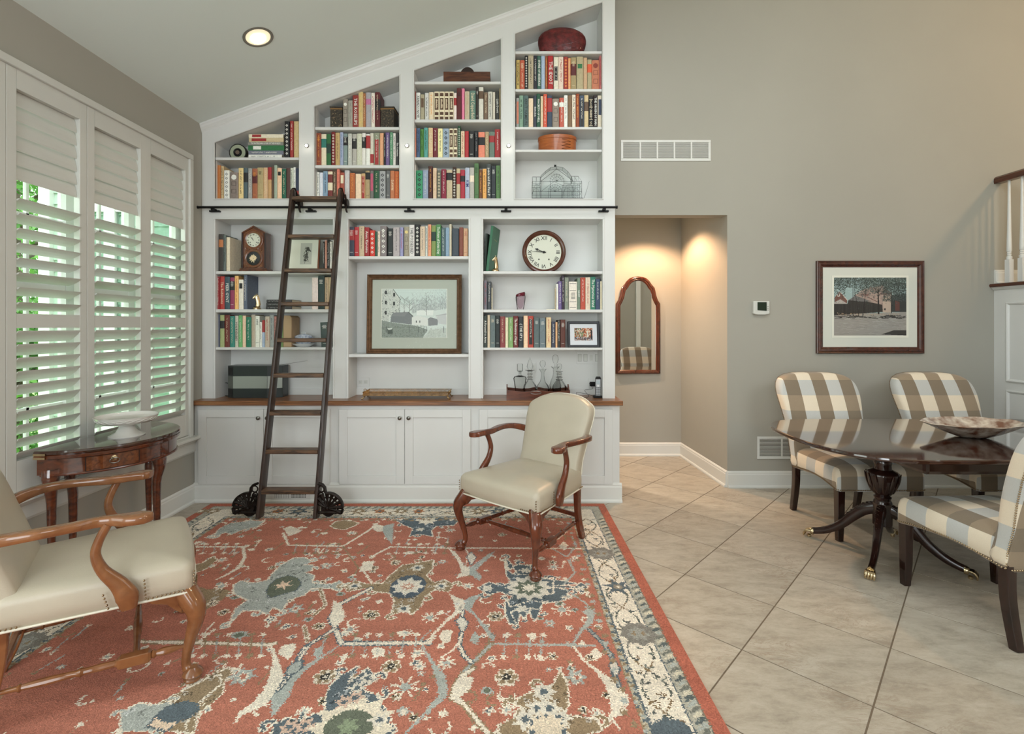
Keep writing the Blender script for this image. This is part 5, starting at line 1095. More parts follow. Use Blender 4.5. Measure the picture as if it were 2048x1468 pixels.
# gallery tray
Yt = YF-.045; zb = ZCT; g = lambda v, Y: (680+v/4.318-CX)*Y/FP
xa, xb = g(200, Yt), g(935, Yt); D_ = .185; wd = (xb-xa)/2
t = empty('gallery_tray', ((xa+xb)/2, Yt, ZCT), 0, 'old brass gallery tray with pierced rim and paw feet on the counter', 'tray')
boxo('tray_floor', M_oldbrass, t, -wd, wd, 0, D_, .028, .031)
mb = MB()
def gal(p, q):
    p = Vector(p); q = Vector(q); n_ = int((q-p).length/.011)
    for z in (.031, .060): mb.tube([p+Vector((0, 0, z)), q+Vector((0, 0, z))], .0022, 5)
    for i in range(n_+1):
        c_ = p+(q-p)*(i/n_); d_ = (q-p).normalized()*.0055
        mb.tube([c_-d_+Vector((0, 0, .031)), c_+d_+Vector((0, 0, .06))], .0012, 4); mb.tube([c_+d_+Vector((0, 0, .031)), c_-d_+Vector((0, 0, .06))], .0012, 4)
for a, b in (((-wd, 0, 0), (wd, 0, 0)), ((-wd, D_, 0), (wd, D_, 0)), ((-wd, 0, 0), (-wd, D_, 0)), ((wd, 0, 0), (wd, D_, 0))): gal(a, b)
mb.build('pierced_gallery', M_oldbrass, t, kind='stuff')
for sx in (-1, 1):
    for y in (.008, D_-.008): MB().sweep(catmull([(sx*(wd-.01), y, .03), (sx*(wd-.004), y, .016), (sx*(wd+.006), y-.006, .006), (sx*(wd+.016), y-.01, .005)], 4), lerpl([(.016, .016), (.012, .012), (.014, .01), (.018, .008)], 13), n=8).build('paw_foot', M_oldbrass, t, smooth=True)
    MB().tube(catmull([(sx*(wd-.002), D_*.3, .045), (sx*(wd+.012), D_*.35, .066), (sx*(wd+.016), D_*.5, .07), (sx*(wd+.012), D_*.65, .066), (sx*(wd-.002), D_*.7, .045)], 4), .003, 6).build('tray_handle', M_oldbrass, t, smooth=True)
# wall plates on the back panel
def plate(nm, px0, px1, py0, py1, label, cat, kind_, Y=YBK):
    g = lambda v: (v-CX)*Y/FP; z = lambda v: CH-(v-CY)*Y/FP; w_ = (g(px1)-g(px0))/2; h_ = (z(py0)-z(py1))/2
    t = empty(nm, ((g(px0)+g(px1))/2, Y, (z(py0)+z(py1))/2), 0, label, cat); boxo('plate', M_white, t, -w_, w_, -.005, -.0002, -h_, h_, bevel=.0015)
    return t, w_, h_
M_slot = mat('dark_slot', L(60, 60, 58), .6); M_dev = mat('white_plastic', L(205, 206, 200), .35)
t, w_, h_ = plate('power_outlet', 714, 738.5, 755, 773, 'white sideways power outlet behind the gallery tray', 'outlet', 0)
for sx in (-1, 1):
    boxo('socket', M_dev, t, sx*w_*.42-w_*.3, sx*w_*.42+w_*.3, -.007, -.005, -h_*.42, h_*.42, bevel=.001)
    MB().box(sx*w_*.42-.006, sx*w_*.42-.002, -.0076, -.0068, .002, .004).box(sx*w_*.42-.006, sx*w_*.42-.002, -.0076, -.0068, -.004, -.002).box(sx*w_*.42+.004, sx*w_*.42+.007, -.0076, -.0068, -.001, .001).build('slots', M_slot, t, kind='stuff')
t, w_, h_ = plate('light_switch_plate', 1153.5, 1199.5, 703.5, 727.5, 'white four-gang switch plate near the cordless phone', 'switch', 0)
for k in range(4):
    cx_ = -w_+(k+.5)*w_/2
    if k == 2: boxo('dimmer', M_dev, t, cx_-.013, cx_+.013, -.0062, -.005, -.024, .024); continue
    MB().box(cx_-.016, cx_+.016, -.0068, -.005, -.031, .031).build('switch_bezel', mat('grey_gap', L(128, 126, 120), .5), t); boxo('rocker_switch', M_dev, t, cx_-.0145, cx_+.0145, -.0095, -.006, -.0295, .0295, bevel=.001)
t, w_, h_ = plate('power_outlet', 1064, 1072, 725, 745, 'white power outlet behind the second decanter', 'outlet', 0); boxo('socket', M_dev, t, -w_*.5, w_*.5, -.007, -.005, -h_*.6, h_*.6)
# decanter tray
Yt = YF-.06; g = lambda v, Y: (1000+v/9.309-CX)*Y/FP; u = Yt/FP/9.309
xa, xb = g(122, Yt), g(1292, Yt+.03); wd = (xb-xa)/2; D_ = .19
t = empty('wooden_decanter_tray', ((xa+xb)/2, Yt, ZCT), 0, 'dark wooden scalloped tray holding glass decanters', 'tray')
M_dt = wood('red_brown_tray_wood', L(110, 58, 38), L(68, 34, 24), .3, .4, stretch=(6, 1, 1), scale=18)
boxo('tray_floor', M_dt, t, -wd, wd, 0, D_, 0, .010)
H = 160*u
top = [(-wd, 170*u), (-wd+.0, 175*u), (-wd*.72, 160*u), (-wd*.5, 148*u), (-wd*.25, 155*u), (-wd*.12, 172*u), (0, 180*u), (wd*.12, 172*u), (wd*.25, 155*u), (wd*.5, 148*u), (wd*.72, 160*u), (wd, 175*u)]
MB().prism([(-wd, 0), (wd, 0)]+[(x, z) for x, z in top[::-1]], -.008, 0).build('front_board', M_dt, t); MB().prism([(-wd, 0), (wd, 0)]+[(x, z) for x, z in top[::-1]], D_, D_+.008).build('back_board', M_dt, t)
for sx in (-1, 1): MB().prism([(0, 0), (D_, 0), (D_, 175*u), (D_*.8, 195*u), (D_*.55, 262*u), (D_*.45, 262*u), (D_*.2, 195*u), (0, 175*u)], sx*wd-.008*(sx > 0), sx*wd+.008*(sx < 0), 'x').build('end_board', M_dt, t)
MB().sweep([(.062*math.cos(a)*.7-.02, -.0095, 130*u*1+.012*math.sin(a)) for a in [2*PI*i/20 for i in range(20)]], .004, n=6, closed=True).build('carved_ring', M_nickel, t)
G3 = mat('cut_crystal_glass', L(235, 240, 238), 0.02, spec=1, trans=1.0, ior=1.45)
G4 = glass('thin_crystal', (.965, .97, .965, 1), .90, .05)
def decanter(px, Y, body, stopper, lb, n=24, flute=0.0, zoff=.010):
    t = empty('glass_decanter', (g(px, Y), Y, ZCT+zoff+.0005), 0, lb, 'decanter', 'glass decanters in the wooden tray')
    def rg(r, z): return [(r*u*(1+flute*math.cos(8*a))*math.cos(a), r*u*(1+flute*math.cos(8*a))*math.sin(a), z*u) for a in [2*PI*i/48 for i in range(48)]]
    body = [(body[0][0]*.92, 0)]+[(r, z+105) for r, z in body[1:]]; stopper = [(r, z+105) for r, z in stopper]
    inner = [(max(2, r-7), z) for r, z in body[::-1] if r > 8]; inner[-1] = (inner[-1][0], 18); inner = [q for q in inner if q[1] >= 18]+[(2, 20)]
    MB().rings([rg(r, z) for r, z in body]+[rg(r, max(z, 19)) for r, z in inner]).build('bottle', G4, t, smooth=True)
    MB().lathe([(r*u, z*u) for r, z in stopper], 16 if flute else 10).build('stopper', G4, t, smooth=bool(flute))
Yd = Yt+.075
decanter(372, Yd-.005, [(70, 0), (85, 8), (100, 80), (125, 250), (105, 285), (30, 305), (24, 340), (26, 370), (52, 385), (52, 400)], [(18, 330), (20, 392), (54, 396), (54, 520), (48, 524), (4, 524)], 'square-shouldered decanter with blocky stopper at the window end of the tray')
decanter(558, Yd, [(95, 0), (118, 10), (128, 60), (112, 120), (60, 190), (45, 220), (62, 228), (42, 238), (42, 262), (62, 270), (42, 280), (40, 320), (58, 328), (40, 338), (40, 380), (88, 398), (88, 404)], [(22, 370), (26, 408), (40, 425), (60, 470), (48, 520), (26, 580), (10, 630), (2, 655)], 'ring-necked decanter with tall pointed stopper', flute=.03)
decanter(795, Yd+.01, [(105, 0), (125, 12), (128, 50), (105, 110), (58, 170), (36, 230), (30, 300), (32, 360), (70, 420), (70, 425)], [(16, 400), (16, 450), (30, 462), (54, 500), (56, 540), (40, 578), (6, 590)], 'slender-necked decanter with round ball stopper', flute=.02)
decanter(1030, Yd+.055, [(90, 0), (104, 12), (112, 90), (90, 180), (52, 270), (42, 340), (44, 420), (80, 455), (80, 460)], [(20, 440), (22, 510), (40, 535), (62, 600), (52, 660), (22, 690), (4, 698)], 'tall decanter with faceted oval stopper, at the back of the tray', flute=.03)
decanter(1105, Yd-.01, [(105, 0), (125, 12), (135, 60), (118, 120), (70, 190), (52, 215), (70, 224), (46, 236), (46, 262), (66, 270), (44, 282), (42, 322), (56, 330), (42, 340), (42, 368), (64, 380), (64, 386)], [(20, 370), (22, 410), (36, 430), (48, 470), (44, 505), (26, 528), (4, 534)], 'squat fluted decanter with rounded stopper at the hall end of the tray', flute=.04)
# cordless phone, plug and adapter cord
Yp2 = YF+.02; t = empty('cordless_phone', (g(1826, Yp2), Yp2, ZCT), 0, 'black and silver cordless phone upright in its charger', 'phone'); u2 = Yp2/FP/9.309
boxo('charger', M_black, t, -78*u2, 74*u2, -.01, .06, 0, 42*u2, bevel=.004)
hs = MB().prism([(-50*u2, 30*u2), (46*u2, 30*u2), (54*u2, 370*u2), (40*u2, 400*u2), (-30*u2, 400*u2), (-46*u2, 370*u2)], .0, .022).build('handset', mat('phone_black', L(26, 27, 29), .3), t, bevel=.003)
boxo('keypad_panel', mat('silver_plastic', L(186, 188, 190), .35, .2), t, -42*u2, 44*u2, -.0012, .0004, 50*u2, 350*u2)
boxo('screen', mat('pale_lcd', L(176, 186, 190), .2), t, -34*u2, 38*u2, -.002, -.001, 262*u2, 330*u2)
mb = MB()
for r_ in range(5):
    for c_ in range(3): mb.box((-34+c_*28)*u2, (-14+c_*28)*u2, -.0028, -.001, (58+r_*32)*u2, (78+r_*32)*u2)
mb.build('keys', mat('grey_keys', L(110, 112, 114), .4), t); disco('select_key', 20*u2, -.003, 228*u2, mat('white_key', L(225, 226, 226), .3), t, 16)
t = empty('power_adapter', (g(1715, YBK), YBK, CH-(700+628/9.309-CY)*YBK/FP), 0, 'black plug-in power adapter on the wall beside the cordless phone', 'adapter'); uu = YBK/FP/9.309
boxo('adapter_body', M_black, t, -50*uu, 50*uu, -.035, -.0055, -40*uu, 40*uu, bevel=.004); boxo('plate', M_white, t, -70*uu, 70*uu, -.0055, -.0004, -100*uu, 110*uu, bevel=.001)
t = empty('phone_cord', (g(1560, Yp2), Yp2+.05, ZCT+.002), 0, 'thin looped dark phone cord lying on the counter', 'cord')
MB().tube(catmull([(-.055, -.01, .002), (-.05, .02, .035), (-.01, .03, .03), (.05, .03, .018), (.078, .0, .012)], 6), .0015, 5).build('cord_loop', M_black, t); MB().tube(catmull([(-.055, -.03, .002), (-.03, -.05, .002), (.02, -.04, .003), (.05, .0, .008), (.02, .03, .05), (.06, .06, .055), (.10, .10, .06), (.075, .16, .10)], 6), .0015, 5).build('cord_loop', M_black, t)

# ================================================================ rail and rolling ladder
Yr = YF-.055; rz_ = fz(414.5, Yr); xr0, xr1 = fx(396, Yr), fx(1232, Yr)
t = empty('ladder_rail', ((xr0+xr1)/2, Yr, rz_), 0, 'long black ladder rail running across the bookcase', 'rail'); hl = (xr1-xr0)/2
MB().tube([(-hl, 0, 0), (hl, 0, 0)], .0098, 12).build('rail_tube', M_black, t, smooth=True)
for px in (424, 618, 817, 1012, 1209):
    x = fx(px, Yr)-(xr0+xr1)/2; b = MB().box(x-.042, x+.042, .028, .0545, -.030, -.017).box(x-.012, x+.012, 0.0, .05, -.022, -.006); b.build('bracket', M_black, t, bevel=.002)
for s_ in (-1, 1): MB().tube([(s_*hl, 0, 0), (s_*(hl+.012), 0, 0)], .0125, 12).build('rail_end', M_black, t)
# ladder: foot on the rug, top hooked on the rail
Lf = [Vector((-1.782, 3.585, 0.016)), Vector((-1.372, 3.585, 0.016))]
yt_ = Yr-.045; zt_ = CH-(380-CY)*yt_/FP
Lt = [Vector((fx(587, yt_), yt_, zt_)), Vector((fx(681, yt_), yt_, zt_))]
t = empty('library_ladder', ((Lf[0].x+Lf[1].x)/2, Lf[0].y, .016), 0, 'dark oak rolling library ladder with cast-iron wheel housings', 'ladder'); org = t.location.copy()
def stile_(i):
    a, b = Lf[i]-org, Lf[i]*0+Lt[i]-org; d = b-a
    up = Vector((0, 1, 0)); mb = MB(); n_ = [a, a+d*.12, a+d*.5, a+d*.97, b]
    mb.sweep(n_, [(.026, .088), (.026, .082), (.026, .078), (.026, .074), (.024, .05)], up=(0, 1, 0), n=12, pw=7); return mb.build('stile', M_stile, t, smooth=True, ang=.5)
st_ = [stile_(0), stile_(1)]
def onst(i, z):
    k = (z-Lf[i].z)/(Lt[i].z-Lf[i].z); return Lf[i]+(Lt[i]-Lf[i])*k
rpy = [397, 473, 540.5, 607, 679, 749, 824, 900, 979.5]
for py in rpy:
    k = .5
    for _ in range(8): Y = onst(0, Lf[0].z+k*(Lt[0].z-Lf[0].z)).y; z = CH-(py-CY)*Y/FP; k = (z-Lf[0].z)/(Lt[0].z-Lf[0].z)
    a, b = onst(0, z)-org, onst(1, z)-org; zz = a.z
    x0, x1 = a.x+.012, b.x-.012; yc = (a.y+b.y)/2
    mb = MB(); mb.prism([(yc-.047, zz-.016), (yc-.042, zz-.020), (yc+.04, zz-.020), (yc+.04, zz+.010), (yc-.040, zz+.010), (yc-.047, zz+.005)], x0, x1, 'x'); mb.build('rung', M_rung, t, bevel=.003)
for i, s_ in ((0, -1), (1, 1)):   # hooks at the top
    a = Lt[i]-org; sx = a.x+s_*0
    mb = MB().sweep([(sx+.0, a.y-.02, a.z-.10), (sx+.0, a.y-.02, a.z-.01), (sx, a.y+.005, a.z+.012), (sx, a.y+.04, a.z-.02), (sx, a.y+.055, a.z-.10)], (.032, .016), up=(0, 1, 0.2), n=8, pw=4); mb.build('top_hook', M_iron, t, smooth=True)
    b = MB().lathe([(.030, -.012), (.034, -.008), (.022, -.003), (.022, .003), (.034, .008), (.030, .012)], 20); b.xf(Matrix.Translation((sx+.034, a.y+.045, rz_-org.z+.033)) @ Matrix.Rotation(PI/2, 4, 'Y')); b.build('guide_wheel', M_iron, t, smooth=True)
    MB().sweep([(sx+.03, a.y+.02, a.z-.03), (sx+.036, a.y+.03, a.z-.08), (sx+.034, a.y+.035, a.z-.15), (sx+.040, a.y+.035, a.z-.17)], (.014, .03), up=(0, 1, 0), n=8).build('wheel_arm', M_iron, t, smooth=True)
def housing(i, s_):
    f = Lf[i]-org; mb = MB(); y = f.y+.00; t0, t1 = y-.012, y+.012
    x0 = f.x+s_*.014
    # outline of the wheel guard: quarter round outside, small upper lobe by the stile
    def P(u_, z): return (x0+s_*u_, z)
    cxw, czw, R = .068, .070, .108
    arc = [(cxw+R*math.cos(a), max(.028, czw+R*math.sin(a)*.98)) for a in [math.radians(v) for v in range(-24, 100, 8)]]
    out = [(0.0, .03)]+[(max(0, q[0]), q[1]) for q in arc]+[(.05, .190), (.046, .215), (.03, .235), (.0, .245)]
    rim_in = .012
    # rim as thick swept band + web with spokes
    mb.sweep([(P(a_, b_)[0], y, P(a_, b_)[1]) for a_, b_ in out[1:]], (.030, .017), up=(0.0, 0.0, 1.0), n=6, pw=5)
    mb.build('wheel_guard_rim', M_iron, t, smooth=True, ang=.8)
    mb = MB(); 
    for k in range(9):
        a = math.radians(-20+k*22.5); r1 = R*.98; mb.tube([(P(cxw, 0)[0], y, czw), (P(cxw+r1*.5*math.cos(a), 0)[0], y, max(.03, czw+r1*.5*math.sin(a))), (P(max(0, cxw+r1*math.cos(a)), 0)[0], y, max(.03, czw+r1*math.sin(a)))], [.014, .0085, .017], 6)
    mb.tube([(P(0.0, 0)[0], y, .035), (P(.165, 0)[0], y, .035)], .010, 6)
    b2 = MB().lathe([(.044, -.005), (.046, 0), (.044, .005)], 20); b2.xf(Matrix.Translation((P(cxw, 0)[0], y, czw)) @ Matrix.Rotation(PI/2, 4, 'X')); mb.add(b2.v, b2.f)
    mb.sweep([(P(cxw+.074*math.cos(q), 0)[0], y, czw+.074*math.sin(q)) for q in [math.radians(v) for v in range(-24, 205, 12)]], (.012, .009), up=(0, 1, 0), n=6)
    for c_, r_ in (((.022, .205), .022), ((.018, .165), .016)): mb.sweep([(P(c_[0]+r_*math.cos(q), 0)[0], y, c_[1]+r_*math.sin(q)) for q in [2*PI*k/14 for k in range(14)]], (.010, .008), up=(0, 1, 0), n=6, closed=True)
    mb.build('pierced_web', M_iron, t, smooth=True)
    b = MB().lathe([(.050, -.009), (.054, -.006), (.054, .006), (.050, .009)], 28); b.xf(Matrix.Translation((P(cxw, 0)[0], y+.018, .0545)) @ Matrix.Rotation(PI/2, 4, 'X')); b.build('wheel', M_iron, t, smooth=True)
    b = MB().lathe([(.016, -.018), (.018, .0), (.012, .02), (.004, .024)], 16); b.xf(Matrix.Translation((P(cxw, 0)[0], y, czw)) @ Matrix.Rotation(PI/2, 4, 'X')); b.build('hub', M_iron, t, smooth=True)
housing(0, -1); housing(1, 1)

# ================================================================ wall fittings
def vent(px0, px1, py0, py1, nm, lb, secs, n, Y=WB, vertical=False, open_right=False):
    g = lambda v: (v-CX)*Y/FP; z = lambda v: CH-(v-CY)*Y/FP; w_ = (g(px1)-g(px0))/2; h_ = (z(py0)-z(py1))/2
    t = empty(nm, ((g(px0)+g(px1))/2, Y, (z(py0)+z(py1))/2), 0, lb, 'vent'); b_ = .020
    MB().box(-w_, w_, -.008, -.0002, h_-b_, h_).box(-w_, w_, -.008, -.0002, -h_, -h_+b_).box(-w_, -w_+b_, -.008, -.0002, -h_+b_, h_-b_).box(w_-b_, w_, -.008, -.0002, -h_+b_, h_-b_).build('frame', M_trim, t, bevel=.002)
    boxo('backing', mat('shadowed_duct', L(96, 92, 84), .8), t, -w_+b_, w_-b_, -.0015, -.0003, -h_+b_, h_-b_)
    iw = 2*(w_-b_)
    for k in range(1, secs): x = -w_+b_+iw*k/secs; boxo('divider', M_trim, t, x-.006, x+.006, -.008, -.0016, -h_+b_, h_-b_)
    me = None; ih = 2*(h_-b_)
    for k in range(n):
        zc2 = -h_+b_+ih*(k+.5)/n; d_ = ih/n
        if me is None: o = MB().prism([(-.0075, d_*.10), (-.0065, d_*.2), (-.0016, -d_*.35), (-.0026, -d_*.42)], -w_+b_, w_-b_, 'x').build('slat', M_trim, t, loc=(0, 0, zc2)); me = o.data
        else: o = bpy.data.objects.new('slat', me); COL.objects.link(o); o.parent = t; o.location = (0, 0, zc2)
    return t
vent(1241.5, 1421, 280.5, 322.5, 'return_air_grille', 'long white return-air grille high on the wall above the hall opening', 5, 15)
vent(1514, 1612, 873, 917.5, 'wall_register', 'white wall register low beside the plaid chair and baseboard', 2, 13)
# toe-kick register in the bookcase baseboard
Yq = YC-.02; g = lambda v: (v-CX)*Yq/FP; z = lambda v: CH-(v-CY)*Yq/FP
t = empty('floor_register', (g(582), Yq, z(991.5)), 0, 'small white register in the baseboard behind the ladder foot', 'vent'); w_ = (g(626)-g(547))/2; h_ = (z(984)-z(999))/2
boxo('frame', M_white, t, -w_, w_, -.004, -.0002, -h_, h_)
mb = MB()
for k in range(9): x = -w_*.8+k*w_*.085; mb.box(x-.001, x+.001, -.0046, -.0038, -h_*.6, h_*.6)
for k in range(10):
    for zz in (-.35, 0.0, .35): x = w_*.06+k*w_*.075; mb.box(x-.0036, x+.0036, -.0046, -.0038, h_*zz-h_*.12, h_*zz+h_*.12)
mb.build('slots', M_slot, t, kind='stuff')
# thermostat
g = lambda v: (v-CX)*WB/FP; z = lambda v: CH-(v-CY)*WB/FP
t = empty('thermostat', (g(1520), WB, z(616)), 0, 'white wall thermostat with a dark green screen', 'thermostat'); w_ = (1536-1504)/2*WB/FP; h_ = 13.5*WB/FP
MB().prism([(-w_, -h_*.85), (-w_*.5, -h_), (w_*.5, -h_), (w_, -h_*.85), (w_, h_*.92), (w_*.96, h_), (-w_*.96, h_), (-w_, h_*.92)], -.028, -.0002).build('body', M_dev, t, bevel=.004)
MB().prism([(-w_*.52, -h_*.35), (w_*.62, -h_*.45), (w_*.62, h_*.85), (-w_*.52, h_*.85)], -.0295, -.0275).build('screen', mat('dark_green_lcd', L(38, 50, 40), .15), t)
mb = MB(); 
for k in range(3): mb.box(w_*.70, w_*.85, -.0292, -.0278, h_*(.15-.25*k), h_*(.2-.25*k))
mb.build('buttons', M_slot, t)
# hall mirror
Ym = D2-.0; g = lambda v: (v-CX)*(D2-.02)/FP; z = lambda v: CH-(v-CY)*(D2-.02)/FP
struct('trim_2', MB().box(3.98, 4.10, -3.0, -2.96, 0, 2.75), M_trim)
t = empty('wall_mirror', (g(1276.5), D2-.006, z(748)), .022, 'arched mahogany-framed mirror on the hall wall', 'mirror')
Z5m = lambda px, py: (g(1220+px/6.675)-g(1276.5), z(540+py/6.673)-z(748))
half_o = [(375, 1387), (675, 1387), (675, 640), (672, 450), (640, 400), (620, 340), (608, 280), (596, 235), (560, 195), (530, 150), (490, 112), (440, 92), (375, 86)]
half_i = [(372, 1332), (613, 1332), (613, 640), (612, 475), (585, 425), (562, 370), (552, 320), (540, 275), (510, 240), (490, 205), (460, 172), (420, 150), (372, 143)]
def mir(h_): 
    P_ = [Z5m(*p) for p in h_]; cx_ = Z5m(375, 0)[0]; return P_[:-1]+[(2*cx_-x, zz) for x, zz in P_[::-1][:-1]]
oo, ii = mir(half_o), mir(half_i)
def mixr(f, y): return [(a[0]+(b[0]-a[0])*f, y, a[1]+(b[1]-a[1])*f) for a, b in zip(oo, ii)]
MB().rings([mixr(0, -.0004), mixr(0, -.016), mixr(.12, -.024), mixr(.4, -.028), mixr(.65, -.020), mixr(.75, -.022), mixr(1, -.012), mixr(1, -.004)], False, False).build('frame', wood('mirror_mahogany', L(92, 42, 26), L(54, 24, 15), .2, .7, stretch=(1, 1, 4), scale=14), t, smooth=True, ang=.7)
MB().prism([(x*1.0, zz) for x, zz in ii], -.011, -.005).build('mirror_glass', mat('silvered_mirror', (.9, .9, .88, 1), .0, 1.0), t)

# ================================================================ landing, knee wall, balusters
XS = 4.235; ZL = 1.764; YN = 1.6
t = empty('trim_1', (0, 0, 0)); t['kind'] = 'structure'
kw = MB().box(XS, XS+.10, YN, WB, -.02, ZL-.03); struct('wall_landing', kw, M_white)
def pan(y0, y1, z0, z1):
    lv = []
    for d_, o_ in ((0, 0.0), (0, .010), (.008, .014), (.016, .010), (.022, .004), (.024, 0.0)): lv.append([(XS-o_, y0+d_, z0+d_), (XS-o_, y1-d_, z0+d_), (XS-o_, y1-d_, z1-d_), (XS-o_, y0+d_, z1-d_)])
    MB().rings(lv, False, False).build('panel_moulding', M_white, t)
for k in range(3):
    y1 = 4.19-k*.82; pan(y1-.66, y1, .93, 1.60); pan(y1-.66, y1, .18, .86)
MB().prism([(XS-.03, ZL-.03), (XS-.022, ZL-.036), (XS-.012, ZL-.05), (XS, ZL-.056), (XS, ZL-.03)], YN, WB, 'y').build('cap_moulding', M_white, t)
bl = empty('landing_balustrade', (XS+.05, WB, ZL), 0, 'white turned balusters under a dark wood handrail on the landing', 'railing')
M_hr = wood('cherry_handrail', L(96, 48, 28), L(60, 28, 17), .25, .6, stretch=(1, 8, 1), scale=14)
MB().prism([(-.085, -.03), (.085, -.03), (.092, -.02), (.092, -.006), (.085, 0), (-.085, 0), (-.092, -.006), (-.092, -.02)], YN-WB, -.0005, 'y').build('shoe_rail', M_hr, bl)
hz0 = 2.632-ZL
MB().prism([(-.030, 0), (.030, 0), (.034, .02), (.032, .045), (.018, .06), (-.018, .06), (-.032, .045), (-.034, .02)], YN-WB, -.0005, 'y').xf(Matrix.Translation((-.02, 0, hz0))).build('handrail', M_hr, bl)
bm = MB(); bm.box(-.019, .019, -.019, .019, 0.0, .20)
rsq = lambda r, z, n=16: [(r*math.cos(2*PI*i/n), r*math.sin(2*PI*i/n), z) for i in range(n)]
bm.rings([rsq(r, z) for r, z in ((.018, .20), (.020, .212), (.020, .224), (.012, .230), (.017, .238), (.0125, .246), (.017, .254), (.013, .262), (.018, .27), (.018, .30), (.014, .45), (.0105, .7), (.009, hz0+.002))]).v
bme = None
for k in range(22):
    y = 4.2-.106*k-WB
    if y+WB < YN+.05: break
    if bme is None: o = bm.build('baluster', M_white, bl, smooth=True, ang=.6, loc=(-.02, y, 0)); bme = o.data
    else: o = bpy.data.objects.new('baluster', bme); COL.objects.link(o); o.parent = bl; o.location = (-.02, y, 0)
struct('floor_landing', MB().box(XS+.10, 6.5, YN, WB, 1.55, ZL-.031), M_ceil)
baseboard('baseboard_landing', (XS+.0, WB), (6.5, WB), .125, z=ZL-.002)
# ---- recessed downlight in the sloped ceiling
dl = empty('recessed_downlight', (-1.667, 3.331, zc(-1.667)), 0, 'lit recessed downlight in the sloped ceiling', 'lamp')
dl.rotation_euler = (0, -math.atan(SL), 0)
rg_ = [(.098, -.001), (.098, -.004), (.090, -.006), (.080, -.0035), (.079, -.0015)]
MB().lathe(rg_, 40, cap=False).build('trim_ring', mat('bronze_grey_ring', L(120, 116, 106), .4), dl, smooth=True)
M_refl = mat('warm_lit_reflector', L(255, 240, 200), .3, emit=(1, .86, .62, 1), es=.55)
MB().lathe([(.079, -.0012), (.0790, -.0022), (.05, -.0030), (.05, -.002)], 40, cap=False).build('reflector', M_refl, dl)
b = MB().lathe([(.048, -.003), (.044, -.010), (.030, -.014), (.003, -.016)], 28); b.build('bulb', mat('lit_bulb', (1, 1, 1, 1), emit=(1, .95, .88, 1), es=9), dl, smooth=True, loc=(-.006, .012, 0))
# ---- hall mirror's view: sconce and casing at the rear
t = empty('wall_sconce', (3.22, -3.0, 1.62), 0, 'small wall sconce with a fabric shade, seen in the hall mirror', 'lamp')
MB().lathe([(.05, 0), (.09, -.18)], 20, cap=False).build('shade', mat('cream_fabric_shade', L(210, 190, 140), .8), t, loc=(0, .12, .1)); MB().tube([(0, 0, -.1), (0, .08, -.14), (0, .12, -.08)], .008, 6).build('arm', M_black, t)
# ================================================================ leather armchairs
def loft_outline(pts, levels):
    """pts closed outline (x,z) front view; levels = [(scale_inset, y)]"""
    pass
def back_body(outline, zc_, thick, yf, dome=.012, nlev=None):
    """upholstered back: outline (x,z), yf(z) rear-face position; front swells towards -y"""
    n = len(outline); cz = zc_
    def lev(s, off): 
        r = []
        for x, z in outline:
            X, Z = x*s, cz+(z-cz)*s; r.append((X, yf(Z)-off, Z))
        return r
    L_ = [lev(.97, 0.0), lev(.99, .004), lev(1.0, .012), lev(1.0, thick*.7), lev(.985, thick*.92), lev(.95, thick), lev(.8, thick+dome*.6), lev(.55, thick+dome*.9), lev(.25, thick+dome), lev(.02, thick+dome)]
    return L_
def studs(mb, pts, r=.0042, nrm=None, every=.0135):
    pts = [Vector(p) for p in pts]; acc = 0.0; out = []
    for a, b in zip(pts[:-1], pts[1:]):
        d = (b-a); ln = d.length; s = acc
        while s < ln: out.append(a+d*(s/ln)); s += every
        acc = s-ln
    for p in out: mb.ball(p, r, 6, 4)
    return out
def seat_rings(outf, outb_depth, z0, z1, crown):
    pass
def rrect(xf, xb, y0, y1, r=.03, bow=0.0, n=5, waist=0.0):
    """rounded trapezoid, y0 front (half width xf), y1 back (half width xb), CCW seen from above"""
    P = []; cs = [(-xf+r, y0+r, PI, 1.5*PI), (xf-r, y0+r, 1.5*PI, 2*PI), (xb-r, y1-r, 0, .5*PI), (-xb+r, y1-r, .5*PI, PI)]
    sides = []
    for k, (cx_, cy_, a0, a1) in enumerate(cs):
        for i in range(n+1): a = a0+(a1-a0)*i/n; P.append((cx_+r*math.cos(a), cy_+r*math.sin(a)))
        nx = cs[(k+1) % 4]; pa = P[-1]; pb = (nx[0]+r*math.cos(nx[2]), nx[1]+r*math.sin(nx[2]))
        for i in range(1, 8):
            f = i/8; x = pa[0]+(pb[0]-pa[0])*f; y = pa[1]+(pb[1]-pa[1])*f
            if k == 0: y -= bow*math.sin(PI*f)
            if k in (1, 3): x -= math.copysign(waist*math.sin(PI*f), x)
            P.append((x, y))
    return P
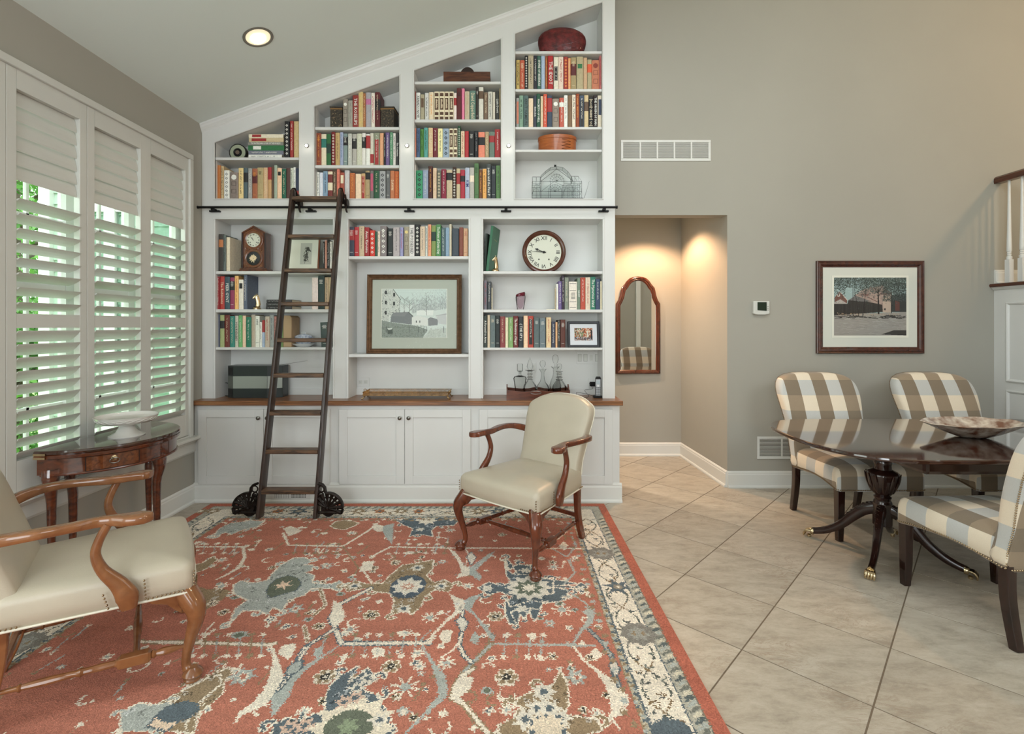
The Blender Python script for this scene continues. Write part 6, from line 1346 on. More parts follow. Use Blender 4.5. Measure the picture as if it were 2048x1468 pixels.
def armchair(loc, rz, label, wd, nm='leather_armchair'):
    t = empty(nm, loc, rz, label, 'chair', 'cream leather armchairs')
    MW = wd
    # seat
    O = rrect(.305, .245, -.31, .27, .035, .012); cxy = (0, -.02)
    def R_(s, z, e=0): return [(x*s, cxy[1]+(y-cxy[1])*s, z) for x, y in O]
    RS = [R_(.97, .352), R_(1.0, .356), R_(1.004, .40), R_(1.0, .435), R_(.985, .452), R_(.95, .465), R_(.85, .476), R_(.65, .486), R_(.4, .490), R_(.15, .492), R_(.01, .492)]
    RS[0] = [(x, y, z) for x, y, z in RS[0]]
    MB().rings(RS).build('seat', M_leather, t, smooth=True, ang=1.2)
    # back
    half = [(0, .42), (.12, .42), (.225, .42), (.232, .46), (.228, .52), (.236, .60), (.241, .67), (.249, .74), (.252, .79), (.246, .832), (.228, .856), (.204, .870), (.17, .888), (.126, .903), (.07, .912), (0, .915)]
    out = [(x, z) for x, z in half]+[(-x, z) for x, z in half[::-1][1:-1]]
    oc = [tuple(p)[:2] for p in catmull([(x, z, 0) for x, z in out], 2, closed=True)]
    yf = lambda z: .262+.19*max(0, z-.42)/.53+.03*max(0, z-.7)
    MB().rings(back_body(oc, .68, .075, yf, .014), flip=False).build('backrest', M_leather, t, smooth=True, ang=1.2)
    loopz = [(x*1.003, yf(.68+(z-.68))-.006, .68+(z-.68)*1.003) for x, z in oc]
    MB().sweep([(x, yf(z)-.004, z) for x, z in oc], (.007, .007), up=(0, 1, 0), n=5, closed=True).build('back_welt', M_welt, t, smooth=True)
    MB().sweep([(x*1.006, cxy[1]+(y-cxy[1])*1.006, .354) for x, y in O], (.009, .009), n=6, closed=True).build('seat_welt', M_welt, t, smooth=True)
    # front cabriole legs
    for s in (-1, 1):
        pts = catmull([(s*.255, -.265, .385), (s*.272, -.285, .335), (s*.298, -.312, .285), (s*.300, -.314, .235), (s*.285, -.298, .165), (s*.272, -.285, .10), (s*.270, -.283, .055), (s*.282, -.296, .030), (s*.292, -.306, .016)], 3)
        sz = lerpl([(.075, .075), (.080, .080), (.072, .070), (.056, .054), (.040, .040), (.031, .031), (.030, .030), (.042, .042), (.040, .03)], len(pts))
        mb = MB().sweep(pts, sz, up=(s*.7, -.7, 0), n=12, pw=2.6); lg = mb.build('front_leg', MW, t, smooth=True, ang=1.2)
        mb = MB().lathe([(.024, 0.0), (.030, .002), (.031, .008), (.027, .013), (.034, .018), (.037, .026), (.030, .038), (.016, .05)], 20); mb.build('pad_foot', MW, lg, smooth=True, loc=(s*.290, -.304, 0))
        for d in ((0, 1), (1, 0)):   # ear brackets
            if d[1]: mb = MB().prism([(-.27, .352), (-.155, .352), (-.175, .335), (-.22, .318), (-.25, .285), (-.27, .27)], s*.268, s*.292, 'x')
            else: mb = MB().prism([(s*.27, .352), (s*.15, .352), (s*.17, .335), (s*.215, .318), (s*.245, .285), (s*.27, .27)], -.302, -.278)
            mb.build('knee_bracket', MW, lg, bevel=.004)
        # rear legs
        pts = [(s*.215, .245, .40), (s*.212, .250, .26), (s*.208, .275, .12), (s*.204, .325, .0)]
        MB().sweep(catmull(pts, 4), lerpl([(.040, .045), (.036, .042), (.034, .040), (.034, .042)], 13), up=(0, 1, 0), n=12, pw=6).build('rear_leg', MW, t, smooth=True, ang=.6)
        # side stretcher with block and turnings
        a, b = Vector((s*.280, -.282, .135)), Vector((s*.209, .27, .135)); d = b-a
        prof = [(0, .016), (.03, .013), (.08, .026), (.13, .030), (.17, .020), (.185, .034), (.20, .022), (.215, .024), (.56, .024)]
        mb = MB().sweep([a+d*q for q, _ in prof], [(r_, r_) for _, r_ in prof], n=10); mb.sweep([a+d*q for q in (.56, .575, .60, .66, .74, .80, .86, .87, .885, 1.0)], [(q, q) for q in (.022, .032, .022, .024, .028, .026, .020, .030, .018, .014)], n=10)
        so = mb.build('side_stretcher', MW, t, smooth=True)
        mb = MB().sweep([a+d*.20, a+d*.215, a+d*.37, a+d*.385], [(.030, .030), (.040, .040), (.040, .040), (.030, .030)], n=12, pw=8); mb.sweep([a+d*.385, a+d*.40, a+d*.47, a+d*.555, a+d*.57], [(.032, .032), (.022, .022), (.026, .026), (.022, .022), (.03, .03)], n=10); mb.build('stretcher_block', MW, so, smooth=True, ang=.5)
        # arm
        ap = catmull([(s*.240, .315, .655), (s*.275, .275, .672), (s*.312, .215, .684), (s*.322, .13, .688), (s*.310, .05, .686), (s*.296, -.01, .684), (s*.302, -.06, .683), (s*.318, -.105, .682), (s*.322, -.145, .681), (s*.312, -.170, .681)], 4)
        az = lerpl([(.036, .044), (.040, .042), (.050, .034), (.054, .030), (.048, .030), (.036, .034), (.046, .034), (.074, .034), (.082, .034), (.044, .030)], len(ap))
        MB().sweep(ap, az, up=(0, 0, 1), n=16, pw=5).build('arm', MW, t, smooth=True, ang=.9)
        sp = catmull([(s*.306, -.045, .675), (s*.302, -.020, .62), (s*.300, -.010, .57), (s*.302, -.030, .51), (s*.308, -.075, .45), (s*.314, -.100, .40), (s*.312, -.105, .355)], 4)
        szz = lerpl([(.034, .030), (.030, .030), (.030, .032), (.032, .040), (.034, .056), (.034, .072), (.030, .050)], len(sp))
        MB().sweep(sp, [(b_, a_) for a_, b_ in szz], up=(1, 0, 0), n=14, pw=2.6).build('arm_support', MW, t, smooth=True, ang=1)
    a, b = Vector((-.252, -.125, .135)), Vector((.252, -.125, .135)); d = b-a
    mb = MB().sweep([a+d*q for q in (0, .05, .07, .09, .2, .35, .5, .65, .8, .91, .93, .95, 1)], [(q, q) for q in (.018, .03, .02, .024, .022, .028, .034, .028, .022, .024, .02, .03, .018)], n=10); mb.build('cross_stretcher', MW, t, smooth=True)
    MB().sweep([(-.207, .262, .165), (0, .262, .165), (.207, .262, .165)], (.022, .026), n=10, pw=4).build('rear_stretcher', MW, t, smooth=True)
    # nailheads round the seat corners and arm supports
    mb = MB()
    for s in (-1, 1):
        studs(mb, [(s*.20, -.3225, .366), (s*.285, -.315, .366)]); studs(mb, [(s*.296, -.308, .372), (s*.296, -.308, .43)]); studs(mb, [(s*.309, -.27, .366), (s*.3045, -.16, .366)])
        studs(mb, [(s*.307, -.155, .372), (s*.306, -.150, .44)]); studs(mb, [(s*.298, -.045, .366), (s*.298, -.030, .42)])
        studs(mb, [(s*.262, .20, .366), (s*.255, .25, .366)])
    mb.build('nailhead_trim', M_nail, t, kind='stuff')
    return t
ca = math.radians(-40)
AC1 = (0.135, 3.13)
armchair((AC1[0], AC1[1], .014), ca, 'cream leather mahogany-armed chair standing in front of the bookcase', M_mahog)
armchair((-1.645, 2.005, .014), math.radians(125.4), 'cream leather armchair with golden-brown arms beside the window, back cropped', M_mahog2)

# ================================================================ plaid dining chairs
def plaid_mat():
    m = mat('beige_buffalo_plaid_linen', (.5, .5, .5, 1), .9, sheen=.2); nt = m.node_tree; b = nt.nodes['Principled BSDF']; N = nt.nodes.new; K = nt.links.new
    uv = N('ShaderNodeUVMap'); sp = N('ShaderNodeSeparateXYZ'); K(uv.outputs[0], sp.inputs[0])
    def par(sock, off):
        a = N('ShaderNodeMath'); a.operation = 'MULTIPLY_ADD'; a.inputs[1].default_value = 1/.212; a.inputs[2].default_value = off; K(sock, a.inputs[0])
        f = N('ShaderNodeMath'); f.operation = 'FRACT'; K(a.outputs[0], f.inputs[0]); c = N('ShaderNodeMath'); c.operation = 'GREATER_THAN'; c.inputs[1].default_value = .5; K(f.outputs[0], c.inputs[0]); return c.outputs[0]
    u, v = par(sp.outputs[0], 100.75), par(sp.outputs[1], 100.588)
    m1 = N('ShaderNodeMix'); m1.data_type = 'RGBA'; m1.inputs[6].default_value = L(226, 212, 190); m1.inputs[7].default_value = L(190, 190, 186); K(v, m1.inputs[0])
    m2 = N('ShaderNodeMix'); m2.data_type = 'RGBA'; m2.inputs[6].default_value = L(150, 132, 110); m2.inputs[7].default_value = L(128, 114, 96); K(v, m2.inputs[0])
    m3 = N('ShaderNodeMix'); m3.data_type = 'RGBA'; K(u, m3.inputs[0]); K(m1.outputs[2], m3.inputs[6]); K(m2.outputs[2], m3.inputs[7])
    tc = N('ShaderNodeTexCoord'); nz = N('ShaderNodeTexNoise'); nz.inputs['Scale'].default_value = 350; K(tc.outputs['Object'], nz.inputs[0])
    hs = N('ShaderNodeHueSaturation'); mr = N('ShaderNodeMapRange'); mr.inputs[3].default_value = .9; mr.inputs[4].default_value = 1.1; K(nz.outputs[0], mr.inputs[0]); K(mr.outputs[0], hs.inputs['Value']); K(m3.outputs[2], hs.inputs['Color']); K(hs.outputs[0], b.inputs['Base Color'])
    bp = N('ShaderNodeBump'); bp.inputs['Strength'].default_value = .15; bp.inputs['Distance'].default_value = .002; K(nz.outputs[0], bp.inputs['Height']); K(bp.outputs[0], b.inputs['Normal'])
    return m
M_plaid = plaid_mat()
def dining_chair():
    t = empty('dining_chair', (0, 0, 0), 0, 'x', 'chair', 'plaid upholstered dining chairs')
    O = rrect(.288, .262, -.295, .27, .028, .0, waist=.012)
    def seatz(y, z): return z
    def R_(s, z): 
        out = []
        for x, y in O:
            zz = z
            if z < .36: zz = z+.028*max(0, math.sin(PI*min(1, max(0, (y+.295)/.565))))*(1 if abs(x) > .2 else .4)
            out.append((x*s, -.01+(y+.01)*s, zz))
        return out
    RS = [R_(.985, .328), R_(1.0, .331), R_(1.0, .40), R_(.995, .43), R_(.975, .455), R_(.93, .472), R_(.8, .487), R_(.55, .498), R_(.25, .503), R_(.01, .504)]
    def suv(p):
        x, y, z = p; d = max(0, .47-z)
        s_ = max(abs(x)/.288, abs(y+.01)/.285)
        if s_ > .88 and d > 0:
            if abs(x)/.288 >= abs(y+.01)/.285*.995 and abs(x) > .2 and y > -.28: return (x+math.copysign(d, x), y)
            return (x, y-d if y < 0 else y+d)
        return (x, y)
    MB().rings(RS).build('seat', M_plaid, t, smooth=True, ang=1.2, uvf=suv)
    half = [(0, .345), (.14, .345), (.262, .345), (.266, .42), (.268, .52), (.276, .64), (.290, .75), (.302, .84), (.304, .90), (.292, .955), (.262, .993), (.215, 1.016), (.14, 1.028), (.06, 1.031), (0, 1.031)]
    oc = [tuple(p)[:2] for p in catmull([(x, z, 0) for x, z in half]+[(-x, z, 0) for x, z in half[::-1][1:-1]], 2, closed=True)]
    yf = lambda z: .285+.05*max(0, (z-.4))/.3+.34*max(0, z-.62)**1.5+(-.10*max(0, .5-z))
    MB().rings(back_body(oc, .70, .085, yf, .016)).build('backrest', M_plaid, t, smooth=True, ang=1.2, uvf=lambda p: (p[0], p[2]*.955))
    mb = MB(); side = [(x, z) for x, z in oc]
    for s in (-1, 1):
        loop = [(x, z) for x, z in half[2:]]
        studs(mb, [(s*x*1.003, yf(z)-.008, z) for x, z in loop], .0045, every=.0115)
    edge = [(x*1.004, -.01+(y+.01)*1.004, .338+.028*max(0, math.sin(PI*min(1, max(0, (y+.295)/.565))))*(1 if abs(x) > .2 else .4)) for x, y in O]; k0 = len(edge)
    studs(mb, edge+[edge[0]], .0045, every=.0115)
    mb.build('nailhead_trim', M_nail, t, kind='stuff')
    for s in (-1, 1):
        MB().sweep([(s*.255, -.262, .345), (s*.255, -.262, .12), (s*.257, -.264, 0)], [(.050, .050), (.044, .044), (.036, .036)], up=(0, 1, 0), n=12, pw=8).build('front_leg', M_dark, t, smooth=True, ang=.5)
        pts = catmull([(s*.240, .245, .36), (s*.240, .25, .2), (s*.240, .285, .0)], 4)
        MB().sweep(pts, lerpl([(.044, .05), (.042, .046), (.036, .040)], len(pts)), up=(0, 1, 0), n=12, pw=8).build('rear_leg', M_dark, t, smooth=True, ang=.5)
    return t
dc = dining_chair()
CHX = 2.43
lbs = ['beige plaid upholstered chair beside the wall register, under the thermostat side of the table', 'beige plaid upholstered chair against the wall below the framed barn print', 'beige plaid upholstered chair at the near side of the table, seat turned away', 'beige plaid upholstered chair at the near side of the table, beyond the frame edge']
dc.location = (CHX, 3.495, 0); dc['label'] = 'beige plaid chair against the wall beside the low white wall register'
copy_tree(dc, loc=(CHX+.905, 3.495, 0), label='beige plaid chair behind the shell bowl, nearest the landing panels')
copy_tree(dc, loc=(CHX, 2.43, 0), rz=PI+.04, label='beige plaid chair on the near side of the table, its back cut off')
# its neighbour, seen only in the hall mirror
copy_tree(dc, loc=(CHX+.905, 2.43, 0), rz=PI-.03, label='plaid chair seen only in the hall mirror, next to the camera-side chair')

# ================================================================ dining table
tx, ty, tz = 2.295, 3.02, .73
t = empty('dining_table', (tx, ty, 0), 0, 'long polished dark mahogany pedestal dining table with rounded end', 'table')
x0, hw = 1.735-tx, .555
def outl(s_, ext=0):
    P_ = []
    for i in range(33):   # rounded end
        a = PI/2+PI*i/32; ca_, sa_ = math.cos(a), math.sin(a); P_.append((x0+.46-s_+(.46-ext)*(-abs(ca_)**.75), (hw-ext)*math.copysign(abs(sa_)**.8, sa_)))
    xr = 4.15-tx
    for i in range(33):
        a = -PI/2+PI*i/32; ca_, sa_ = math.cos(a), math.sin(a); P_.append((xr-.46+s_+(.46-ext)*(abs(ca_)**.75), (hw-ext)*math.copysign(abs(sa_)**.8, sa_)))
    return P_
def tr(e, z): return [(x, y, z) for x, y in outl(0, e)]
MB().rings([tr(.012, tz-.024), tr(.002, tz-.020), tr(0, tz-.012), tr(.002, tz-.004), tr(.008, tz), tr(.30, tz)] ).build('tabletop', M_table, t, smooth=True, ang=.5)
MB().prism([(2.16-tx, -.47), (3.75-tx, -.47), (3.75-tx, .47), (2.16-tx, .47)], tz-.10, tz-.0245, 'z').build('apron', M_dark, t, bevel=.02)
mb = MB(); lf = [(x*1+0.0-.012, y*.985) for x, y in outl(0, 0)[2:18]]
for pxo in (0, 3.45-tx):
    mb = MB().lathe([(.10, tz-.10), (.095, tz-.12), (.05, .60), (.042, .585), (.048, .57), (.044, .555), (.046, .53), (.074, .517), (.084, .507), (.084, .49), (.080, .46), (.072, .43), (.060, .40), (.046, .38), (.036, .371), (.046, .362), (.040, .345), (.046, .335), (.048, .32)], 28)
    for v_ in range(len(mb.v)):   # carved leaf swell of the urn
        x, y, z = mb.v[v_]
        if .42 < z < .54: a = math.atan2(y, x); k = 1+.03*math.cos(12*a); mb.v[v_] = (x*k, y*k, z)
    po = mb.build('pedestal', M_dark, t, smooth=True, ang=.8, loc=(pxo, .0, 0))
    mb = MB(); 
    for k in range(12):
        a = 2*PI*k/12; pts = [((rr_)*math.cos(a), (rr_)*math.sin(a), .392+.115*q) for q, rr_ in ((0, .056), (.25, .068), (.5, .079), (.75, .085), (1, .090))]
        mb.sweep(pts, [(.010, .006), (.022, .010), (.026, .010), (.020, .010), (.006, .006)], up=(math.cos(a), math.sin(a), 0), n=6)
    mb.build('carved_leaves', M_dark, po, smooth=True)
    MB().prism([(.052*math.cos(PI/8+k*PI/4), .052*math.sin(PI/8+k*PI/4)) for k in range(8)], .19, .325, 'z').build('leg_block', M_dark, po, bevel=.003)
    for q in range(4):
        a = PI/4+q*PI/2; e = Vector((math.cos(a), math.sin(a), 0)); sd = Vector((-e.y, e.x, 0))
        prof = [(.035, .285, .052, .075), (.09, .262, .048, .070), (.15, .205, .044, .062), (.21, .135, .038, .052), (.28, .080, .034, .042), (.34, .052, .030, .036), (.375, .043, .028, .034)]
        pts = catmull([e*r+Vector((0, 0, z)) for r, z, _, _ in prof], 3)
        mb = MB().sweep(pts, lerpl([(w_, h_) for _, _, w_, h_ in prof], len(pts)), up=(0, 0, 1), n=12, pw=3); lg = mb.build('leg', M_dark, po, smooth=True)
        mb = MB()
        for off in (-.012, -.004, .004, .012):
            mb.tube([p+sd*off+Vector((0, 0, h_*.5-.001))+e*.004 for p, h_ in zip(pts[6:], [v[1] for v in lerpl([(w_, h_) for _, _, w_, h_ in prof], len(pts))][6:])], .0028, 4)
        for k in range(7):
            f = pts[1+k]; 
            for s_ in (-1, 1): mb.tube([f+Vector((0, 0, .034))+e*.012, f+sd*s_*.020+Vector((0, 0, .036))-e*.004], [.004, .002], 5)
        mb.build('reeding', M_dark, lg)
        mb = MB(); c0 = e*.385+Vector((0, 0, .033))
        mb.sweep([e*.365+Vector((0, 0, .042)), e*.372+Vector((0, 0, .042)), e*.385+Vector((0, 0, .040))], [(.038, .044), (.042, .046), (.036, .042)], n=12)
        for off in (-.017, -.006, .006, .017): mb.sweep(catmull([e*.38+sd*off*.8+Vector((0, 0, .044)), e*.402+sd*off+Vector((0, 0, .044)), e*.418+sd*off*1.15+Vector((0, 0, .028)), e*.420+sd*off*1.2+Vector((0, 0, .008))], 3), lerpl([(.012, .014), (.015, .018), (.014, .016), (.007, .008)], 10), up=sd, n=8)
        b_ = mb.build('paw_foot', M_brass, lg, smooth=True)
        b = MB().lathe([(.010, 0), (.012, .004), (.012, .014), (.004, .020)], 12); b.build('caster', M_brass, lg, loc=tuple(e*.392))
# shell bowl
t = empty('shell_bowl', (2.815, 2.99, tz), 0, 'large mottled shell-like bowl on the dining table', 'bowl')
m = mat('mottled_shell', L(212, 200, 184), .12, coat=.6, col2=L(112, 74, 56), scale=16, detail=10, bump=.35, bscale=22)
def shell(s, z, ir): return [(s*.275*math.cos(a)*(1+ir*.02*math.sin(5*a+1)), s*.185*math.sin(a)*(1+ir*.03*math.sin(7*a)), z*(1+.06*ir*math.cos(a*1+.3)+.025*ir*math.sin(9*a))) for a in [2*PI*i/72 for i in range(72)]]
MB().rings([shell(.22, .0005, 0), shell(.34, .006, 0), shell(.55, .028, .2), shell(.78, .058, .6), shell(.93, .080, 1), shell(1.0, .090, 1), shell(.985, .092, 1), shell(.90, .078, 1), shell(.72, .050, .5), shell(.45, .020, .2), shell(.2, .008, 0), shell(.01, .006, 0)]).build('bowl', m, t, smooth=True)

# ================================================================ demilune table with cake stand
cx_, cy_, R = -2.405, 2.925, .403
t = empty('half_round_table', (cx_, cy_, 0), 0, 'half-round mahogany card table with a small drawer, under the window', 'table')
M_dm = wood('flame_mahogany', L(104, 52, 28), L(58, 28, 16), .14, .8, stretch=(2, 2, 1), scale=12); M_top = wood('dark_polished_top', L(66, 38, 26), L(48, 26, 18), .12, 1.0, stretch=(1, 6, 1), scale=10)
def dsk(r, n=40, x0=0.0): return [(x0, -r)]+[(max(x0, r*math.cos(a)), r*math.sin(a)) for a in [-PI/2+PI*i/n for i in range(n+1)]]+[(x0, r)]
def dr(r, z): return [(x, y, z) for x, y in dsk(r)]
MB().rings([dr(R-.002, .7385), dr(R+.002, .742), dr(R+.003, .750), dr(R-.001, .758), dr(R-.004, .76)]).build('top_leaf', M_top, t, smooth=True, ang=.5)
MB().rings([dr(R-.004, .716), dr(R, .719), dr(R+.001, .733), dr(R-.003, .7375)]).build('folding_leaf', M_dm, t, smooth=True, ang=.5)
Ra = R-.018
MB().rings([dr(Ra, .632), dr(Ra, .716)]).build('apron', M_dm, t, smooth=True, ang=.5)
MB().sweep([(Ra*math.cos(a)+.002*math.cos(a), (Ra+.002)*math.sin(a), .632) for a in [-PI/2+.05+(PI-.1)*i/36 for i in range(37)]], (.012, .012), n=6).build('apron_bead', M_mahog, t, smooth=True)
a0, a1 = math.radians(-58), math.radians(-24)
def arc(r, z, A0=a0, A1=a1, n=10): return [(r*math.cos(A0+(A1-A0)*i/n), r*math.sin(A0+(A1-A0)*i/n), z) for i in range(n+1)]
def slab(A0, A1, r0, r1, z0, z1):
    o_ = arc(r1, 0, A0, A1); i_ = arc(r0, 0, A0, A1)[::-1]; return MB().prism([(p[0], p[1]) for p in o_+i_], z0, z1, 'z')
slab(a0-.012, a1+.012, Ra-.004, Ra+.0008, .637, .7145).build('drawer_gap', mat('dark_gap', L(26, 14, 9), .8), t)
dw = slab(a0, a1, Ra-.004, Ra+.003, .640, .7115).build('drawer', wood('burl_drawer_front', L(120, 66, 34), L(74, 36, 18), .14, .8, stretch=(1, 1, 1), scale=16), t)
am = (a0+a1)/2; e = Vector((math.cos(am), math.sin(am), 0))
b = MB().lathe([(.016, 0), (.015, .004), (.008, .006), (.006, .014), (.002, .016)], 12); b.xf(Matrix.Translation(e*(Ra+.003)+Vector((0, 0, .690))) @ e.to_track_quat('Z', 'Y').to_matrix().to_4x4()); b.build('rosette', M_brass, dw, smooth=True)
sd = Vector((-e.y, e.x, 0))
MB().tube([e*(Ra+.014)+sd*.022*math.sin(q)+Vector((0, 0, .679+.014*math.cos(q)))+e*.004 for q in [2*PI*i/20 for i in range(20)]], .0024, 6, closed=True).build('ring_pull', M_nickel, dw, smooth=True)
for sgn in (-1, 1):
    yh = sgn*(R-.004); mb = MB()
    for z in (.724, .742): mb.box(.0, .060, yh-.003+sgn*.006, yh+.003+sgn*.006, z-.005, z+.007)
    if sgn < 0: mb.v = [(x, y, z) for x, y, z in mb.v]
    mb.build('brass_hinge', M_brass, t, bevel=.001)
def dleg(x, y, dx, dy, big=1.0):
    d = Vector((dx, dy, 0))
    pts = catmull([Vector((x, y, .65)), Vector((x, y, .61))+d*.010, Vector((x, y, .56))+d*.012, Vector((x, y, .48))-d*.004, Vector((x, y, .30))-d*.004, Vector((x, y, .10)), Vector((x, y, .03))+d*.004, Vector((x, y, 0))+d*.006], 3)
    sz = lerpl([(.075*big, .070*big), (.074*big, .068*big), (.056*big, .052*big), (.042, .042), (.034, .034), (.024, .024), (.026, .026), (.034, .034)], len(pts))
    MB().sweep(pts, sz, up=(dx or .01, dy, 0), n=12, pw=2.8).build('leg', M_dm, t, smooth=True, ang=1)
dleg(.045, -R+.05, .5, -.8); dleg(R-.055, 0, 1, 0); dleg(.045, R-.05, 0.2, .9, .7); dleg(.02, -.20, 0, -1, .8)
# cake stand
t = empty('cake_stand', (-2.215, 2.895, .7605), 0, 'white pedestal cake stand with embossed rim on the half-round table', 'cake stand')
M_cer = mat('white_glazed_ceramic', L(222, 220, 214), .10, coat=.6)
MB().lathe([(.088, 0), (.089, .004), (.078, .008), (.055, .022), (.040, .048), (.036, .066), (.045, .076)], 40).build('pedestal', M_cer, t, smooth=True)
MB().lathe([(.04, .074), (.10, .074), (.122, .079), (.141, .092), (.153, .114), (.155, .118), (.151, .118), (.138, .102), (.128, .0985), (.02, .0975)], 56).build('plate', M_cer, t, smooth=True)
mb = MB()
for k in range(22):
    a = 2*PI*k/22
    for s_ in (-1, 1):
        pts = []
        for q in range(7):
            f = q/6; aa = a+(f-.5)*2*PI/22; z = .099+s_*.007*math.sin(PI*f); r = .1425+(z-.094)*.55+.0008; pts.append((r*math.cos(aa), r*math.sin(aa), z))
        mb.tube(pts, .0016, 4)
mb.build('embossed_scrolls', M_cer, t, smooth=True, kind='stuff')
# ================================================================ rug: knotted pattern drawn in rug coordinates (metres), coloured knot by knot
RX0, RX1, RY0, RY1, CE = -2.305, .765, .25, 3.868, .005
RW, RH = int((RX1-RX0)/CE), int((RY1-RY0)/CE)
def hexc(*a): return tuple(float(v) for v in a)
RUST, CRM, GRY, SLT, OLV, DGR, PAL2 = (180, 117, 99), (230, 219, 202), (172, 176, 170), (98, 108, 114), (152, 132, 106), (108, 114, 100), (218, 210, 196)
rg = Canvas(RW, RH, RUST); r_ = np.random.default_rng(21)
def w2c(X, Y): return ((X-RX0)/CE, (RY1-Y)/CE)
def p2c(px, py): d = CH/(py-CY); return w2c((px-CX)*d, FP*d)
def a7(x, y): return p2c(380+x/2.844, 980+y/2.844)
def a8(x, y): return p2c(1000+x/3.136, 1000+y/3.136)
def a4(x, y): return p2c(x/3.136, 1000+y/3.136)
U = 1/CE
def P7(*p): return [a7(*q) for q in p]
def P8(*p): return [a8(*q) for q in p]
def line_(pts, w_, col, out=None):
    ws = [v*U for v in w_] if isinstance(w_, (list, tuple)) else w_*U
    if out: rg.line(pts, [v+2.4 for v in ws] if isinstance(ws, list) else ws+2.4, out)
    rg.line(pts, ws, col)
def poly_(pts, col, out=None, ow=2.2):
    if out is not None: rg.line(pts+[pts[0]], ow*2, out)
    rg.poly(pts, col)
def floret(x, y, r, kind):
    r = r*U
    if kind == 0: rg.star(x, y, r, r*.45, 8, CRM); rg.disc(x, y, r*.4, r*.4, GRY); rg.disc(x, y, r*.15, r*.15, SLT)
    elif kind == 1: rg.star(x, y, r, r*.5, 6, GRY); rg.star(x, y, r*.55, r*.25, 6, CRM); rg.disc(x, y, r*.2, r*.2, RUST)
    elif kind == 2: rg.star(x, y, r, r*.55, 5, CRM, .3); rg.star(x, y, r*.6, r*.3, 5, SLT, .3); rg.disc(x, y, r*.2, r*.2, CRM)
    elif kind == 3: 
        for k in range(6): rg.disc(x+r*.6*math.cos(k*1.047), y+r*.6*math.sin(k*1.047), r*.38, r*.38, CRM); rg.disc(x+r*.6*math.cos(k*1.047), y+r*.6*math.sin(k*1.047), r*.24, r*.24, OLV)
        rg.disc(x, y, r*.35, r*.35, (64, 62, 58)); rg.disc(x, y, r*.15, r*.15, CRM)
    elif kind == 4: rg.star(x, y, r, r*.6, 4, CRM, .2)
    elif kind == 5: rg.disc(x, y, r, r*.8, GRY); rg.disc(x, y, r*.6, r*.5, DGR)
    elif kind == 6:
        for k in range(8): rg.line([(x, y), (x+r*math.cos(k*.785+.2), y+r*math.sin(k*.785+.2))], 2, CRM)
        rg.disc(x, y, r*.4, r*.4, GRY)
# ---- background: extra small florets and thin sprays, evenly scattered
for k in range(560):
    X, Y = r_.uniform(-2.0, .46), r_.uniform(.3, 3.57); x, y = w2c(X, Y); q = r_.random()
    if q < .55: floret(x, y, r_.uniform(.012, .026), int(r_.integers(0, 7)))
    elif q < .8:
        a = r_.choice([PI/2, -PI/2])+r_.normal()*.2; l_ = r_.uniform(.05, .11)*U; col = [OLV, GRY, CRM][r_.integers(0, 3)]
        rg.line([(x, y), (x+l_*math.cos(a), y+l_*math.sin(a))], 1.6, col); rg.star(x+l_*math.cos(a), y+l_*math.sin(a), 3.4, 1.6, 5, CRM if q < .7 else OLV)
    else: 
        a0 = r_.uniform(0, 6.28); rr = r_.uniform(.018, .035)*U; rg.line([(x+rr*math.cos(a0+t_), y+rr*math.sin(a0+t_)) for t_ in np.linspace(0, 3.6, 9)], 1.8, [CRM, OLV, CRM][r_.integers(0, 3)])
# ---- big palmettes
def palm(pts, col, edge):
    n = len(pts); cx0 = sum(p[0] for p in pts)/n; cy0 = sum(p[1] for p in pts)/n; big_ = max(p[0] for p in pts)-min(p[0] for p in pts) > 40
    dk = tuple(v*.72 for v in col); lt = tuple(min(235, v*1.0+(230-v)*.5) for v in col)
    if edge is not None and n > 7:
        for wd_, c_ in ((4.6, edge), (2.4, col)):     # hooked curls round the outline
            for i, (px_, py_) in enumerate(pts):
                if i % 3: continue
                a = math.atan2(py_-cy0, px_-cx0); rr = 3.8 if big_ else 2.4
                ox_, oy_ = px_+rr*1.1*math.cos(a), py_+rr*1.1*math.sin(a)
                rg.line([(px_, py_)]+[(ox_+rr*math.cos(a+PI+t_), oy_+rr*math.sin(a+PI+t_)) for t_ in np.linspace(0, 4.2 if i % 4 else -4.2, 8)], wd_*(1 if big_ else .7), c_)
    poly_(pts, col, edge, 1.5)
    if n > 7:
        r0 = rg._mask([(cx0+(x-cx0)*.86, cy0+(y-cy0)*.86) for x, y in pts])
        if r0:
            ys_, xs_ = np.nonzero(r0[1]); m_ = len(xs_)
            for k_ in range(m_//70):
                i = int(r_.integers(0, m_)); x, y = xs_[i]+r0[0][1].start, ys_[i]+r0[0][0].start; a = r_.uniform(0, 6.28); l_ = r_.uniform(2, 5); q = r_.random()
                if q < .75: rg.line([(x, y), (x+l_*math.cos(a), y+l_*math.sin(a)), (x+l_*math.cos(a+.9), y+l_*1.6*math.sin(a+.9))], 1.15, dk if q < .5 else lt)
                else: rg.disc(x, y, 2.4, 2.0, lt); rg.disc(x, y, 1.1, 1.0, dk)
# grey one near the ladder
palm(P7((228, 770), (262, 690), (330, 640), (250, 600), (250, 555), (290, 530), (345, 545), (440, 530), (478, 480), (520, 440), (590, 400), (650, 395), (690, 420), (640, 440), (700, 440), (690, 470), (650, 480), (705, 500), (690, 545), (800, 552), (850, 530), (880, 555), (850, 590), (800, 572), (690, 572), (650, 610), (560, 640), (520, 700), (470, 680), (440, 720), (400, 700), (300, 700)), GRY, CRM)
poly_(P7((437, 600), (450, 560), (490, 520), (560, 500), (612, 515), (630, 550), (600, 585), (530, 605), (460, 625)), DGR, SLT, 1.2); rg.star(*a7(530, 555), 11, 4, 6, (226, 200, 176))
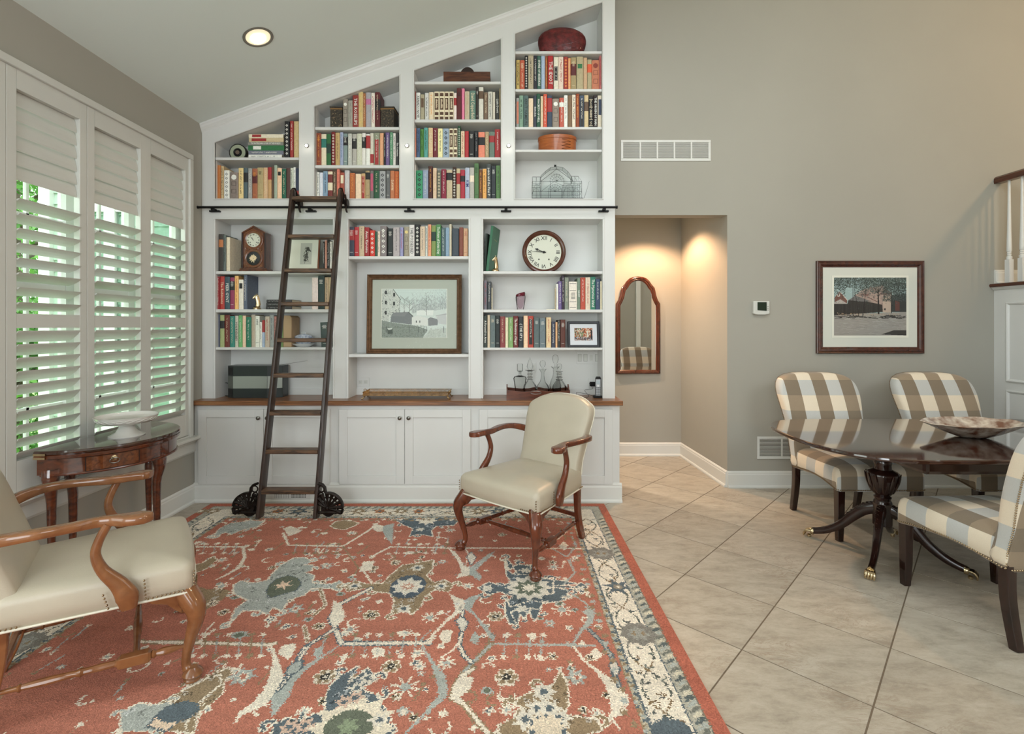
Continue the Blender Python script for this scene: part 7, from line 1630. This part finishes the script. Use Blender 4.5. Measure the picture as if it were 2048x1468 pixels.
# second grey, upper left
palm(P7((140, 270), (170, 230), (230, 200), (350, 185), (420, 190), (380, 220), (300, 235), (240, 262), (200, 250), (160, 270)), GRY, CRM)
# olive one with cream flower
palm(P7((1150, 720), (1165, 640), (1140, 600), (1060, 590), (1000, 570), (900, 590), (885, 560), (940, 530), (1000, 550), (1100, 545), (1140, 500), (1210, 440), (1290, 430), (1385, 410), (1375, 460), (1340, 500), (1390, 545), (1440, 525), (1495, 550), (1470, 590), (1390, 580), (1330, 620), (1310, 680), (1260, 720), (1230, 680), (1180, 715)), OLV, CRM)
rg.disc(*a7(1240, 562), 19, 24, (88, 98, 108)); rg.star(*a7(1240, 562), 19, 12, 8, PAL2); rg.star(*a7(1240, 562), 9, 4, 8, (188, 142, 122)); rg.disc(*a7(1240, 562), 3, 3, CRM)
for p_ in ((1295, 455), (1215, 690), (935, 560), (1430, 560)): rg.star(*a7(*p_), 9, 5, 6, PAL2); rg.disc(*a7(*p_), 3, 3, SLT)
# slate one under the armchair
palm(P7((1800, 400), (1805, 470), (1840, 500), (1880, 440), (1960, 440), (1940, 500), (2040, 520), (2200, 545), (2050, 560), (2150, 590), (2130, 640), (2000, 660), (1990, 700), (1960, 760), (1930, 700), (1880, 690), (1860, 780), (1800, 740), (1795, 660), (1840, 620), (1760, 590), (1700, 610), (1640, 570), (1700, 540), (1780, 560), (1830, 540), (1800, 490)), SLT, CRM)
palm(P8((40, 380), (60, 450), (110, 420), (190, 430), (180, 480), (120, 480)), SLT, CRM); palm(P8((38, 640), (60, 690), (200, 650), (270, 660), (240, 700), (190, 690), (150, 760), (110, 700), (60, 720), (100, 800), (60, 790), (36, 720)), SLT, CRM)
line_(P8((330, 558), (480, 562)), .014, SLT, CRM); palm(P8((470, 560), (510, 535), (550, 560), (515, 605)), SLT, CRM); rg.star(*a8(510, 570), 7, 3, 6, PAL2); palm(P8((260, 510), (330, 515), (330, 600), (270, 610)), SLT, CRM)
rg.star(*a8(180, 565), 26, 19, 12, PAL2); rg.star(*a8(180, 565), 17, 11, 8, DGR); rg.star(*a8(180, 565), 10, 5, 8, CRM)
rg.star(*a7(1905, 470), 8, 4, 6, PAL2); rg.star(*a7(1890, 690), 8, 4, 6, PAL2); rg.star(*a7(1690, 572), 9, 4, 6, PAL2)
# upper slate near back border
palm(P7((1170, 180), (1260, 170), (1330, 185), (1420, 170), (1530, 180), (1500, 210), (1400, 215), (1370, 240), (1380, 275), (1300, 260), (1250, 275), (1270, 230), (1220, 210)), SLT, CRM); rg.star(*a7(1350, 185), 16, 9, 8, CRM); rg.star(*a7(1310, 235), 7, 4, 6, PAL2)
palm(P7((800, 215), (830, 190), (900, 180), (960, 200), (930, 215), (880, 235), (830, 230)), OLV, CRM)
# front slate palmette
palm(P7((775, 1300), (775, 1200), (800, 1130), (860, 1075), (955, 1022), (905, 1090), (890, 1130), (1010, 1035), (1035, 1060), (1055, 1100), (990, 1130), (980, 1160), (1060, 1190), (1085, 1215), (1060, 1240), (1040, 1270), (1130, 1290), (1140, 1330), (1100, 1370), (1100, 1500), (700, 1500), (720, 1420), (600, 1410), (470, 1410), (480, 1350), (560, 1320), (620, 1340), (700, 1300)), SLT, CRM)
rg.star(*a7(915, 1375), 31, 23, 12, (226, 214, 194)); rg.disc(*a7(905, 1365), 17, 15, DGR); rg.star(*a7(900, 1370), 9, 5, 6, (140, 152, 126))
for p_ in ((950, 1145), (1010, 1090), (875, 1225), (1075, 1330), (560, 1370), (650, 1360), (940, 1200)): rg.star(*a7(*p_), 8, 4, 6, (206, 178, 160) if p_[0] < 945 else PAL2); rg.disc(*a7(*p_), 2.4, 2.4, SLT)
# olive palmette at the lower corner and by the near armchair
palm(P8((95, 1300), (130, 1260), (200, 1230), (240, 1200), (330, 1190), (380, 1100), (420, 1180), (425, 1300), (400, 1370), (600, 1400), (640, 1470), (500, 1500), (0, 1500), (0, 1440), (110, 1380), (180, 1350), (140, 1320)), OLV, CRM)
for p_ in ((275, 1225), (240, 1330), (310, 1330), (160, 1400), (370, 1390)): rg.star(*a8(*p_), 11, 6, 7, PAL2); rg.disc(*a8(*p_), 3, 3, SLT)
palm(P8((190, 1400), (290, 1365), (400, 1430), (420, 1500), (180, 1500)), SLT, CRM); rg.star(*a8(300, 1450), 14, 9, 10, (224, 208, 186))
palm(P7((-10, 1130), (60, 1100), (150, 1120), (160, 1060), (220, 1030), (240, 1060), (190, 1110), (180, 1180), (100, 1250), (40, 1290), (20, 1400), (-60, 1400)), OLV, CRM); rg.star(*a7(30, 1150), 11, 6, 6, PAL2)
palm(P7((40, 560), (100, 580), (180, 570), (230, 590), (180, 640), (100, 690), (60, 700), (20, 640)), OLV, None); palm(P7((20, 440), (70, 430), (130, 390), (150, 410), (90, 460), (40, 480)), OLV, CRM)
palm([a4(930, 1400), a4(1010, 1290), a4(1130, 1230), a4(1290, 1150), a4(1380, 1120), a4(1380, 1180), a4(1240, 1290), a4(1180, 1330), a4(1160, 1468), a4(1000, 1468)], OLV, CRM)
palm([a4(760, 1360), a4(860, 1300), a4(960, 1310), a4(1060, 1290), a4(1100, 1340), a4(1030, 1420), a4(960, 1468), a4(760, 1468)], GRY, CRM); palm([a4(930, 1440), a4(990, 1370), a4(1080, 1370), a4(1100, 1430), a4(1040, 1468)], (224, 200, 176), SLT); rg.disc(*a4(1120, 1350), 14, 10, SLT)
# ---- vine network
CW = .017
line_(P7((-300, 335), (320, 335)), CW, CRM); line_(P7((300, 335), (312, 395), (275, 455), (210, 495), (150, 522)), [CW, CW*1.2, CW*1.5, CW, .008], CRM)
line_(P7((530, 255), (560, 325), (870, 332), (1010, 245), (1060, 205)), CW, CRM); palm(P7((530, 230), (570, 215), (640, 240), (600, 262), (560, 275)), CRM, None)
palm(P7((1040, 200), (1100, 215), (1100, 245), (1070, 250), (1040, 235)), CRM, None); palm(P7((1100, 215), (1160, 200), (1150, 320), (1120, 290), (1095, 245)), GRY, None)
line_(P7((870, 332), (960, 460)), .010, OLV); line_(P7((1140, 335), (1500, 342), (1730, 342), (2250, 345)), CW, CRM); line_(P7((1140, 335), (1055, 378), (1030, 400)), CW, CRM); palm(P7((985, 420), (1050, 415), (1030, 470), (960, 480)), CRM, None); line_(P7((985, 470), (1035, 545)), .012, CRM)
line_(P7((1560, 335), (1600, 400)), .01, CRM); 
palm(P7((1470, 345), (1510, 365), (1560, 440), (1590, 455), (1592, 495), (1510, 518), (1545, 475), (1520, 410)), CRM, None); palm(P7((1740, 355), (1690, 380), (1610, 440), (1590, 455), (1592, 495), (1650, 532), (1660, 505), (1625, 470), (1700, 400)), GRY, None)
palm(P7((1575, 390), (1600, 365), (1625, 395), (1600, 440)), PAL2, SLT, ) if False else poly_(P7((1575, 390), (1600, 365), (1625, 395), (1600, 440)), PAL2, SLT, 1)
palm(P7((1470, 600), (1520, 625), (1560, 640), (1562, 695), (1470, 760), (1360, 870), (1330, 880), (1450, 760), (1510, 700), (1500, 650)), CRM, None); palm(P7((1655, 605), (1600, 620), (1562, 640), (1562, 695), (1610, 720), (1720, 880), (1740, 850), (1640, 740), (1600, 690), (1620, 650)), GRY, None)
line_(P7((860, 890), (1360, 888)), .020, CRM, SLT); line_(P7((1360, 888), (1390, 850)), CW, CRM); line_(P7((860, 888), (825, 800), (800, 740), (850, 665), (1030, 572)), CW*1.1, CRM, SLT); palm(P7((815, 640), (860, 665), (885, 740), (840, 790), (800, 760)), CRM, None)
line_(P7((825, 805), (650, 915), (560, 1080), (530, 1100)), .012, CRM, SLT); line_(P7((1715, 892), (2300, 902)), .016, GRY); line_(P7((1715, 892), (1610, 1000), (1550, 1060)), .013, GRY, OLV)
line_(P7((740, 575), (770, 670), (700, 730)), .010, OLV, CRM); line_(P7((650, 790), (670, 880)), .010, OLV, CRM)
poly_(P7((1515, 760), (1545, 730), (1580, 770), (1550, 830)), PAL2, SLT, 1.2); line_(P7((1550, 700), (1550, 735)), .008, CRM, SLT); line_(P7((1545, 830), (1530, 900), (1560, 960), (1600, 1000)), .012, CRM, SLT); line_(P7((1530, 880), (1490, 930), (1430, 970)), .01, CRM)
line_(P7((-300, 880), (10, 885), (440, 897), (480, 890)), CW, CRM, OLV)
line_(P7((460, 900), (485, 980), (492, 1060), (470, 1160), (390, 1235), (290, 1290), (265, 1340)), [.014, .02, .045, .075, .05, .02, .008], CRM)
line_(P7((850, 900), (760, 960), (640, 1040), (560, 1110), (510, 1200), (480, 1290)), [.008, .014, .03, .05, .06, .02], GRY)
line_(P7((500, 1160), (560, 1080), (640, 950), (680, 900)), .008, CRM, SLT); poly_(P7((545, 1060), (580, 1010), (635, 985), (630, 1030), (580, 1070)), GRY, SLT, 1.4)
poly_(P7((500, 950), (520, 900), (600, 890), (600, 930), (560, 985)), CRM); poly_(P7((700, 960), (710, 920), (765, 900), (750, 950), (720, 980)), GRY); poly_(P7((1415, 850), (1440, 815), (1490, 815), (1480, 880), (1440, 890)), CRM); poly_(P7((1590, 870), (1620, 820), (1650, 850), (1630, 900)), GRY); poly_(P7((1030, 930), (1060, 905), (1110, 925), (1105, 965), (1050, 970)), CRM); poly_(P7((1915, 840), (1950, 825), (1980, 850), (1950, 880)), CRM)
line_(P7((1320, 905), (1380, 1000), (1430, 1090), (1440, 1190), (1340, 1290), (1230, 1400)), [.010, .018, .04, .035, .012, .012], GRY)
line_(P7((1620, 1030), (1550, 1075), (1540, 1130), (1500, 1200), (1560, 1240), (1690, 1400), (1800, 1500)), [.012, .02, .055, .03, .014, .014, .014], CRM, OLV)
poly_(P7((1490, 1200), (1530, 1080), (1610, 1080), (1600, 1140), (1550, 1190)), CRM)
line_(P8((450, 935), (500, 850), (565, 780), (580, 700), (540, 690)), [.015, .016, .03, .025, .01], GRY); line_(P8((400, 570), (520, 650), (570, 700)), .012, GRY)
poly_(P8((510, 715), (575, 690), (600, 730), (560, 760)), GRY)
line_(P8((460, 935), (520, 1020), (620, 1100), (700, 1180), (745, 1260), (740, 1340), (690, 1390), (760, 1468)), [.010, .012, .02, .05, .075, .05, .012, .008], CRM); poly_(P8((690, 1340), (800, 1335), (700, 1400)), CRM)
line_(P8((560, 830), (650, 920), (700, 1000), (720, 1120), (745, 1190)), .010, GRY, SLT); poly_(P8((690, 1060), (715, 1020), (750, 1080), (725, 1130)), PAL2, SLT, 1.2); poly_(P8((560, 980), (600, 945), (645, 990), (600, 1030)), CRM)
line_(P8((420, 210), (330, 280)), .01, CRM); line_(P8((330, 320), (420, 370), (480, 300), (450, 240)), .011, GRY); poly_(P8((370, 300), (400, 270), (430, 300), (400, 330)), CRM); line_(P8((430, 390), (470, 470), (400, 545)), .012, GRY)
# combs of short sprigs along the long vines
for yy, xs_ in ((345, range(1180, 1480, 55)), (345, range(-40, 280, 60)), (900, range(930, 1340, 70)), (900, range(20, 420, 65)), (345, range(600, 860, 60)), (905, range(1790, 2050, 70))):
    for x in xs_:
        for s_ in (-1, 1):
            l_ = (62 if yy > 500 else 26); line_(P7((x, yy), (x-8*s_, yy+s_*l_)), .006, OLV if (x//5) % 2 else GRY); p = a7(x-8*s_, yy+s_*l_); rg.star(p[0], p[1], 4.5, 2, 5, CRM if (x//5) % 3 else OLV)
# florets traced one by one
for x, y, r0, k in ((780, 445, .045, 1), (600, 690, .05, 1), (180, 560, .035, 6), (1435, 420, .035, 1), (1170, 425, .035, 3), (1480, 240, .035, 6), (1410, 280, .025, 2), (920, 255, .03, 6), (755, 395, .03, 1), (845, 380, .022, 1), (1130, 375, .022, 2), (1010, 630, .02, 2), (970, 685, .02, 2), (1030, 725, .045, 3), (910, 810, .035, 6), (1365, 740, .04, 6), (1740, 735, .045, 3), (1715, 975, .026, 2), (1145, 1020, .045, 3), (1285, 1000, .028, 2), (1225, 1140, .055, 6), (1215, 1280, .032, 1), (1440, 1290, .022, 4), (1580, 560, .03, 6), (550, 790, .03, 2), (460, 750, .04, 2), (735, 790, .032, 3), (300, 1080, .06, 1), (280, 840, .035, 5), (585, 850, .025, 2), (450, 350, .03, 2), (180, 410, .03, 6), (720, 350, .026, 0), (1800, 1090, .05, 3), (1690, 1160, .025, 5), (1700, 1275, .028, 2), (1460, 1000, .035, 6), (1230, 830, .024, 6), (395, 240, .025, 0), (290, 275, .03, 0), (700, 250, .024, 0), (600, 290, .02, 2), (1775, 265, .03, 3), (1735, 300, .02, 2), (1080, 500, .02, 2), (855, 605, .022, 5), (915, 510, .018, 5), (1655, 355, .02, 1), (350, 350, .026, 4), (970, 320, .022, 4), (1310, 320, .022, 4), (160, 315, .02, 4), (770, 1080, .05, 3), (980, 385, .02, 2), (130, 660, .03, 3), (190, 710, .03, 3)): floret(*a7(x, y), r0, k)
for x, y, r0, k in ((335, 435, .032, 6), (335, 370, .02, 2), (470, 375, .02, 6), (390, 705, .05, 6), (435, 820, .026, 2), (310, 790, .034, 1), (400, 625, .022, 1), (480, 1130, .05, 1), (200, 875, .03, 4), (525, 515, .018, 4), (615, 815, .028, 0), (370, 500, .018, 1), (330, 1000, .025, 3), (40, 1130, .05, 3), (560, 620, .014, 4), (45, 1340, .024, 6), (520, 1340, .022, 3)): floret(*a8(x, y), r0, k)
# olive tendrils inside the field edge
for k in range(60):
    Y = .35+k*.055; x, y = w2c(.435+.012*math.sin(k*2.1), Y); rg.star(x, y, 4.5, 2, 5, OLV if k % 3 else GRY, k)
    X = -1.97+k*.0405; x, y = w2c(X, 3.545+.012*math.sin(k*1.7)); rg.star(x, y, 4.5, 2, 5, OLV if k % 3 else CRM, k)
# ---- borders
def bandrect(a, b, c_, d_, col):
    x0, y0 = w2c(a, d_); x1, y1 = w2c(b, c_); rg.poly([(x0, y0), (x1, y0), (x1, y1), (x0, y1)], col)
FX0, FX1, FY1 = -2.0, .468, 3.580
def border(o0, o1, col):     # ring between offsets from the outer edge, three sides in view
    bandrect(RX0+o0, RX0+o1, RY0, RY1-o0, col); bandrect(RX1-o1, RX1-o0, RY0, RY1-o0, col); bandrect(RX0+o0, RX1-o0, RY1-o1, RY1-o0, col)
border(0, .054, (178, 106, 88)); border(.054, .118, (176, 172, 158)); border(.114, .268, CRM); border(.262, .297, (186, 178, 158)); border(.116, .122, SLT); border(.262, .268, SLT); border(.290, .297, OLV); border(.054, .059, (128, 118, 104))
def along(s_, off):     # s_ metres along: right side downwards, off from the outer edge
    return w2c(RX1-off, RY1-.3-s_)
def alongt(s_, off): return w2c(RX1-.3-s_, RY1-off)
def alongl(s_, off): return w2c(RX0+off, RY1-.3-s_)
for F, LN in ((along, 3.3), (alongt, 2.5), (alongl, 3.3)):
    s = .0; k = 0
    while s < LN:      # guard stripe leaves
        p, q = F(s, .072), F(s+.022, .104); rg.line([p, q], [4.2, 1.4], [(120, 122, 114), (206, 198, 178), (96, 104, 104), GRY][k % 4]); k += 1; s += .026
    s = 0; k = 0
    while s < LN:
        p = F(s, .280+.006*math.sin(k)); rg.disc(p[0], p[1], 1.8, 1.8, [SLT, OLV, GRY][k % 3]); s += .021; k += 1
    for c0, ph in ((.165, 0), (.225, PI)):   # thin meandering dotted vines
        pts = [F(v, .192+.052*math.sin(v*14+ph)) for v in np.arange(0, LN, .008)]
        for i in range(0, len(pts)-1):
            if (i*7) % 5 < 4: rg.line(pts[i:i+2], 1.5, (96, 100, 94) if (i//9) % 3 else (134, 112, 84))
    for i in range(int(LN/.035)):
        s = i*.035+r_.uniform(-.01, .01); o_ = r_.uniform(.135, .25); a = r_.uniform(0, 6.28); rr = r_.uniform(.010, .024)*U; x, y = F(s, o_); rg.line([(x+rr*math.cos(a+t_), y+rr*math.sin(a+t_)*.8) for t_ in np.linspace(0, r_.uniform(1.5, 4), 6)], 1.4, [(92, 96, 92), (128, 106, 80), (120, 124, 116)][r_.integers(0, 3)])
        if i % 2: x, y = F(s+.01, o_); rg.disc(x, y, 1.6, 1.3, (84, 88, 86))
def gstar(x, y): rg.star(x, y, 17, 7, 6, SLT, .25); rg.disc(x, y, 5, 5, (150, 140, 124)); rg.disc(x, y, 2, 2, CRM)
def gpalm(x, y, v=False):
    n = 14; a_, b_ = (17, 12); rg.star(x, y, 18, 14.5, 9, (138, 134, 126), .2); rg.star(x, y, 11, 7, 7, (160, 158, 150), .2)
    for d_ in (-4, 4): rg.disc(x+d_, y, 2, 3, OLV)
gpalm(*a8(635, 348)); gstar(*a8(740, 560)); gpalm(*a8(868, 855)); gstar(*a8(1010, 1150)) if False else None
rg.disc(*a8(1080, 1480), 14, 12, SLT); gpalm(*w2c(RX1-.192, 1.35)); gstar(*w2c(RX1-.192, 1.0))
for px_, k in ((500, 3), (620, 0), (960, 2), (1080, 3), (1200, 2), (1300, 3), (1640, 2), (1750, 0), (130, 2), (60, 2)):
    x, y = a7(px_, 130)
    if k == 0: gstar(x, y)
    elif k == 2: rg.star(x, y, 13, 7, 7, OLV, .3); rg.star(x, y, 6, 3, 6, CRM)
    else: rg.star(x, y, 10, 6, 6, (176, 120, 84), .2); rg.disc(x, y, 3, 3, SLT)
for s in (.4, .9, 1.4, 1.9): (gstar if int(s*10) % 2 else gpalm)(*alongl(s, .192))
# knots: every cell drifts a little, so outlines step as woven ones do
A = rg.a; jj, ii = np.meshgrid(np.arange(RW), np.arange(RH))
dx = np.round(r_.normal(0, .5, (RH, RW))).astype(int); dy = np.round(r_.normal(0, .5, (RH, RW))).astype(int)
big = np.round(1.8*np.sin(ii*.16+3*np.sin(jj*.05))+.8*np.sin(jj*.31)).astype(int)
A = A[np.clip(ii+dy, 0, RH-1), np.clip(jj+dx+(big*0), 0, RW-1)]
A = A*(1+r_.normal(0, .055, (RH, RW, 1))); strip = 1+.02*np.sin(np.arange(RH)*.11)+.015*np.sin(np.arange(RH)*.37); A = A*strip[:, None, None]
rows = list(range(0, int((RY1-1.5)/CE)))+list(range(int((RY1-1.5)/CE), RH, 4))
A2 = A[rows]; ys = [RY1-r0*CE for r0 in rows]+[RY1-RH*CE]
rug = empty('area_rug', (0, 0, 0), 0, 'large rust and cream floral wool rug with a pale border', 'rug')
M_rug = vcol_mat('wool_pile', .95, .1, bump=.9, noise=.20, nscale=230)
grid_print('pile', np.clip(A2, 0, 255), np.linspace(RX0, RX0+RW*CE, RW+1), np.array(ys), 'xy', M_rug, rug, 1.0).location = (0, 0, .013)
ex = RX0+RW*CE
MB().box(RX0, ex, RY1-RH*CE, RY1, .0006, .0125).build('backing', mat('rust_rug_edge', L(150, 72, 54), .95, noise=.3, scale=200), rug)
SC['built'] = True
